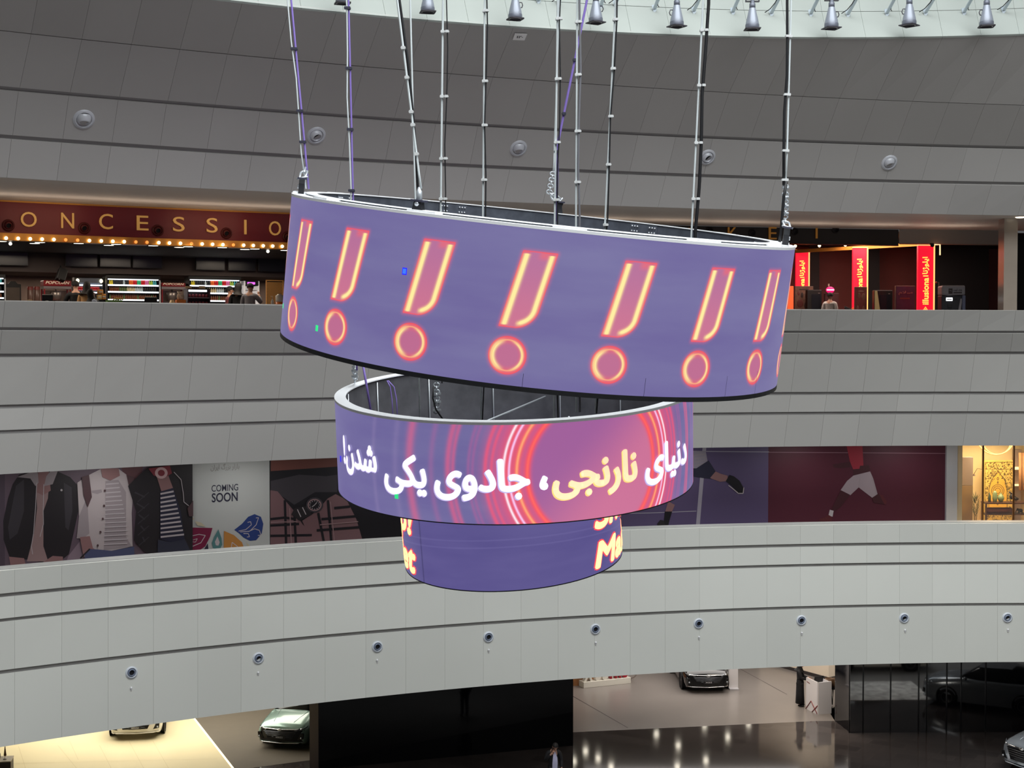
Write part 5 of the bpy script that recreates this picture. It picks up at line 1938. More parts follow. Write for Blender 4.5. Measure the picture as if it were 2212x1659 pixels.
# posters, kiosks, totem
mat('poster_brown', (104, 76, 62), 0.6, noise=.45, nscale=7)
mat('poster_plum', (96, 48, 46), 0.6, noise=.3, nscale=7)
mat('poster_blue', (58, 62, 86), 0.5, noise=.25, nscale=4)
mat('poster_pale', (150, 138, 122), 0.6)
mat('poster_ink', (46, 34, 32), 0.6)
mat('panel_orange', (244, 104, 56), 0.5, emit=(244, 96, 50), strength=.55)
mat('frame_thin', (88, 72, 66), 0.4)


def standee(name, label, cat, xa, xb, yt, d, mt, art=None, group=None, thick=.08):
    k = d / F_PX
    p = at_d((xa + xb) / 2, 660, d); p.z = FL2
    wd, h = (xb - xa) * k, px_h(yt, d) - FL2
    root = thing(name, label, cat, p, .05, group)
    s = MB(); s.box((0, thick / 2, h / 2), (wd, thick, h), 'frame_thin', bevel=.01); s.build('frame', root)
    s = MB(); s.box((0, -.004, h / 2), (wd - .05, .01, h - .05), mt)
    if art: art(s, wd, h)
    s.build('print', root)
    return root


p = at_d(1707.5, 660, 50.5); p.z = FL2
k = 50.5 / F_PX
s = MB(); s.box((0, .05, (px_h(618, 50.5) - FL2) / 2), (13 * k, .1, px_h(618, 50.5) - FL2), 'panel_orange', bevel=.01)
tag(s.build('light_box', loc=p), 'plain glowing orange panel right beside the top ring screen', 'panel')


def art_brown(s, w, h):
    s.box((0, -.012, h - .12), (w * .5, .006, .03), 'poster_ink')
    for i, (x, z, a, b) in enumerate(((-.28, -.26, .12, .16), (-.1, -.32, .12, .2), (.12, -.34, .1, .22), (.3, -.28, .14, .14), (-.2, -.62, .3, .3), (.18, -.7, .3, .34), (0, -.95, .5, .3))):
        s.ball((x * w, -.008, h + z), (a * w * .6, .006, b * .5), 'poster_ink' if i % 2 else 'poster_plum', 10, 6)


standee('film_poster', 'brown film poster with dark figures under the leftmost red column', 'poster', 1716, 1757, 618, 50.8, 'poster_brown', art_brown)
standee('film_poster', 'plum coloured film poster standing under the middle red column', 'poster', 1846, 1873, 619.5, 48.6, 'poster_plum',
        lambda s, w, h: [s.ball((x * w, -.008, h + z), (a * w, .006, b), m, 10, 6) for x, z, a, b, m in ((0, -.15, .25, .01, 'poster_pale'), (-.15, -.3, .12, .1, 'poster_brown'), (.2, -.34, .16, .12, 'poster_brown'), (-.25, -.8, .12, .16, 'poster_brown'), (.22, -.8, .12, .16, 'poster_brown'))])


def art_blue(s, w, h):
    me = text_mesh('ﻡﻼﺳ', 1, .0, .002, width=w * .7, height=.14)
    s.mesh(me, 'poster_pale', Matrix.Translation((0, -.014, h - .24)))
    s.box((-.02, -.012, h - .42), (w * .5, .004, .05), 'frame_thin')
    s.add([Vector((x * w, -.013, z * h)) for x, z in ((-.46, .0), (.46, .0), (.46, .58), (.1, .50), (-.1, .56), (-.46, .5))], [(0, 1, 2, 3, 4, 5)], 'frame_thin')


standee('film_poster', 'dark blue film poster left of the rightmost red column', 'poster', 1934, 1977, 617.5, 48.0, 'poster_blue', art_blue)


def kiosk(label, xa, xb, yt, d):
    k = d / F_PX
    p = at_d((xa + xb) / 2, 660, d); p.z = FL2
    wd, h = (xb - xa) * k, px_h(yt, d) - FL2
    root = thing('ticket_kiosk', label, 'kiosk', p, .05)
    s = MB(); s.box((0, .1, h / 2), (wd, .25, h), 'board_black', bevel=.02); s.build('body', root)
    s = MB(); s.box((wd * .1, -.03, h * .72), (wd * .6, .012, h * .4), 'screen_off'); s.build('display', root)
    s = MB(); s.box((wd * .3, -.035, h - .12), (.06, .012, .02), 'chrome_dull'); s.build('badge', root)
    return root


kiosk('black ticket kiosk left of the person in the speckled shirt', 1743, 1775, 626, 50.4)
r_ = kiosk('black ticket kiosk with a pale green flash, left of the blue poster', 1888, 1928, 627, 48.4)
mat('flash_pale', (150, 148, 104), 0.5, emit=(120, 118, 80), strength=.3)
wd, h = 40 * 48.4 / F_PX, px_h(627, 48.4) - FL2
s = MB(); s.prism([(-wd * .48, h - .02), (-wd * .36, h - .02), (-wd * .18, h * .6), (-wd * .2, h * .5), (-wd * .2, .6), (-wd * .34, .6), (-wd * .32, h * .58), (-wd * .48, h * .62)], 'flash_pale', Matrix.Translation((0, -.05, 0)), .02); s.build('side_flash', r_)
d = 50.0; k = d / F_PX
p = at_d(1797, 660, d); p.z = FL2
root = thing('totem', 'dark totem with a round magenta lit sign, behind the person in the speckled shirt', 'totem', p)
mat('sign_magenta', (214, 22, 96), emit=(220, 24, 104), strength=.9)
mat('sign_pinkwhite', (255, 210, 240), emit=(255, 216, 244), strength=1.6)
h = px_h(633, d) - FL2
s = MB(); s.box((0, .1, h / 2), (30 * k, .2, h), 'wall_pattern', bevel=.02); s.build('body', root)
c = at_d(1792.5, 626.5, d) - p
s = MB(); s.ball(c + Vector((0, -.05, 0)), (9.3 * k, .05, 7.2 * k), 'sign_magenta', 18, 10); s.build('round_sign', root)
s = MB(); s.box(c + Vector((0, -.105, 0)), (16 * k, .02, 2.4 * k), 'sign_pinkwhite', bevel=.01); s.build('glowing_word', root)
c2 = at_d(1790, 616, d) - p
s = MB(); s.box(c2, (3.4 * k, .05, 6 * k), 'poster_pale', bevel=.01); s.tube([c2, c + Vector((0, 0, .0))], .012, 'board_black', 6); s.build('sensor', root)
p, h = stand(1793, 632.5, 7.0)
make_person('person with black hair in a pale speckled shirt, seen from behind at the balustrade', p, PI - .5, h, {}, 'cloth_speckled', 'cloth_navy', 'hair_black')
p = at_d(1832, 667, 45.0); k = 45.0 / F_PX
root = thing('tablet_stand', 'dark tablet on a stand beside the middle red column', 'tablet', (p.x, p.y, FL2))
s = MB(); s.box((0, 0, p.z - FL2), (17 * k, .02, 10 * k), 'screen_off', Matrix.Rotation(.4, 3, 'Y') @ Matrix.Rotation(-.9, 3, 'X'), bevel=.008); s.build('tablet', root)
s = MB(); s.tube([(0, .02, 0), (0, .02, p.z - FL2)], .02, 'board_black', 8); s.lathe([(0, 0), (.16, 0), (.16, .015), (0, .02)], 'board_black', 14); s.build('stand', root)
p = at_d(1841, 668, 45.1)
s = MB(); s.prism([(-.06, -.06), (.06, -.04), (.05, .06), (-.02, .03)], 'panel_orange', None, .04); s.box((0, .02, -(p.z - FL2) / 2), (.02, .02, p.z - FL2), 'board_black')
tag(s.build('orange_flag', loc=p), 'small orange tag standing right of the dark tablet', 'tag')

# cash machine
d = 44.6; k = d / F_PX
p = at_d(2060, 660, d); p.z = FL2
wd = 50 * k; h = px_h(616.5, d) - FL2; hm = px_h(638, d) - FL2
mat('atm_grey', (128, 124, 126), 0.4)
mat('atm_dark', (34, 34, 38), 0.4)
mat('atm_blue', (84, 88, 108), 0.4)
mat('slot_lit', (250, 252, 255), emit=(246, 250, 255), strength=1.6)
root = thing('cash_machine', 'grey cash machine with a lit card slot, right of the red columns', 'cash machine', p, -.06)
s = MB(); s.box((0, .3, (h + hm) / 2), (wd, .6, h - hm), 'atm_grey', bevel=.05); s.build('header', root)
s = MB(); s.box((0, .34, hm / 2), (wd - .02, .52, hm), 'atm_dark', bevel=.02); s.build('body', root)
s = MB(); s.box((wd / 2 - .05, .28, hm / 2), (.10, .62, hm), 'atm_blue', bevel=.02); s.build('side_panel', root)
s = MB(); s.prism([(-.02, 0), (.10, 0), (.30, hm - .1), (.24, hm - .1)], 'atm_grey', Matrix.Translation((-.02, .04, 0)), .05); s.build('trim', root)
s = MB(); s.box((-.12, .06, hm - .12), (.20, .03, .105), 'slot_lit', bevel=.012); s.box((-.12, .042, hm - .12), (.15, .01, .025), 'atm_dark'); s.build('card_slot', root)
for x0, z0, a, b in ((.06, hm - .1, .1, .06), (-.1, hm - .33, .13, .13)):
    s = MB(); s.box((x0, .07, z0), (a, .02, b), 'board_black', bevel=.01); s.build('recess', root)
s = MB()
zz = (h + hm) / 2 - .02
s.box((-.10, -.006, zz), (.12, .012, .16), 'poster_ink'); s.box((-.10, -.014, zz + .01), (.08, .006, .012), 'atm_grey', Matrix.Rotation(.4, 3, 'Y')); s.build('logo', root)
me = text_mesh("ﻩﺪﻨﯾﺁ ﮏﻧﺎﺑ", 1, .02, .003, width=.27, height=.085)
s = MB(); s.mesh(me, 'poster_ink', Matrix.Translation((.12, -.006, zz + .03))); s.box((.12, -.006, zz - .05), (.26, .006, .035), 'poster_ink'); s.build('lettering', root)
# right end: pilaster, downlight
mat('stone_beige', (150, 138, 126), 0.25, noise=.08, nscale=2)
w = MB()
P = at_d(2181, 660, 42.2)
k = 42.2 / F_PX
zb, zt = FL2 - .3, 17.51
w.box((P.x, P.y + .2, (zb + zt) / 2), (29 * k, .5, zt - zb), 'stone_beige')
struct(w, 'wall_pilaster')
w = MB(); w.box((at_d(2166, 660, 42.6).x, 42.6, (FL2 + 17.4) / 2), (3 * k, .2, 17.4 - FL2), 'chrome_dull'); struct(w, 'trim_pilaster')
p = at_h(2204, 470.5, 17.49)
s = MB(); s.lathe([(0, 0), (.12, 0), (.14, .015)], 'downlight_lit', 16, smooth=False)
tag(s.build('downlight', loc=p), 'bright round downlight at the right edge under the upper wall', 'light')
for x_, b_, pw_ in ((1740, 7.2, 95), (1860, 8.6, 120), (1960, 7.2, 95), (2085, 7.6, 55)):
    area_light('ticket_hall_fill', lv('fb2', x_, b_, 17.42), 1.6, pw_, (1.0, .74, .62))  # ceiling fill added to brighten the ticket hall, without fittings
for x_ in range(-200, 2200, 150):     # upward fill lights added below the soffit to brighten it, no fittings there
    p = lv('fb2', x_, 3.6, 16.9)
    area_light('soffit_fill', p, 1.9, 4.0, (1.0, .84, .70), size_y=.3, rot=(PI, 0, face_yaw(p)))
# ================================================================== SHOP FLOOR: WALL PRINTS AND THE LIT SHOP
FL1 = 7.35
mat('shop_wall', (150, 146, 142), 0.6)
w = MB()
arc_strip(w, 3.6, FL1, 3.6, 10.8, -420, 2050, 'shop_wall', 60, 'fb1')
struct(w, 'wall_shops')


class Print:
    """a flat printed panel on the shop wall; shapes are given in pixels of the photograph and laid on its plane"""

    def __init__(s, label, x0, x1, base, back=3.35, cat='poster'):
        a, b = lv('fb1', x0, back), lv('fb1', x1, back)
        s.d = []
        s.p0 = Vector((a.x, a.y, FL1)); s.p1 = Vector((b.x, b.y, FL1))
        s.u = (s.p1 - s.p0).normalized()
        s.n = s.u.cross(Vector((0, 0, 1))).normalized()
        if s.n.y > 0: s.n = -s.n
        s.root = thing('wall_print', label, cat, (s.p0 + s.p1) / 2)
        s.o = s.root.location.copy()
        s.w = (s.p1 - s.p0).length
        s.k = 0
        mb = MB()
        h = 10.79 - FL1
        q = [s.p0, s.p1, s.p1 + Vector((0, 0, h)), s.p0 + Vector((0, 0, h))]
        q2 = [p - s.n * .04 for p in q]
        mb.add([p - s.o for p in q + q2], [(0, 1, 2, 3), (4, 7, 6, 5), (0, 4, 5, 1), (1, 5, 6, 2), (2, 6, 7, 3), (3, 7, 4, 0)], base)
        s.mb = mb

    def pt(s, x, y):
        return at_plane(x, y, s.p0, s.n)

    def poly(s, pts, m, conv=None):
        s.k += 1
        if conv: pts = [conv(*p) for p in pts]
        s.mb.add([s.pt(*p) - s.o + s.n * (.002 + .0012 * s.k) for p in pts], [list(range(len(pts)))], m)

    def line(s, pts, wd, m, conv=None):
        s.k += 1
        if conv: pts = [conv(*p) for p in pts]
        P = [s.pt(*p) - s.o + s.n * (.002 + .0012 * s.k) for p in pts]
        for a, b in zip(P, P[1:]):
            t = (b - a).normalized(); c = t.cross(s.n) * wd
            s.mb.add([a + c, b + c, b - c, a - c], [(0, 1, 2, 3)], m)

    def disc(s, x, y, rx, ry, m, conv=None, n=18):
        s.poly([(x + rx * math.cos(2 * PI * i / n), y + ry * math.sin(2 * PI * i / n)) for i in range(n)], m, conv)

    def text(s, body, x0, x1, y0, y1, m, off=.02):
        a, b = s.pt((x0 + x1) / 2, y1), s.pt((x0 + x1) / 2, y0)
        wd = (s.pt(x1, y1) - s.pt(x0, y1)).length
        me = text_mesh(body, 1, off, 0, width=wd, height=(b - a).length)
        s.k += 1
        c = (a + b) / 2 - s.o + s.n * (.002 + .0012 * s.k)
        s.mb.add([c + s.u * v.co.x + Vector((0, 0, v.co.z)) for v in me.vertices], [list(p.vertices) for p in me.polygons], m)

    def done(s):
        s.mb.build('printed_panel', s.root)


def pm(name, *c):
    mat(name, c, 0.45)
    return name


za = lambda x, y: (x * .34358, 960 + y * .34358)
zb = lambda x, y: (1380 + x * .37613, 940 + y * .37613)
BG1 = pm('print_mauve', 104, 88, 100)
JK = pm('print_leather', 40, 36, 40); JK2 = pm('print_leather_light', 62, 58, 64)
SK = pm('print_skin', 146, 110, 110); TEE = pm('print_tee', 156, 130, 130); LT = pm('print_light', 190, 182, 186)
DEN = pm('print_denim_white', 186, 176, 178); DEN2 = pm('print_denim_shade', 158, 148, 152); JEAN = pm('print_jeans', 78, 84, 116); JEAN2 = pm('print_jeans_dark', 52, 54, 70)
NAVY = pm('print_navy', 44, 44, 64); RED = pm('print_red', 130, 52, 62); PINK = pm('print_pink', 204, 170, 172); STRAP = pm('print_strap', 84, 62, 66)
PALE = pm('print_pale', 190, 194, 192)

P = Print('wide wall print of three headless figures in jackets, left on the shop floor', -170, 414, BG1)
P.poly([(-300, 60), (30, 170), (30, 900), (-300, 900)], pm('print_mauve_dark', 84, 72, 84), za)
P.poly([(430, 700), (540, 560), (560, 900), (360, 900)], pm('print_mauve_light', 140, 122, 134), za)
P.poly([(760, 130), (900, 120), (880, 260), (800, 300)], pm('print_warm_shade', 104, 72, 76), za)
P.poly([(80, 250), (120, 190), (205, 165), (350, 165), (440, 205), (490, 260), (492, 420), (462, 560), (432, 690), (390, 725), (280, 745), (180, 725), (62, 715), (22, 600), (20, 480), (50, 340)], JK, za)
P.poly([(100, 260), (150, 220), (150, 420), (110, 560), (60, 600), (50, 520)], JK2, za)
P.poly([(400, 240), (450, 270), (455, 420), (430, 540), (410, 520)], JK2, za)
P.poly([(228, 290), (306, 270), (300, 340), (272, 420), (272, 640), (302, 735), (168, 735), (214, 560), (232, 400)], TEE, za)
P.poly([(240, 160), (306, 160), (318, 290), (268, 320), (228, 300)], SK, za)
P.poly([(106, 205), (200, 172), (236, 172), (242, 240), (222, 262), (190, 214)], DEN2, za)
P.poly([(318, 165), (362, 168), (330, 250), (276, 262), (290, 200)], DEN2, za)
P.line([(230, 240), (222, 400), (210, 560), (196, 640), (204, 690)], .009, LT, za)
P.line([(274, 250), (270, 420), (272, 500), (250, 580)], .009, LT, za)
P.poly([(55, 705), (150, 715), (164, 770), (120, 800), (70, 790)], SK, za)
P.poly([(262, 745), (330, 700), (394, 705), (394, 760), (300, 790)], SK, za)
P.poly([(70, 790), (120, 800), (270, 780), (390, 762), (390, 900), (70, 900)], JK2, za)
P.disc(385, 287, 7, 7, LT, za)
P.poly([(484, 240), (560, 190), (640, 150), (740, 150), (800, 195), (836, 300), (826, 430), (832, 640), (700, 668), (560, 655), (512, 590), (480, 590), (495, 450)], DEN, za)
P.poly([(495, 450), (545, 330), (560, 560), (520, 590), (482, 588)], DEN2, za)
P.poly([(575, 290), (636, 282), (640, 300), (610, 312), (576, 304)], DEN2, za)
P.poly([(660, 230), (742, 222), (790, 300), (790, 580), (826, 640), (650, 664), (660, 480)], DEN2, za)
for i in range(15):
    y = 250 + i * 27
    P.line([(664 - i * 1.0, y), (745 + min(i * 5, 52), y - 7)], .016, LT, za)
P.poly([(630, 150), (742, 150), (750, 196), (690, 226), (640, 205)], SK, za)
P.poly([(510, 205), (556, 190), (574, 330), (548, 395), (522, 320)], STRAP, za)
P.poly([(790, 190), (840, 205), (830, 250), (806, 260)], STRAP, za)
for x, y in ((655, 290), (650, 385), (642, 467), (627, 550), (610, 634)): P.disc(x, y, 7, 8, STRAP, za)
P.poly([(498, 582), (560, 575), (580, 650), (640, 690), (560, 740), (520, 700)], SK, za)
P.poly([(528, 690), (560, 655), (700, 668), (838, 640), (850, 900), (520, 900)], JEAN, za)
P.line([(500, 715), (545, 670), (560, 655)], .02, JK, za)
P.poly([(800, 260), (870, 190), (930, 140), (1205, 110), (1206, 690), (1060, 700), (930, 700), (836, 600), (850, 420)], JK, za)
for i in range(5):
    P.line([(842 + i * 12, 300 + i * 70), (905, 330 + i * 70)], .02, JK2, za)
    P.line([(860, 360 + i * 70), (930, 300 + i * 70)], .012, JK2, za)
P.poly([(975, 190), (1050, 190), (1084, 280), (1010, 300)], SK, za)
P.poly([(1000, 295), (1082, 272), (1130, 420), (1154, 592), (1062, 612), (1000, 592)], NAVY, za)
for i in range(11):
    y = 300 + i * 27
    P.line([(1002, y + 10), (1085 + i * 6.4, y - 6)], .024, LT, za)
P.poly([(985, 596), (1062, 612), (1154, 592), (1200, 690), (1200, 900), (980, 900)], JEAN2, za)
P.poly([(925, 150), (1060, 132), (1074, 180), (1040, 200), (960, 196)], RED, za)
P.disc(1006, 178, 40, 36, PINK, za); P.disc(1006, 178, 22, 20, RED, za)
P.line([(1085, 172), (1130, 220), (1143, 300), (1148, 360), (1178, 384)], .009, LT, za)
P.poly([(1170, 400), (1206, 350), (1206, 450), (1180, 450)], STRAP, za)
P.done()

P = Print('pale coming-soon wall print with coloured petals beside the three figures', 414, 582, PALE)
P.text('COMING', 457, 514.5, 1046.5, 1061, NAVY, .008)
P.text('SOON', 457.5, 513.5, 1064, 1084, NAVY, .02)
P.text("ﻥﺍﺮﯾﺍ گﺭﺰﺑ ﺭﺍﺯﺎﺑ".replace('گ', 'ﮒ'), 455, 517, 1001, 1017, pm('print_grey_letter', 150, 148, 144), .01)
P.poly([(1472, 537), (1520, 500), (1560, 455), (1600, 438), (1640, 455), (1655, 500), (1645, 560), (1610, 602), (1570, 606), (1530, 585), (1500, 556)], pm('petal_blue', 44, 66, 128), za)
for c in (((1500, 545), (1545, 535), (1580, 505), (1575, 485), (1556, 490)), ((1510, 550), (1570, 545), (1610, 505), (1625, 460), (1608, 462)), ((1530, 560), (1560, 560), (1568, 580), (1552, 582)), ((1560, 548), (1600, 530), (1630, 540), (1640, 570), (1620, 572))):
    P.line(c, .010, LT, za)
P.poly([(1202, 522), (1335, 525), (1320, 580), (1290, 640), (1240, 675), (1200, 680)], pm('petal_burgundy', 122, 30, 66), za)
P.line([(1205, 575), (1250, 565), (1290, 572), (1262, 618), (1210, 640)], .010, LT, za)
P.line([(1212, 600), (1240, 592), (1228, 614), (1210, 612)], .008, LT, za)
P.poly([(1372, 533), (1392, 590), (1396, 630), (1382, 658), (1362, 664), (1338, 650), (1330, 620), (1345, 580)], pm('petal_teal', 84, 130, 132), za)
P.poly([(1366, 578), (1380, 615), (1372, 636), (1356, 634), (1350, 612)], LT, za)
P.poly([(1407, 543), (1470, 570), (1520, 615), (1540, 668), (1405, 672)], pm('petal_orange', 190, 132, 66), za)
P.line([(1450, 668), (1458, 615), (1490, 640), (1505, 668)], .010, LT, za)
P.poly([(1305, 620), (1312, 690), (1262, 692)], NAVY, za); P.poly([(1324, 652), (1356, 690), (1322, 690)], NAVY, za)
CRM = pm('petal_cream', 196, 188, 162)
P.poly([(1225, 482), (1262, 490), (1292, 516), (1240, 510)], CRM, za); P.poly([(1545, 612), (1580, 650), (1560, 662)], CRM, za); P.poly([(1206, 455), (1222, 468), (1206, 475)], CRM, za)
P.done()

DK = pm('print_black', 26, 24, 30)
P = Print('dark wall print of a wrist watch over a plaid sleeve, left of the ring screens', 583, 1010, DK)
P.poly([(1702, 95), (2400, 70), (2400, 120), (1702, 168)], pm('print_rust', 116, 70, 62), za)
P.poly([(1702, 230), (1880, 190), (2050, 200), (2120, 190), (2120, 300), (1980, 300), (1850, 380), (1780, 330), (1702, 290)], JK2, za)
PLD = pm('print_plaid', 122, 92, 96); PL2 = pm('print_plaid_light', 152, 124, 126)
P.poly([(1700, 288), (1745, 295), (1782, 340), (1850, 420), (1900, 500), (2010, 610), (2040, 700), (1700, 700)], PLD, za)
P.poly([(2060, 340), (2110, 312), (2180, 350), (2240, 470), (2290, 640), (2290, 720), (2000, 720), (1900, 480), (1990, 420)], PLD, za)
for c in (((1700, 470), (1790, 460), (1860, 470)), ((1700, 510), (1880, 500)), ((1700, 575), (1960, 570)), ((1790, 350), (1800, 680)), ((1850, 430), (1862, 680)), ((2060, 350), (2090, 700)), ((2000, 430), (2050, 690)), ((2020, 470), (2250, 450)), ((1990, 540), (2260, 520)), ((2100, 400), (2200, 390))):
    P.line(c, .035, DK, za)
for c in (((1700, 490), (1870, 485)), ((1820, 400), (1832, 660)), ((2075, 360), (2110, 700)), ((2010, 505), (2250, 485))):
    P.line(c, .014, PL2, za)
P.poly([(1830, 440), (1850, 400), (1935, 385), (1960, 440), (1880, 480)], JK, za)
P.line([(1868, 408), (1890, 455)], .012, LT, za); P.line([(1900, 395), (1922, 440)], .012, LT, za)
P.disc(1976, 380, 54, 48, JK2, za); P.disc(1976, 380, 44, 38, PL2, za); P.disc(1976, 380, 36, 31, DK, za)
P.line([(1976, 380), (1990, 364)], .010, LT, za); P.line([(1976, 380), (1960, 392)], .010, LT, za)
for i in range(12):
    a = i * PI / 6
    P.disc(1976 + 30 * math.cos(a), 380 + 26 * math.sin(a), 3, 3, LT, za, 8)
P.done()

VIO = pm('print_violet', 92, 80, 116)
P = Print('violet wall print of a running tennis player behind the ring screens', 1290, 1660, VIO)
GR = pm('print_post', 164, 160, 174)
P.line([(-200, 88), (800, 97)], .012, GR, zb)
P.line([(-200, 452), (60, 447), (330, 436)], .012, GR, zb)
P.poly([(368, 40), (390, 40), (346, 560), (324, 560)], GR, zb)
P.poly([(300, 95), (384, 90), (394, 150), (330, 195), (300, 200)], pm('print_shirt_grey', 146, 140, 154), zb)
for i in range(4): P.line([(318, 115 + i * 20), (380, 108 + i * 18)], .008, DEN2, zb)
P.poly([(300, 190), (330, 190), (400, 145), (442, 212), (420, 252), (370, 246), (300, 236)], NAVY, zb)
P.poly([(408, 246), (440, 208), (470, 222), (508, 232), (512, 262), (466, 268)], SK, zb)
P.poly([(498, 264), (520, 228), (545, 236), (578, 262), (600, 302), (596, 332), (568, 332), (532, 292)], DK, zb)
P.line([(514, 288), (545, 312), (570, 334), (598, 334), (602, 300)], .014, LT, zb)
P.poly([(168, 380), (206, 400), (188, 442), (150, 440)], SK, zb)
P.poly([(148, 438), (190, 438), (172, 500), (166, 532), (140, 530)], DK, zb)
P.poly([(104, 508), (122, 486), (142, 490), (156, 532), (108, 534)], JK, zb)
P.done()

MAR = pm('print_maroon', 84, 34, 50)
P = Print('dark red wall print of a player in white shorts running', 1660, 2046, MAR)
P.line([(748, 98), (1765, 105)], .010, pm('print_maroon_line', 150, 110, 124), zb)
P.poly([(1192, 60), (1284, 58), (1290, 180), (1268, 200), (1232, 200), (1212, 150)], pm('print_shirt_red', 158, 46, 62), zb)
P.poly([(1112, 168), (1150, 162), (1212, 152), (1216, 184), (1160, 190), (1120, 186)], pm('print_arm_dark', 70, 34, 42), zb)
P.poly([(1270, 176), (1320, 172), (1330, 200), (1300, 220), (1262, 214)], 'print_arm_dark', zb)
P.poly([(1230, 196), (1300, 190), (1310, 220), (1232, 236)], 'print_arm_dark', zb)
P.poly([(1232, 232), (1328, 208), (1346, 250), (1372, 344), (1340, 360), (1262, 300), (1214, 345), (1158, 316), (1196, 262)], pm('print_shorts', 168, 154, 162), zb)
P.line([(1338, 240), (1366, 344)], .010, DEN2, zb); P.line([(1262, 300), (1268, 250)], .008, DEN2, zb)
P.poly([(1160, 316), (1212, 342), (1160, 410), (1112, 444), (1104, 430), (1132, 370)], 'print_arm_dark', zb)
P.poly([(1096, 428), (1118, 434), (1112, 468), (1088, 462)], LT, zb)
P.poly([(1036, 480), (1068, 472), (1086, 456), (1110, 470), (1104, 506), (1074, 504), (1036, 492)], pm('print_shoe_red', 92, 40, 46), zb)
P.poly([(1340, 358), (1374, 336), (1420, 378), (1404, 396), (1346, 386)], 'print_arm_dark', zb)
P.poly([(1380, 340), (1400, 346), (1424, 382), (1412, 402), (1396, 372)], 'print_shoe_red', zb)
P.done()

# ---- pilaster and the warm shop at the right
mat('pilaster_silver', (206, 210, 216), 0.2, metal=0.15)
mat('pilaster_cream', (208, 190, 154), 0.5)
mat('shop_cream', (232, 210, 160), 0.6, noise=.03, nscale=1)
mat('shop_taupe', (150, 130, 116), 0.5)
mat('shop_stone', (150, 122, 84), 0.5, noise=.25, nscale=3)
mat('shop_floor', (196, 150, 96), 0.35)


def sd(x, b): return lv('fb1', x, b).y


def px_box(name, xa, xb, d, z0, z1, m, thick=.3, kind=True):
    w = MB()
    a, b = at_d(xa, 1000, d), at_d(xb, 1000, d)
    w.box(((a.x + b.x) / 2, d + thick / 2, (z0 + z1) / 2), (b.x - a.x, thick, z1 - z0), m)
    return struct(w, name) if kind else w


d0 = sd(2060, 3.2)
px_box('wall_pilaster_shop', 2045, 2068.5, d0, FL1, 10.8, 'pilaster_silver', .5)
px_box('trim_shop_door', 2068.5, 2079, d0 + .02, FL1, 10.8, 'pilaster_cream', .4)
DS = d0 + 3.4
px_box('wall_shop_back', 2066, 2420, DS, FL1, 10.8, 'shop_cream', .2)
w = MB(); xl = at_d(2075, 1000, d0).x
w.quad((xl, d0 + .3, FL1), (xl + .3, DS, FL1), (xl + .3, DS, 10.8), (xl, d0 + .3, 10.8), 'shop_cream'); struct(w, 'wall_shop_side')
px_box('wall_shop_panel', 2079, 2102, d0 + 1.6, FL1, px_h(1049, d0 + 1.6), 'shop_stone', .2)
px_box('wall_shop_panel_upper', 2079, 2102, d0 + 1.6, px_h(1049, d0 + 1.6) + .01, px_h(988, d0 + 1.6), 'shop_taupe', .2)
w = MB(); w.quad((xl, d0 + .02, FL1 + .02), (at_d(2420, 1000, d0).x, d0 + .02, FL1 + .02), (at_d(2420, 1000, DS).x, DS, FL1 + .02), (xl, DS, FL1 + .02), 'shop_floor'); struct(w, 'floor_shop_interior')
# glazing with slim posts
mat('shop_glass', (250, 250, 250), 0.02, alpha=0.06, spec=0.3)
mat('shop_post', (120, 84, 52), 0.4, metal=0.3)
a, b = at_d(2079, 1000, d0 + .1), at_d(2400, 1000, d0 + .1)
w = MB(); w.box(((a.x + b.x) / 2, d0 + .1, 9.1), (b.x - a.x, .012, 3.4), 'shop_glass'); g = struct(w, 'window_1')
for x in (2123.5, 2190, 2270):
    s = MB(); s.box((at_d(x, 1000, d0 + .1).x, d0 + .1, 9.1), (.05, .06, 3.4), 'shop_post'); o = s.build('window_frame'); o.parent = g

# carpet hung up for sale
mat('rug_gold', (232, 178, 66), 0.7)
mat('rug_border', (226, 186, 92), 0.7)
mat('rug_pattern', (132, 108, 52), 0.7)
dr = d0 + 2.9
k = dr / F_PX
zt, zb_ = px_h(994, dr), px_h(1133, dr)
p = at_d(2157.5, 1060, dr); p.z = zb_
root = thing('hanging_rug', 'golden patterned rug hung upright in the warm lit shop', 'rug', p)
W_, H_ = 65 * k, zt - zb_
s = MB(); s.box((0, 0, H_ / 2), (W_, .02, H_), 'rug_border'); s.build('weave', root)
s = MB()


def rz(y): return px_h(y, dr) - zb_


def rx(x): return at_d(x, 1060, dr).x - p.x


def rl(pts, wd, m='rug_pattern', lay=.014):
    P = [Vector((rx(x), -lay, rz(y))) for x, y in pts]
    for a, b in zip(P, P[1:]):
        t = (b - a).normalized(); c = t.cross(Vector((0, 1, 0))) * wd
        s.add([a + c, b + c, b - c, a - c], [(0, 1, 2, 3)], m)


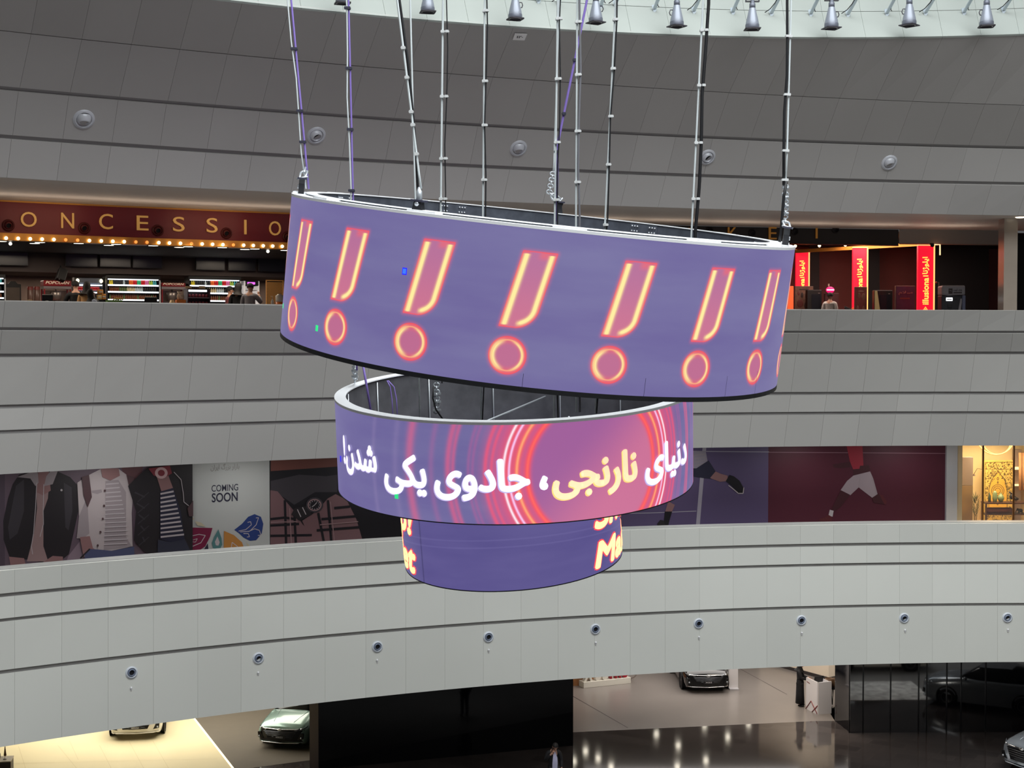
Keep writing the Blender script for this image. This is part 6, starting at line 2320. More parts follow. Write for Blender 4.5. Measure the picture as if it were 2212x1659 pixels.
random.seed(3)
for i in range(900):                       # dense floral field of the border and the spandrels
    x, y = random.uniform(2128, 2187), random.uniform(998, 1130)
    ax = abs(x - 2155) ; lim = 0 if y < 1022 else min(19.5, (y - 1022) * .52 + 2) if y < 1060 else 19.5
    if ax < lim and y < 1112: continue
    r = random.uniform(.6, 1.7)
    a0 = random.uniform(0, 6.28)
    rl([(x + r * math.cos(a0 + q), y + r * math.sin(a0 + q)) for q in (0, .9, 1.9, 2.9)], .009)
s.add([Vector((rx(x), -.0125, rz(y))) for x, y in ((2155, 1016), (2159, 1023), (2166, 1031), (2171, 1040), (2175, 1056), (2176, 1110), (2136, 1110), (2136, 1056), (2140, 1040), (2145, 1031), (2151, 1023))], [tuple(range(11))], 'rug_gold')
rl([(2136, 1110), (2136, 1056), (2140, 1040), (2145, 1031), (2151, 1023), (2155, 1016), (2159, 1023), (2166, 1031), (2171, 1040), (2175, 1056), (2176, 1110)], .012)
for rr, n in ((12.5, 26), (9.0, 20), (5.0, 14)):
    for i in range(n):
        a = 2 * PI * i / n
        rl([(2155 + rr * math.cos(a - .1), 1060 + rr * math.sin(a - .1)), (2155 + (rr + 1.8) * math.cos(a), 1060 + (rr + 1.8) * math.sin(a)), (2155 + rr * math.cos(a + .1), 1060 + rr * math.sin(a + .1))], .009)
for yy, r in ((1034, 2.2), (1042, 1.5), (1088, 2)):
    rl([(2155, yy - r * 1.6), (2155 + r, yy), (2155, yy + r * 1.6), (2155 - r, yy), (2155, yy - r * 1.6)], .012)
rl([(2128, 1013), (2187, 1013)], .008); rl([(2127, 999), (2188, 998), (2187, 1131), (2128, 1131), (2127, 999)], .010)
s.build('pattern', root)
# console table
mat('table_wood', (70, 40, 28), 0.4)
dt = d0 + 2.0
k = dt / F_PX
z_top = px_h(1084, dt); z_mid = px_h(1108.5, dt)
xa, xb = at_d(2124, 1080, dt).x, at_d(2290, 1080, dt).x
root = thing('console_table', 'long dark wooden display table with a lower shelf in the warm shop', 'table', ((xa + xb) / 2, dt, FL1 + .02))
L_ = xb - xa
s = MB(); s.box((0, 0, z_top - FL1 - .045), (L_, .5, .045), 'table_wood'); s.build('tabletop', root)
s = MB(); s.box((0, 0, z_mid - FL1 - .04), (L_, .46, .035), 'table_wood'); s.build('shelf', root)
for sx in (-1, 1):
    for sy in (-1, 1):
        s = MB(); s.box((sx * (L_ / 2 - .03), sy * .22, (z_top - FL1) / 2 - .03), (.045, .045, z_top - FL1 - .06), 'table_wood'); s.build('leg', root)
mat('glaze_green', (150, 168, 120), 0.2, noise=.3, nscale=5)
mat('glaze_dark', (70, 84, 66), 0.2)
mat('bronze_dark', (34, 32, 34), 0.35)


def pot(name, label, cat, x, y1, y0, prof, m, z=None, d=None):
    d = d or dt
    k = d / F_PX
    z = px_h(y1, d) if z is None else z
    h = (y1 - y0) * k
    q = at_d(x, y1, d)
    s = MB(); s.lathe([(r * k, t * h) for r, t in prof], m, 16)
    return tag(s.build(name, loc=(q.x, q.y - .02, z)), label, cat)


zt_ = z_top - .003
pot('bottle_vase', 'slim dark green bottle vase at the left end of the display table', 'vase', 2137, 1083, 1062, [(0, 0), (3.0, 0), (3.0, .65), (1.2, .78), (.7, 1), (0, 1)], 'glaze_dark', zt_)
pot('vase', 'tall egg-shaped green vase in the middle of the three vases', 'vase', 2148.5, 1083, 1059, [(0, 0), (3.5, 0), (5, .3), (5.2, .55), (4, .85), (2.2, 1), (0, 1)], 'glaze_green', zt_)
pot('vase', 'round green vase with a thin neck on the display table', 'vase', 2161.5, 1083, 1063, [(0, 0), (3, 0), (6.6, .3), (7, .5), (5, .72), (2, .86), (1.2, .95), (1.4, 1), (0, 1)], 'glaze_green', zt_)
for x, y0, nm, hgt in ((2186, 1062, 'taller dark bird figure on the display table', 21), (2195, 1071, 'lower dark bird figure at the right on the display table', 12)):
    q = at_d(x, 1083, dt)
    root = thing('bird_figure', nm, 'figurine', (q.x, q.y, zt_))
    h = hgt * k
    s = MB(); s.ball((0, 0, h * .55), (h * .28 if hgt > 15 else h * .5, h * .2, h * .3), 'bronze_dark', 12, 8); s.build('torso', root)
    s = MB(); s.tube([(-.0, 0, h * .7), (-h * .1, 0, h * .9), (-h * .25, 0, h), (-h * .36, 0, h * .9)], [h * .12, h * .10, h * .08, h * .02], 'bronze_dark', 8); s.build('head', root)
    for sx in (-1, 1):
        s = MB(); s.tube([(sx * h * .1, 0, h * .35), (sx * h * .12, 0, 0)], h * .04, 'bronze_dark', 6); s.build('leg', root)
mat('rug_rolled', (104, 44, 40), 0.7, noise=.4, nscale=12)
mat('rug_striped', (86, 74, 62), 0.7, noise=.8, nscale=10)
q = at_d(2157, 1107, dt)
s = MB(); s.lathe([(0, -26.5 * k), (6.3 * k, -26.5 * k), (6.6 * k, -20 * k), (6.6 * k, 20 * k), (6.3 * k, 26.5 * k), (0, 26.5 * k)], 'rug_rolled', 16, Matrix.Rotation(PI / 2, 4, 'Y'))
tag(s.build('rolled_rug', loc=(q.x, dt - .05, z_mid + 6.4 * k)), 'dark red rolled rug lying on the shelf of the display table', 'rug')
q = at_d(2156, 1128, dt)
s = MB(); s.lathe([(0, -25 * k), (5.5 * k, -25 * k), (6.5 * k, -16 * k), (4.6 * k, 0), (6.3 * k, 16 * k), (5.2 * k, 24 * k), (0, 24.5 * k)], 'rug_striped', 14, Matrix.Rotation(PI / 2, 4, 'Y'))
tag(s.build('rolled_rug', loc=(q.x, dt - .05, FL1 + .02 + 6.4 * k)), 'lumpy dark and cream rug roll on the floor under the display table', 'rug')
for x, nm in ((2185, 'left one, by the rolled rug'), (2203, 'right one, at the edge of the picture')):
    q = at_d(x, 1107, dt)
    root = thing('elephant_figure', 'small dark elephant figure on the lower shelf, ' + nm, 'figurine', (q.x, dt - .05, z_mid - .003))
    s = MB(); s.ball((0, 0, .10), (.085, .05, .06), 'bronze_dark', 10, 6); s.build('torso', root)
    s = MB(); s.ball((-.09, 0, .13), (.04, .04, .045), 'bronze_dark', 8, 5); s.tube([(-.12, 0, .12), (-.15, 0, .06), (-.14, 0, .03)], [.018, .012, .008], 'bronze_dark', 6); s.build('head', root)
    for sx in (-1, 1):
        for sy in (-1, 1):
            s = MB(); s.tube([(sx * .05, sy * .025, .08), (sx * .055, sy * .025, 0)], .018, 'bronze_dark', 6); s.build('leg', root)
# plant
mat('leaf_dark', (70, 84, 44), 0.5)
mat('stem_tan', (120, 104, 60), 0.5)
dp = d0 + 1.4
q = at_d(2107, 1130, dp)
root = thing('potted_reeds', 'tall thin reed plant in a tan pot left of the golden rug', 'plant', (q.x, dp, FL1 + .02))
hz = px_h(1073, dp) - FL1; z1 = px_h(1112, dp) - FL1
s = MB(); s.lathe([(0, 0), (.12, 0), (.16, .5), (.15, .52), (0, .5)], 'shop_stone', 14); s.build('pot', root)
s = MB()
for i in range(7):
    a = i * .9
    s.tube([(.03 * math.cos(a), .03 * math.sin(a), .5), (.06 * math.cos(a), .06 * math.sin(a), z1 + .1), (.10 * math.cos(a), .08 * math.sin(a), hz - .1)], .006, 'stem_tan', 5)
s.build('stem', root)
s = MB()
random.seed(5)
for i in range(70):
    a, z = random.uniform(0, 6.28), random.uniform(z1 - .1, hz - .05)
    c = Vector((.05 * math.cos(a), .05 * math.sin(a), z))
    o = Vector((math.cos(a) * random.uniform(.05, .16), math.sin(a) * .1, random.uniform(.08, .26)))
    sd_ = Vector((-math.sin(a), math.cos(a), .3)) * .010
    s.add([c - sd_, c + sd_, c + o * .6 + sd_, c + o], [(0, 1, 2, 3)], 'leaf_dark')
s.build('foliage', root)
# big hoop lamp and wall lights
mat('hoop_tan', (206, 166, 100), 0.4)
dh = d0 + 2.5
k = dh / F_PX
for cx_, cy_, r_, nm in ((2150, 940, 42, 'larger'), (2156, 950, 32, 'smaller')):
    q = at_d(cx_, cy_, dh)
    s = MB(); s.tube([(r_ * k * math.cos(a), .1 * math.sin(a), r_ * k * math.sin(a)) for a in [i * 2 * PI / 40 for i in range(41)]], .022, 'hoop_tan', 6, cap=False)
    tag(s.build('hoop_lamp', loc=(q.x, dh + (.15 if nm == 'smaller' else 0), q.z)), '%s thin hoop hung from the ceiling of the warm shop' % nm, 'lamp', 'hoops in the warm shop')
root = thing('wall_lamp', 'small bent arm lamp left of the golden rug', 'lamp', at_d(2111, 1012, d0 + 2.2))
k = (d0 + 2.2) / F_PX
s = MB(); s.tube([(10 * k, 0, -1.5 * k), (0, 0, 0), (-7 * k, 0, -12 * k)], .008, 'table_wood', 6); s.build('arm', root)
s = MB(); s.lathe([(0, 0), (.02, 0), (.05, -.06)], 'table_wood', 10, Matrix.Translation((-7 * k, 0, -12 * k))); s.build('shade', root)
mat('niche_lit', (255, 226, 170), emit=(255, 220, 160), strength=1.2)
mat('curtain_tan', (206, 150, 100), 0.7, noise=.2, nscale=6)
px_box('wall_shop_niche', 2191, 2206, DS - .25, FL1, px_h(970, DS), 'shop_taupe', .2)
px_box('trim_shop_shelf', 2191, 2206, DS - .45, px_h(1012, DS), px_h(1007, DS), 'niche_lit', .25)
px_box('trim_shop_shelf_low', 2190, 2208, DS - .45, px_h(1047, DS), px_h(1044, DS), 'niche_lit', .25)
w = MB()
x0 = at_d(2204, 1000, DS - .6).x
for i in range(8):
    w.tube([(x0 + .1 * i, DS - .6, px_h(975, DS)), (x0 + .1 * i + .02, DS - .6, px_h(1055, DS))], .06, 'curtain_tan', 8)
tag(w.build('curtain', origin=(x0 + .4, DS - .6, px_h(1055, DS))), 'tan curtain hanging at the right edge of the warm shop', 'curtain')
area_light('shop_lamp', at_d(2160, 965, d0 + 1.5) + Vector((0, 0, .1)), 1.8, 160, (1.0, .80, .50), size_y=2.2)
for x in (-60, 260, 560, 860, 1180, 1480, 1760, 1990):
    p = lv('fb1', x, 1.7, 10.7)
    area_light('corridor_fill', p, 1.2, 26, (1.0, .97, .95))  # fill added under the corridor ceiling to brighten the wall prints
# ================================================================== GROUND FLOOR
mat('floor_stone', (138, 136, 134), 0.25, noise=.2, nscale=.35)
mat('floor_tile', (132, 125, 120), 0.28, noise=.07, nscale=.5)
mat('floor_carpet', (96, 88, 76), 0.8, noise=.05, nscale=2)
mat('floor_platform', (226, 212, 172), 0.3, noise=.025, nscale=.7)
mat('platform_edge', (255, 246, 210), emit=(255, 242, 200), strength=1.0)
mat('joint_line', (60, 54, 52), 0.6)
mat('joint_faint', (206, 190, 148), 0.4)
mat('gloss_black', (12, 13, 18), 0.06, spec=0.6)
mat('gloss_black_wall', (9, 10, 14), 0.05, spec=0.35)
mat('black_glass', (10, 10, 14), 0.04, spec=0.8, ior=2.1)
mat('side_brown', (88, 78, 76), 0.5)
mat('mullion', (16, 16, 20), 0.3)


def tile_material(name, c, rough, sx, sy, gap=.006, angle=0.0, contrast=.35, line=(90, 88, 92)):
    m = bpy.data.materials.new(name); m.use_nodes = True
    nt = m.node_tree; b = nt.nodes['Principled BSDF']
    tc = nt.nodes.new('ShaderNodeTexCoord'); mp = nt.nodes.new('ShaderNodeMapping')
    mp.inputs['Rotation'].default_value = (0, 0, angle)
    br = nt.nodes.new('ShaderNodeTexBrick')
    br.inputs['Scale'].default_value = 1
    br.inputs['Brick Width'].default_value = sx; br.inputs['Row Height'].default_value = sy
    br.inputs['Mortar Size'].default_value = gap; br.offset = .5
    a = rgb(*c)
    br.inputs['Color1'].default_value = a
    br.inputs['Color2'].default_value = tuple(min(1, k * (1 + contrast)) for k in a[:3]) + (1,)
    br.inputs['Mortar'].default_value = rgb(*line)
    nt.links.new(tc.outputs['Object'], mp.inputs[0]); nt.links.new(mp.outputs[0], br.inputs['Vector'])
    nt.links.new(br.outputs['Color'], b.inputs['Base Color'])
    b.inputs['Roughness'].default_value = rough
    b.inputs['Specular IOR Level'].default_value = .6
    bp = nt.nodes.new('ShaderNodeBump'); bp.inputs['Strength'].default_value = .02
    n = nt.nodes.new('ShaderNodeTexNoise'); n.inputs['Scale'].default_value = 1.1
    nt.links.new(tc.outputs['Object'], n.inputs['Vector'])
    nt.links.new(n.outputs['Fac'], bp.inputs['Height']); nt.links.new(bp.outputs[0], b.inputs['Normal'])
    MATS[name] = m


tile_material('gloss_tiles', (62, 57, 56), .08, 1.2, .6, .008, .55, .5, (96, 88, 84))
G = lambda x, y, h=0.0: at_h(x, y, h)


def flat(name, pts, mt, h):
    w = MB(); w.add([Vector((p.x, p.y, h)) for p in pts], [tuple(range(len(pts)))], mt)
    return struct(w, name)


# ground slabs, each a hair above the one below
w = MB(); w.quad((-45, -30, 0), (60, -30, 0), (60, 46.2, 0), (-45, 46.2, 0), 'floor_stone'); struct(w, 'floor')
w = MB(); w.quad((-45, 46.2, 0), (60, 46.2, 0), (60, 80, 0), (-45, 80, 0), 'floor_tile'); struct(w, 'floor_showroom')
flat('floor_gloss', [G(525, 1662), G(668, 1643), G(1240, 1582), G(1760, 1558), G(1850, 1557), G(2400, 1556), Vector((30, 45.0, 0)), Vector((-10, 45.0, 0))], 'gloss_tiles', .006)
flat('floor_carpet', [G(418, 1553), G(440, 1500), G(700, 1480), G(700, 1640), G(668, 1643), G(525, 1662), G(505, 1664)], 'floor_carpet', .010)
A, B = G(418, 1553), G(505, 1665)
dA = (A - B)
pl = [A + dA * .45, A, B, B - dA * .6, Vector((-32, B.y - dA.y * .6, 0)), Vector((-32, A.y + dA.y * .45, 0))]
w = MB(); top = [Vector((p.x, p.y, .05)) for p in pl]; bot = [Vector((p.x, p.y, 0)) for p in pl]
w.add(top, [tuple(range(6))], 'floor_platform')
for i in range(6): w.quad(bot[i], bot[(i + 1) % 6], top[(i + 1) % 6], top[i], 'floor_platform')
struct(w, 'floor_platform')
w = MB()
e0, e1 = A + dA * .45, B - dA * .6
n_ = Vector((-(e1 - e0).y, (e1 - e0).x, 0)).normalized() * .035
w.add([Vector((p.x, p.y, .056)) for p in (e0 - n_, e1 - n_, e1 + n_, e0 + n_)], [(0, 1, 2, 3)], 'platform_edge'); struct(w, 'trim_platform_edge')
w = MB()
for (a, b) in (((125, 1610), (165, 1659)), ((150, 1600), (169, 1641)), ((40, 1612), (55, 1659)), ((215, 1610), (240, 1659)), ((278, 1600), (310, 1659)), ((330, 1600), (364, 1659)), ((0, 1650), (470, 1639))):
    p, q = G(*a, .054), G(*b, .054)
    t = (q - p).normalized(); c = Vector((-t.y, t.x, 0)) * .006
    w.add([p - c, q - c, q + c, p + c], [(0, 1, 2, 3)], 'joint_faint')
struct(w, 'trim_platform_joints')
w = MB()
p, q = G(1236, 1503, .004), G(1356, 1572, .004); t = (q - p).normalized(); c = Vector((-t.y, t.x, 0)) * .02
w.add([p - c, q - c, q + c, p + c], [(0, 1, 2, 3)], 'joint_line'); p, q = G(1590, 1440, .004), G(1700, 1500, .004); t = (q - p).normalized(); c = Vector((-t.y, t.x, 0)) * .012
w.add([p - c, q - c, q + c, p + c], [(0, 1, 2, 3)], 'joint_line'); struct(w, 'trim_floor_joint')
# black lacquered block
p0, p1 = G(688, 1662.5), G(1238, 1611)
u = (p1 - p0).normalized(); nb = Vector((-.12, 1, 0))
w = MB(); q = [p0, p1, p1 + nb * 5, p0 + nb * 5]
w.add([Vector((v.x, v.y, z)) for z in (0, 4.25) for v in q], [(0, 1, 5, 4), (1, 2, 6, 5), (2, 3, 7, 6), (3, 0, 4, 7), (4, 5, 6, 7)], 'gloss_black_wall'); struct(w, 'wall_black_block')
w = MB(); a, b = G(669, 1659), G(688.5, 1662.5)
w.add([Vector((v.x, v.y, z)) for z in (0, 4.25) for v in (a, b, b + nb * .35, a + nb * .35)], [(0, 1, 5, 4), (1, 2, 6, 5), (2, 3, 7, 6), (3, 0, 4, 7)], 'side_brown'); struct(w, 'wall_block_side')
# black shop front on the right
c0, c1, c2 = G(1803, 1557), G(1836, 1583), G(2420, 1581)
w = MB(); w.quad(c0, c1, c1 + Vector((0, 0, 4.26)), c0 + Vector((0, 0, 4.26)), 'gloss_black')
w.quad(c1, c2, c2 + Vector((0, 0, 4.26)), c1 + Vector((0, 0, 4.26)), 'black_glass'); w.quad(c0, c1, c1 + Vector((.2, 3, 0)), c0 + Vector((.2, 3, 0)), 'gloss_black')
w.quad(c0, c0 + Vector((1.5, 8, 0)), c0 + Vector((1.5, 8, 4.26)), c0 + Vector((0, 0, 4.26)), 'gloss_black')
fr = struct(w, 'window_2')
for x in (1834, 1864, 1923, 1983.5, 2001, 2044, 2075, 2128):
    t = (x - 1836) / (2420 - 1836); b = c1 + (c2 - c1) * t
    s = MB(); s.box((b.x, b.y - .01, 2.13), (.035, .05, 4.26), 'mullion'); o = s.build('window_frame'); o.parent = fr
# cream wall at the back right, wooden patch at the back left
mat('wall_cream', (222, 206, 184), 0.6)
mat('skirting_dark', (52, 46, 44), 0.5)
mat('wood_tan', (176, 122, 78), 0.5, noise=.25, nscale=4)
a, b = G(1640, 1429), G(1815, 1477)
w = MB(); w.quad(a, b, b + Vector((0, 0, 4.2)), a + Vector((0, 0, 4.2)), 'wall_cream'); struct(w, 'wall_back_right')
w = MB(); o_ = Vector((0, -.03, 0)); w.quad(a + o_, b + o_, b + o_ + Vector((0, 0, .14)), a + o_ + Vector((0, 0, .14)), 'skirting_dark'); struct(w, 'baseboard_right')
a, b = G(1180, 1482), G(1282, 1481)
w = MB(); w.quad(a, b, b + Vector((0, 0, 1.5)), a + Vector((0, 0, 1.5)), 'wood_tan'); w.quad(b, b + Vector((.3, 4, 0)), b + Vector((.3, 4, 1.5)), b + Vector((0, 0, 1.5)), 'wood_tan'); struct(w, 'wall_wood_panel')
w = MB(); w.quad((-45, 74, 0), (60, 74, 0), (60, 74, 4.27), (-45, 74, 4.27), 'shop_wall'); struct(w, 'wall_ground_back')

# ------------------------------------------------------------------ cars
mat('tyre', (26, 26, 28), 0.7)
mat('rim_alloy', (150, 152, 158), 0.3, metal=0.8)
mat('paint_green', (150, 178, 166), 0.22, metal=0.35, coat=.8)
mat('paint_white', (228, 224, 214), 0.25, coat=.7)
mat('paint_black', (16, 17, 20), 0.15, coat=1.0)
mat('paint_silver', (176, 186, 196), 0.2, metal=0.5, coat=.8)
mat('trim_black', (15, 15, 17), 0.35)
mat('chrome', (226, 228, 230), 0.12, metal=1.0)
mat('car_glass', (18, 22, 24), 0.05, spec=.8)
mat('lamp_clear', (190, 196, 200), 0.1, metal=0.6)
mat('plate_dark', (30, 30, 34), 0.4)
mat('plate_letter', (200, 200, 204), 0.4)


def loft(s, secs, mt, close=True):
    n = len(secs[0])
    vs = [Vector(p) for sec in secs for p in sec]
    fs = []
    for i in range(len(secs) - 1):
        for k in range(n - 1):
            fs.append((i * n + k, i * n + k + 1, (i + 1) * n + k + 1, (i + 1) * n + k))
    if close:
        fs.append(tuple(range(n))[::-1]); fs.append(tuple((len(secs) - 1) * n + k for k in range(n)))
    s.add(vs, fs, mt, True)


def section(y, zb, zs, zt, wb, ws, wt, crown=.03):
    h = [(wb, zb), (ws * .985, zb + (zs - zb) * .35), (ws, zb + (zs - zb) * .75), (ws * .97, zs), (wt + (ws - wt) * .45, zs + (zt - zs) * .72), (wt, zt)]
    L = [(-x, y, z) for x, z in h] + [(-wt * .5, y, zt + crown * .8), (0, y, zt + crown), (wt * .5, y, zt + crown * .8)] + [(x, y, z) for x, z in h[::-1]]
    return L


def make_car(label, loc, yaw, paint, style='sedan', plate='ARRIZO', front='black'):
    root = thing('car', label, 'car', loc, yaw)
    up = .12 if style == 'suv' else 0.0
    S = [(-2.30, .26, .60, .70, .66, .76, .60), (-2.24, .22, .64, .77, .76, .84, .66), (-2.05, .20, .70, .84, .82, .90, .70), (-1.60, .20, .76, .92, .86, .93, .74), (-.98, .20, .84, 1.00, .87, .94, .78),
         (-.2, .20, .88, .98, .87, .94, .80), (.9, .21, .91, 1.0, .87, .94, .80), (1.7, .23, .93, 1.03, .86, .92, .78), (2.15, .28, .92, 1.02, .80, .86, .70), (2.30, .40, .84, .92, .70, .76, .58)]
    s = MB(); loft(s, [section(y, a, b + up, c + up, d, e, f) for y, a, b, c, d, e, f in S], paint); s.build('body', root)
    s = MB()
    zb = .96 + up
    loft(s, [[(-.78, -1.02, zb), (-.74, -1.02, zb + .02), (0, -1.04, zb + .03), (.74, -1.02, zb + .02), (.78, -1.02, zb)],
             [(-.82, -.25, zb), (-.60, -.25, 1.42 + up), (0, -.27, 1.46 + up), (.60, -.25, 1.42 + up), (.82, -.25, zb)],
             [(-.83, .8, zb), (-.62, .8, 1.48 + up), (0, .8, 1.52 + up), (.62, .8, 1.48 + up), (.83, .8, zb)],
             [(-.80, 1.85, zb + .04), (-.58, 1.75 if style == 'suv' else 1.3, (1.42 if style == 'suv' else 1.38) + up), (0, 1.75 if style == 'suv' else 1.3, (1.45 if style == 'suv' else 1.41) + up), (.58, 1.75 if style == 'suv' else 1.3, (1.42 if style == 'suv' else 1.38) + up), (.80, 1.85, zb + .04)]], 'car_glass')
    s.build('cabin_glass', root)
    s = MB()
    loft(s, [[(-.60, -.30, 1.425 + up), (0, -.32, 1.47 + up), (.60, -.30, 1.425 + up)], [(-.62, .8, 1.49 + up), (0, .8, 1.535 + up), (.62, .8, 1.49 + up)], [(-.57, 1.32, 1.41 + up), (0, 1.32, 1.44 + up), (.57, 1.32, 1.41 + up)]], paint, False)
    s.build('roof', root)
    for sx in (-1, 1):          # hood creases
        s = MB(); s.tube([(sx * .36, -2.02, .875 + up), (sx * .44, -1.5, .955 + up), (sx * .52, -1.0, 1.018 + up)], .007, paint, 6); s.build('hood_crease', root)
    # front
    fm = 'trim_black' if front == 'black' else paint
    s = MB(); loft(s, [[(-.80, -2.235, .30), (-.70, -2.33, .30), (0, -2.40, .29), (.70, -2.33, .30), (.80, -2.235, .30)], [(-.84, -2.22, .46), (-.72, -2.345, .48), (0, -2.415, .49), (.72, -2.345, .48), (.84, -2.22, .46)], [(-.82, -2.20, .68 + up), (-.68, -2.32, .69 + up), (0, -2.385, .70 + up), (.68, -2.32, .69 + up), (.82, -2.20, .68 + up)]], fm, False); s.build('front_bumper', root)
    s = MB(); s.add([(-.42, -2.425, .40), (0, -2.44, .40), (.42, -2.425, .40), (.60, -2.36, .66 + up), (0, -2.41, .68 + up), (-.60, -2.36, .66 + up)], [(0, 1, 4, 5), (1, 2, 3, 4)], 'trim_black'); s.build('grille', root)
    for i in range(5):
        z = .46 + i * .045 + up * i * .2; wd = .44 + i * .035
        s = MB(); s.tube([(-wd, -2.40, z), (0, -2.45, z), (wd, -2.40, z)], .008, 'rim_alloy', 5); s.build('grille_bar', root)
    s = MB(); s.tube([(-.80, -2.17, .735 + up), (-.58, -2.34, .715 + up), (0, -2.42, .705 + up), (.58, -2.34, .715 + up), (.80, -2.17, .735 + up)], .020, 'chrome', 6); s.build('chrome_bar', root)
    s = MB(); s.ball((0, -2.43, .70 + up), (.085, .02, .045), 'chrome', 12, 6); s.build('emblem', root)
    for sx in (-1, 1):
        s = MB(); s.add([(sx * .50, -2.36, .715 + up), (sx * .80, -2.20, .745 + up), (sx * .885, -2.02, .80 + up), (sx * .86, -2.04, .73 + up), (sx * .74, -2.27, .67 + up), (sx * .52, -2.37, .675 + up)], [(0, 1, 4, 5), (1, 2, 3, 4)], 'lamp_clear', True)
        s.ball((sx * .72, -2.26, .71 + up), .04, 'chrome', 8, 5); s.build('headlamp', root)
        s = MB(); s.prism([(sx * .60, .36), (sx * .80, .40), (sx * .82, .58), (sx * .72, .60)], 'trim_black', Matrix.Translation((0, -2.355, 0)), .10); s.build('air_intake', root)
        s = MB(); s.ball((sx * .75, -2.365, .44), .035, 'lamp_clear', 8, 5); s.build('fog_lamp', root)
        s = MB(); s.ball((sx * 1.0, -.72, 1.02 + up), (.11, .07, .075), paint, 10, 6); s.tube([(sx * .80, -.74, .98 + up), (sx * .95, -.72, 1.0 + up)], .02, 'trim_black', 6); s.build('door_mirror', root)
    s = MB(); s.tube([(-.80, -2.25, .275), (-.62, -2.38, .262), (0, -2.44, .255), (.62, -2.38, .262), (.80, -2.25, .275)], .017, 'chrome' if front == 'black' else paint, 6); s.build('lip_strip', root)
    s = MB(); s.box((0, -2.455, .455), (.42, .012, .11), 'plate_dark')
    if plate:
        me = text_mesh(plate, 1, .01, .002, width=.26, height=.055); s.mesh(me, 'plate_letter', Matrix.Translation((0, -2.465, .455)))
    s.build('number_plate', root)
    for y in (-1.42, 1.38):
        for sx in (-1, 1):
            M = Matrix.Translation((sx * .845, y, .33)) @ Matrix.Rotation(PI / 2 * sx, 4, 'Y')
            s = MB(); s.lathe([(.21, -.10), (.30, -.11), (.33, -.07), (.335, .0), (.33, .07), (.30, .11), (.21, .10)], 'tyre', 24, M); wl = s.build('wheel', root)
            s = MB(); s.lathe([(.22, .02), (.215, .09), (.19, .07), (.05, .07), (0, .09)], 'rim_alloy', 20, M)
            s.build('rim', wl)
            s = MB(); s.lathe([(.0, .074), (.41, .074), (.41, .10), (.36, .105)], 'trim_black', 24, Matrix.Translation((sx * .845, y, .36)) @ Matrix.Rotation(PI / 2 * sx, 4, 'Y')); s.build('wheel_arch', root)
    return root


def car_at(x, y, yaw, label, paint, **kw):
    """front bumper's foot seen at pixel x, y"""
    p = G(x, y, .27)
    f = Vector((math.sin(yaw), -math.cos(yaw), 0))
    return make_car(label, Vector((p.x, p.y, kw.pop('z', 0.01))) - f * 2.38, yaw, paint, **kw)


car_at(605, 1604, -.22, 'pale green saloon car with a black grille and chrome bar, left of the black block', 'paint_green', z=.012)
car_at(292, 1586, .16, 'white car on the bright platform, only its front bumper in view', 'paint_white', style='suv', front='white', z=.052)
car_at(1530, 1484, .05, 'black car on the grey tiles under the pale fascia, only its front in view', 'paint_black', plate='X55')
car4 = make_car('silver car cut off by the lower right corner of the picture', Vector((18.35, 46.5, .01)), -1.0, 'paint_silver', style='suv', plate=None, front='body')

make_car('white car parked sideways in the open hall, mirrored in the black shop front', Vector((15.6, 39.9, .01)), PI / 2, 'paint_white', plate=None)
mat('carpet_pale', (222, 220, 216), 0.8, noise=.6, nscale=2.5)
w = MB(); w.box((14.3, 44.1, .012), (4.4, 3.0, .02), 'carpet_pale')  # out-of-view carpet, added to put a pale reflection in the shop front
tag(w.build('carpet', origin=(14.3, 44.1, .002)), 'unseen pale carpet added for its reflection in the black shop front', 'carpet')

# ------------------------------------------------------------------ showroom things
mat('white_lacquer', (226, 222, 222), 0.3)
mat('white_side', (206, 204, 208), 0.3)
mat('line_rust', (128, 52, 46), 0.5)
mat('letter_cream_solid', (222, 218, 206), 0.4)
mat('letter_crimson', (150, 28, 44), 0.35)
# standing letters
a, b = G(1261, 1487), G(1363, 1476)
u = (b - a); yaw = math.atan2(u.y, u.x); L_ = u.length
root = thing('letter_sign', 'cream plinth with big standing white and crimson letters on the grey tiles', 'sign', (a + b) / 2, yaw)
s = MB(); s.box((0, .22, .12), (L_, .44, .24), 'letter_cream_solid', bevel=.01); s.build('plinth', root)
for body, x0, x1, m in (('X', -.48, -.27, 'letter_cream_solid'), ('5', -.24, -.10, 'letter_cream_solid'), ('5', -.085, .055, 'letter_cream_solid'), ('PRO', .075, .485, 'letter_crimson')):
    me = text_mesh(body, 1, .035, .09, shear=.15, width=(x1 - x0) * L_, height=.62)
    s = MB(); s.mesh(me, m, Matrix.Translation(((x0 + x1) / 2 * L_, .16, .55))); s.build('letter', root)
P = [G(1362, 1466), at_h(1370, 1463, .25), at_h(1376, 1456, .5), at_h(1377, 1449, .8)]
s = MB(); s.tube([q - P[0] for q in P], .025, 'chrome_dull', 8); s.lathe([(0, 0), (.12, 0), (.12, .02), (0, .03)], 'chrome_dull', 12)
tag(s.build('hoop_stand', loc=P[0]), 'thin curved metal stand right of the standing letters', 'stand')
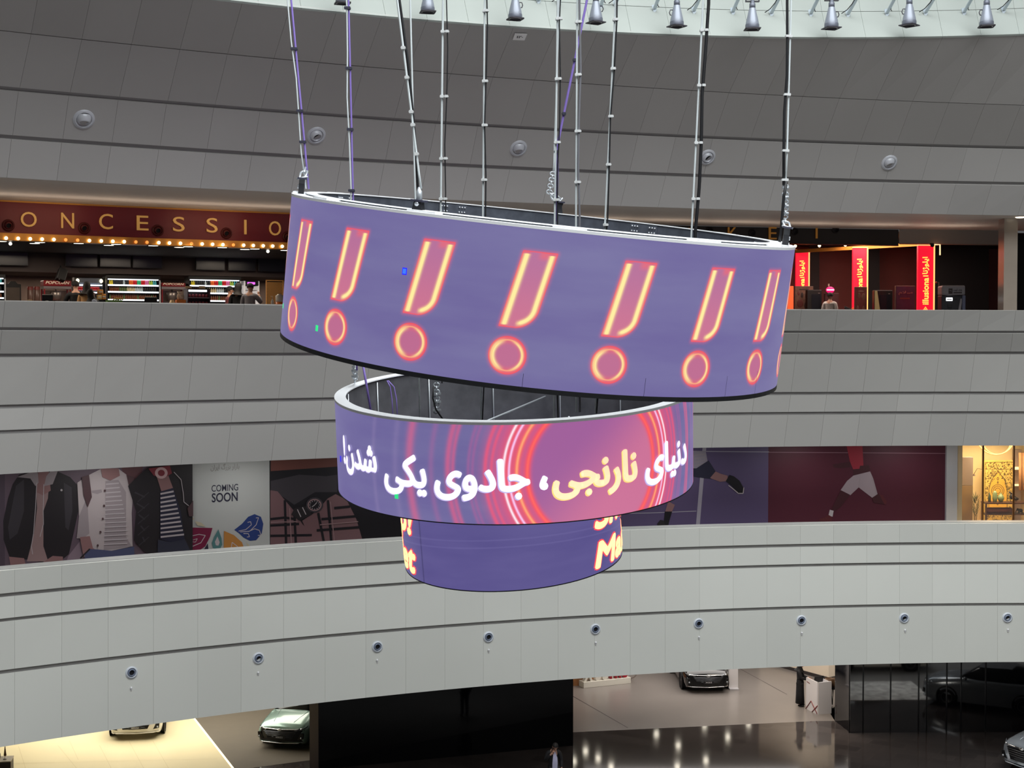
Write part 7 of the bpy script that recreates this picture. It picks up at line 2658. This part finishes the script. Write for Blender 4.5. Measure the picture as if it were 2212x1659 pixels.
# white panel
p = G(1584.5, 1489)
root = thing('display_stand', 'white upright display panel beside the black car', 'panel', p, .05)
k = p.y / F_PX
s = MB(); s.box((0, .05, .62), (20.5 * k, .06, 1.22), 'white_lacquer', bevel=.008); s.build('board', root)
s = MB(); s.box((0, .02, .03), (20.5 * k, .34, .06), 'white_side', bevel=.008); s.build('foot', root)
s = MB(); s.prism([(-10 * k, .85), (-10 * k, .78), (3 * k, 1.05), (3 * k, 1.1)], 'trim_black', Matrix.Translation((0, .01, 0)), .01); s.build('stripe', root)
# reception desk
f, l, r = G(1766, 1544), G(1741, 1531), G(1796, 1541)
root = thing('reception_desk', 'white reception desk with a rust zigzag line on the grey tiles', 'desk', f)
hh = 69 * f.y / F_PX + .02
fl, fr_ = l - f, r - f
lb = fl + fr_
s = MB()
t = .05
nl = Vector((-fl.y, fl.x, 0)).normalized()
nl = nl if nl.dot(fr_) > 0 else -nl
nr = Vector((-fr_.y, fr_.x, 0)).normalized()
nr = nr if nr.dot(fl) > 0 else -nr
Z = Vector((0, 0, 1))
def slab(s, a, b, n, z0, z1, m):
    s.add([a + Z * z0, b + Z * z0, b + n * t + Z * z0, a + n * t + Z * z0, a + Z * z1, b + Z * z1, b + n * t + Z * z1, a + n * t + Z * z1],
          [(0, 1, 2, 3), (4, 5, 6, 7), (0, 1, 5, 4), (1, 2, 6, 5), (2, 3, 7, 6), (3, 0, 4, 7)], m)
slab(s, Vector((0, 0, 0)), fl, nl, 0, hh, 'white_lacquer'); s.build('front_panel', root)
s = MB(); slab(s, Vector((0, 0, 0)), fr_, nr, 0, hh, 'white_side'); s.build('side_panel', root)
s = MB(); slab(s, fr_, lb, -nl, 0, hh * .97, 'white_side'); s.build('back_panel', root)
s = MB(); s.add([q + Z * (hh - .18) for q in (nl * t, fl + nl * t, lb - nl * t, fr_ - nl * t)], [(0, 1, 2, 3)], 'white_lacquer'); s.build('worktop', root)
s = MB()
for pts in (((1.0, .01), (.55, .33), (.02, .02)), ((.45, .01), (.0, .28))):
    P = [fl * a_ - nl * .008 + Z * (hh * z_) for a_, z_ in pts]
    s.tube(P, .018, 'line_rust', 6)
s.build('zigzag_line', root)
s = MB(); s.add([fl * a_ - nl * .006 + Z * (hh * z_) for a_, z_ in ((.93, .89), (.66, .87), (.66, .845), (.93, .865))], [(0, 1, 2, 3)], 'line_rust'); s.build('small_mark', root)
c = f + fl * .45 + fr_ * .45 + Z * (hh - .175)
root = thing('desk_screen', 'black flat screen standing inside the white desk', 'screen', c, .5)
s = MB(); s.box((0, 0, .19), (.42, .04, .24), 'screen_edge', Matrix.Rotation(.2, 3, 'X'), bevel=.01); s.build('display', root)
s = MB(); s.tube([(0, .03, 0), (0, .03, .14)], .02, 'screen_edge', 8); s.box((0, .03, .01), (.2, .14, .02), 'screen_edge'); s.build('stand', root)
p = G(1742, 1531)
make_person('person in a long black coat and black headscarf behind the white desk', p + Vector((-.16, .42, 0)), PI / 2 - .3, 1.69, {'l_el': (.14, -.05, .65), 'l_wr': (.11, -.17, .63), 'r_el': (-.14, -.05, .65), 'r_wr': (-.08, -.18, .64)}, 'cloth_black', 'cloth_black', 'hair_black', 'scarf', coat='long')
mat('basket_brown', (120, 92, 68), 0.6, noise=.3, nscale=12)
p = G(1794, 1535) + Vector((.12, .75, 0))
root = thing('stool', 'black stool with a brown box on it between the desk and the black corner', 'stool', p)
s = MB(); s.lathe([(0, .72), (.2, .72), (.2, .66), (0, .66)], 'trim_black', 16); s.build('seat', root)
for i in range(4):
    a_ = PI / 4 + i * PI / 2
    s = MB(); s.tube([(math.cos(a_) * .14, math.sin(a_) * .14, .67), (math.cos(a_) * .2, math.sin(a_) * .2, 0)], .016, 'trim_black', 6); s.build('leg', root)
s = MB(); s.lathe([(0, 0), (.15, 0), (.17, .32), (.15, .33), (.14, .05), (0, .04)], 'basket_brown', 16)
tag(s.build('basket', loc=p + Vector((0, 0, .722))), 'brown round basket on the black stool', 'basket')
# reception counter at the far left with a table flag
p = G(24, 1659 + 46)
mat('counter_top', (168, 152, 120), 0.4)
mat('counter_side', (64, 52, 50), 0.5)
c_ = at_h(23, 1645, 1.1)
root = thing('counter', 'dark counter with a tan top at the lower left corner', 'counter', (c_.x, c_.y, .05), .2)
s = MB(); s.box((-.60, .30, .52), (1.2, .6, 1.04), 'counter_side'); s.build('carcass', root)
s = MB(); s.box((-.60, .30, 1.045), (1.22, .62, .03), 'counter_top'); s.build('top', root)
mat('flag_brown', (98, 66, 40), 0.6)
c_ = at_h(10.5, 1640, 1.112)
root = thing('table_flag', 'small furled brown flag on a white foot on the far left counter', 'flag', c_)
s = MB(); s.lathe([(0, 0), (.055, 0), (.05, .02), (.012, .03), (0, .03)], 'white_lacquer', 14); s.build('foot', root)
s = MB(); s.tube([(0, 0, .02), (.01, 0, .42)], .006, 'chrome_dull', 6); s.build('pole', root)
s = MB(); s.lathe([(0, .42), (.012, .38), (.03, .22), (.045, .12), (.02, .10), (0, .1)], 'flag_brown', 8, Matrix.Translation((.008, 0, 0))); s.build('cloth', root)
c_ = at_h(1, 1634, 1.112)
s = MB(); s.box((-.08, 0, .05), (.16, .12, .10), 'white_lacquer', Matrix.Rotation(.4, 3, 'Z'), bevel=.01)
tag(s.build('card_stand', loc=c_), 'white card box at the left edge of the picture on the counter', 'box')
# man on the phone
p = at_d(1196, 1602, 43.1); hgt = p.z
root = make_person('bearded person in black jacket and lavender shirt, phone to the face, before the black block', (p.x, p.y, .008), .22, hgt,
                   {'r_el': (-.165, -.01, .66), 'r_wr': (-.075, -.115, .80), 'l_el': (.15, .01, .64), 'l_wr': (.135, -.06, .51), 'neck1': (.005, -.022, .858)},
                   'cloth_black', 'cloth_charcoal', 'hair_black', coat=True, shirt_panel='cloth_lavender', stout=1.15)
s = MB(); s.box((-.062 * hgt, -.108 * hgt, .868 * hgt), (.02, .045, .14), 'screen_edge', Matrix.Rotation(.2, 3, 'Y'), bevel=.006)
o = s.build('phone', loc=(0, 0, 0)); M_ = Matrix.Translation(root.location) @ Matrix.Rotation(.22, 4, 'Z')
o.matrix_world = M_; tag(o, 'dark mobile phone held to the face of the person in front of the black block', 'phone')
s = MB(); s.ball((.002 * hgt, -.066 * hgt, .893 * hgt), (.034 * hgt, .022 * hgt, .026 * hgt), 'hair_black', 12, 8); s.build('beard', root)

# ------------------------------------------------------------------ ceiling lamps of the ground floor (seen mirrored in the black tiles), added fills at the end
spots = [(1265, 1622), (1292, 1637), (1320, 1656), (1240, 1644), (1418, 1585), (1465, 1610), (1525, 1642), (1463, 1655), (1522, 1566), (1572, 1591), (1617, 1562)]
HC = 4.24
mat('downlight_strong', (255, 250, 235), emit=(255, 246, 226), strength=16.0)
for i, (x, y) in enumerate(spots):
    g_ = G(x, y, .006); r_ = ray(x, y)
    tt = (HC - .006) / -r_.z
    q = Vector((g_.x + r_.x * tt, g_.y + r_.y * tt, HC))
    s = MB(); s.lathe([(0, 0), (.10, 0), (.12, .02)], 'downlight_strong', 14, smooth=False)
    tag(s.build('downlight', loc=q), 'round downlight in the ground floor ceiling, mirrored in the black tiles', 'light', 'downlights of the ground floor ceiling')
area_light('platform_lamp', (-13.5, 50.5, 4.1), 9, 760, (1.0, .96, .86), size_y=6)
area_light('carpet_lamp', (-8.2, 52.5, 4.1), 2.0, 95, (1.0, .92, .8), size_y=4)
area_light('showroom_lamp', (7.5, 56.5, 4.1), 9, 470, (1.0, .94, .89), size_y=5)
area_light('front_lamp', (16.2, 44.6, 4.1), 1.5, 60, (1.0, .95, .9))
area_light('person_fill', (1.6, 41.9, 4.2), .8, 45, (1.0, .96, .92))  # fill added to brighten the person on the phone
area_light('desk_fill', (10.2, 50.6, 4.1), 2, 170, (1.0, .88, .74))  # overhead fill set in front of the desk to brighten its panels
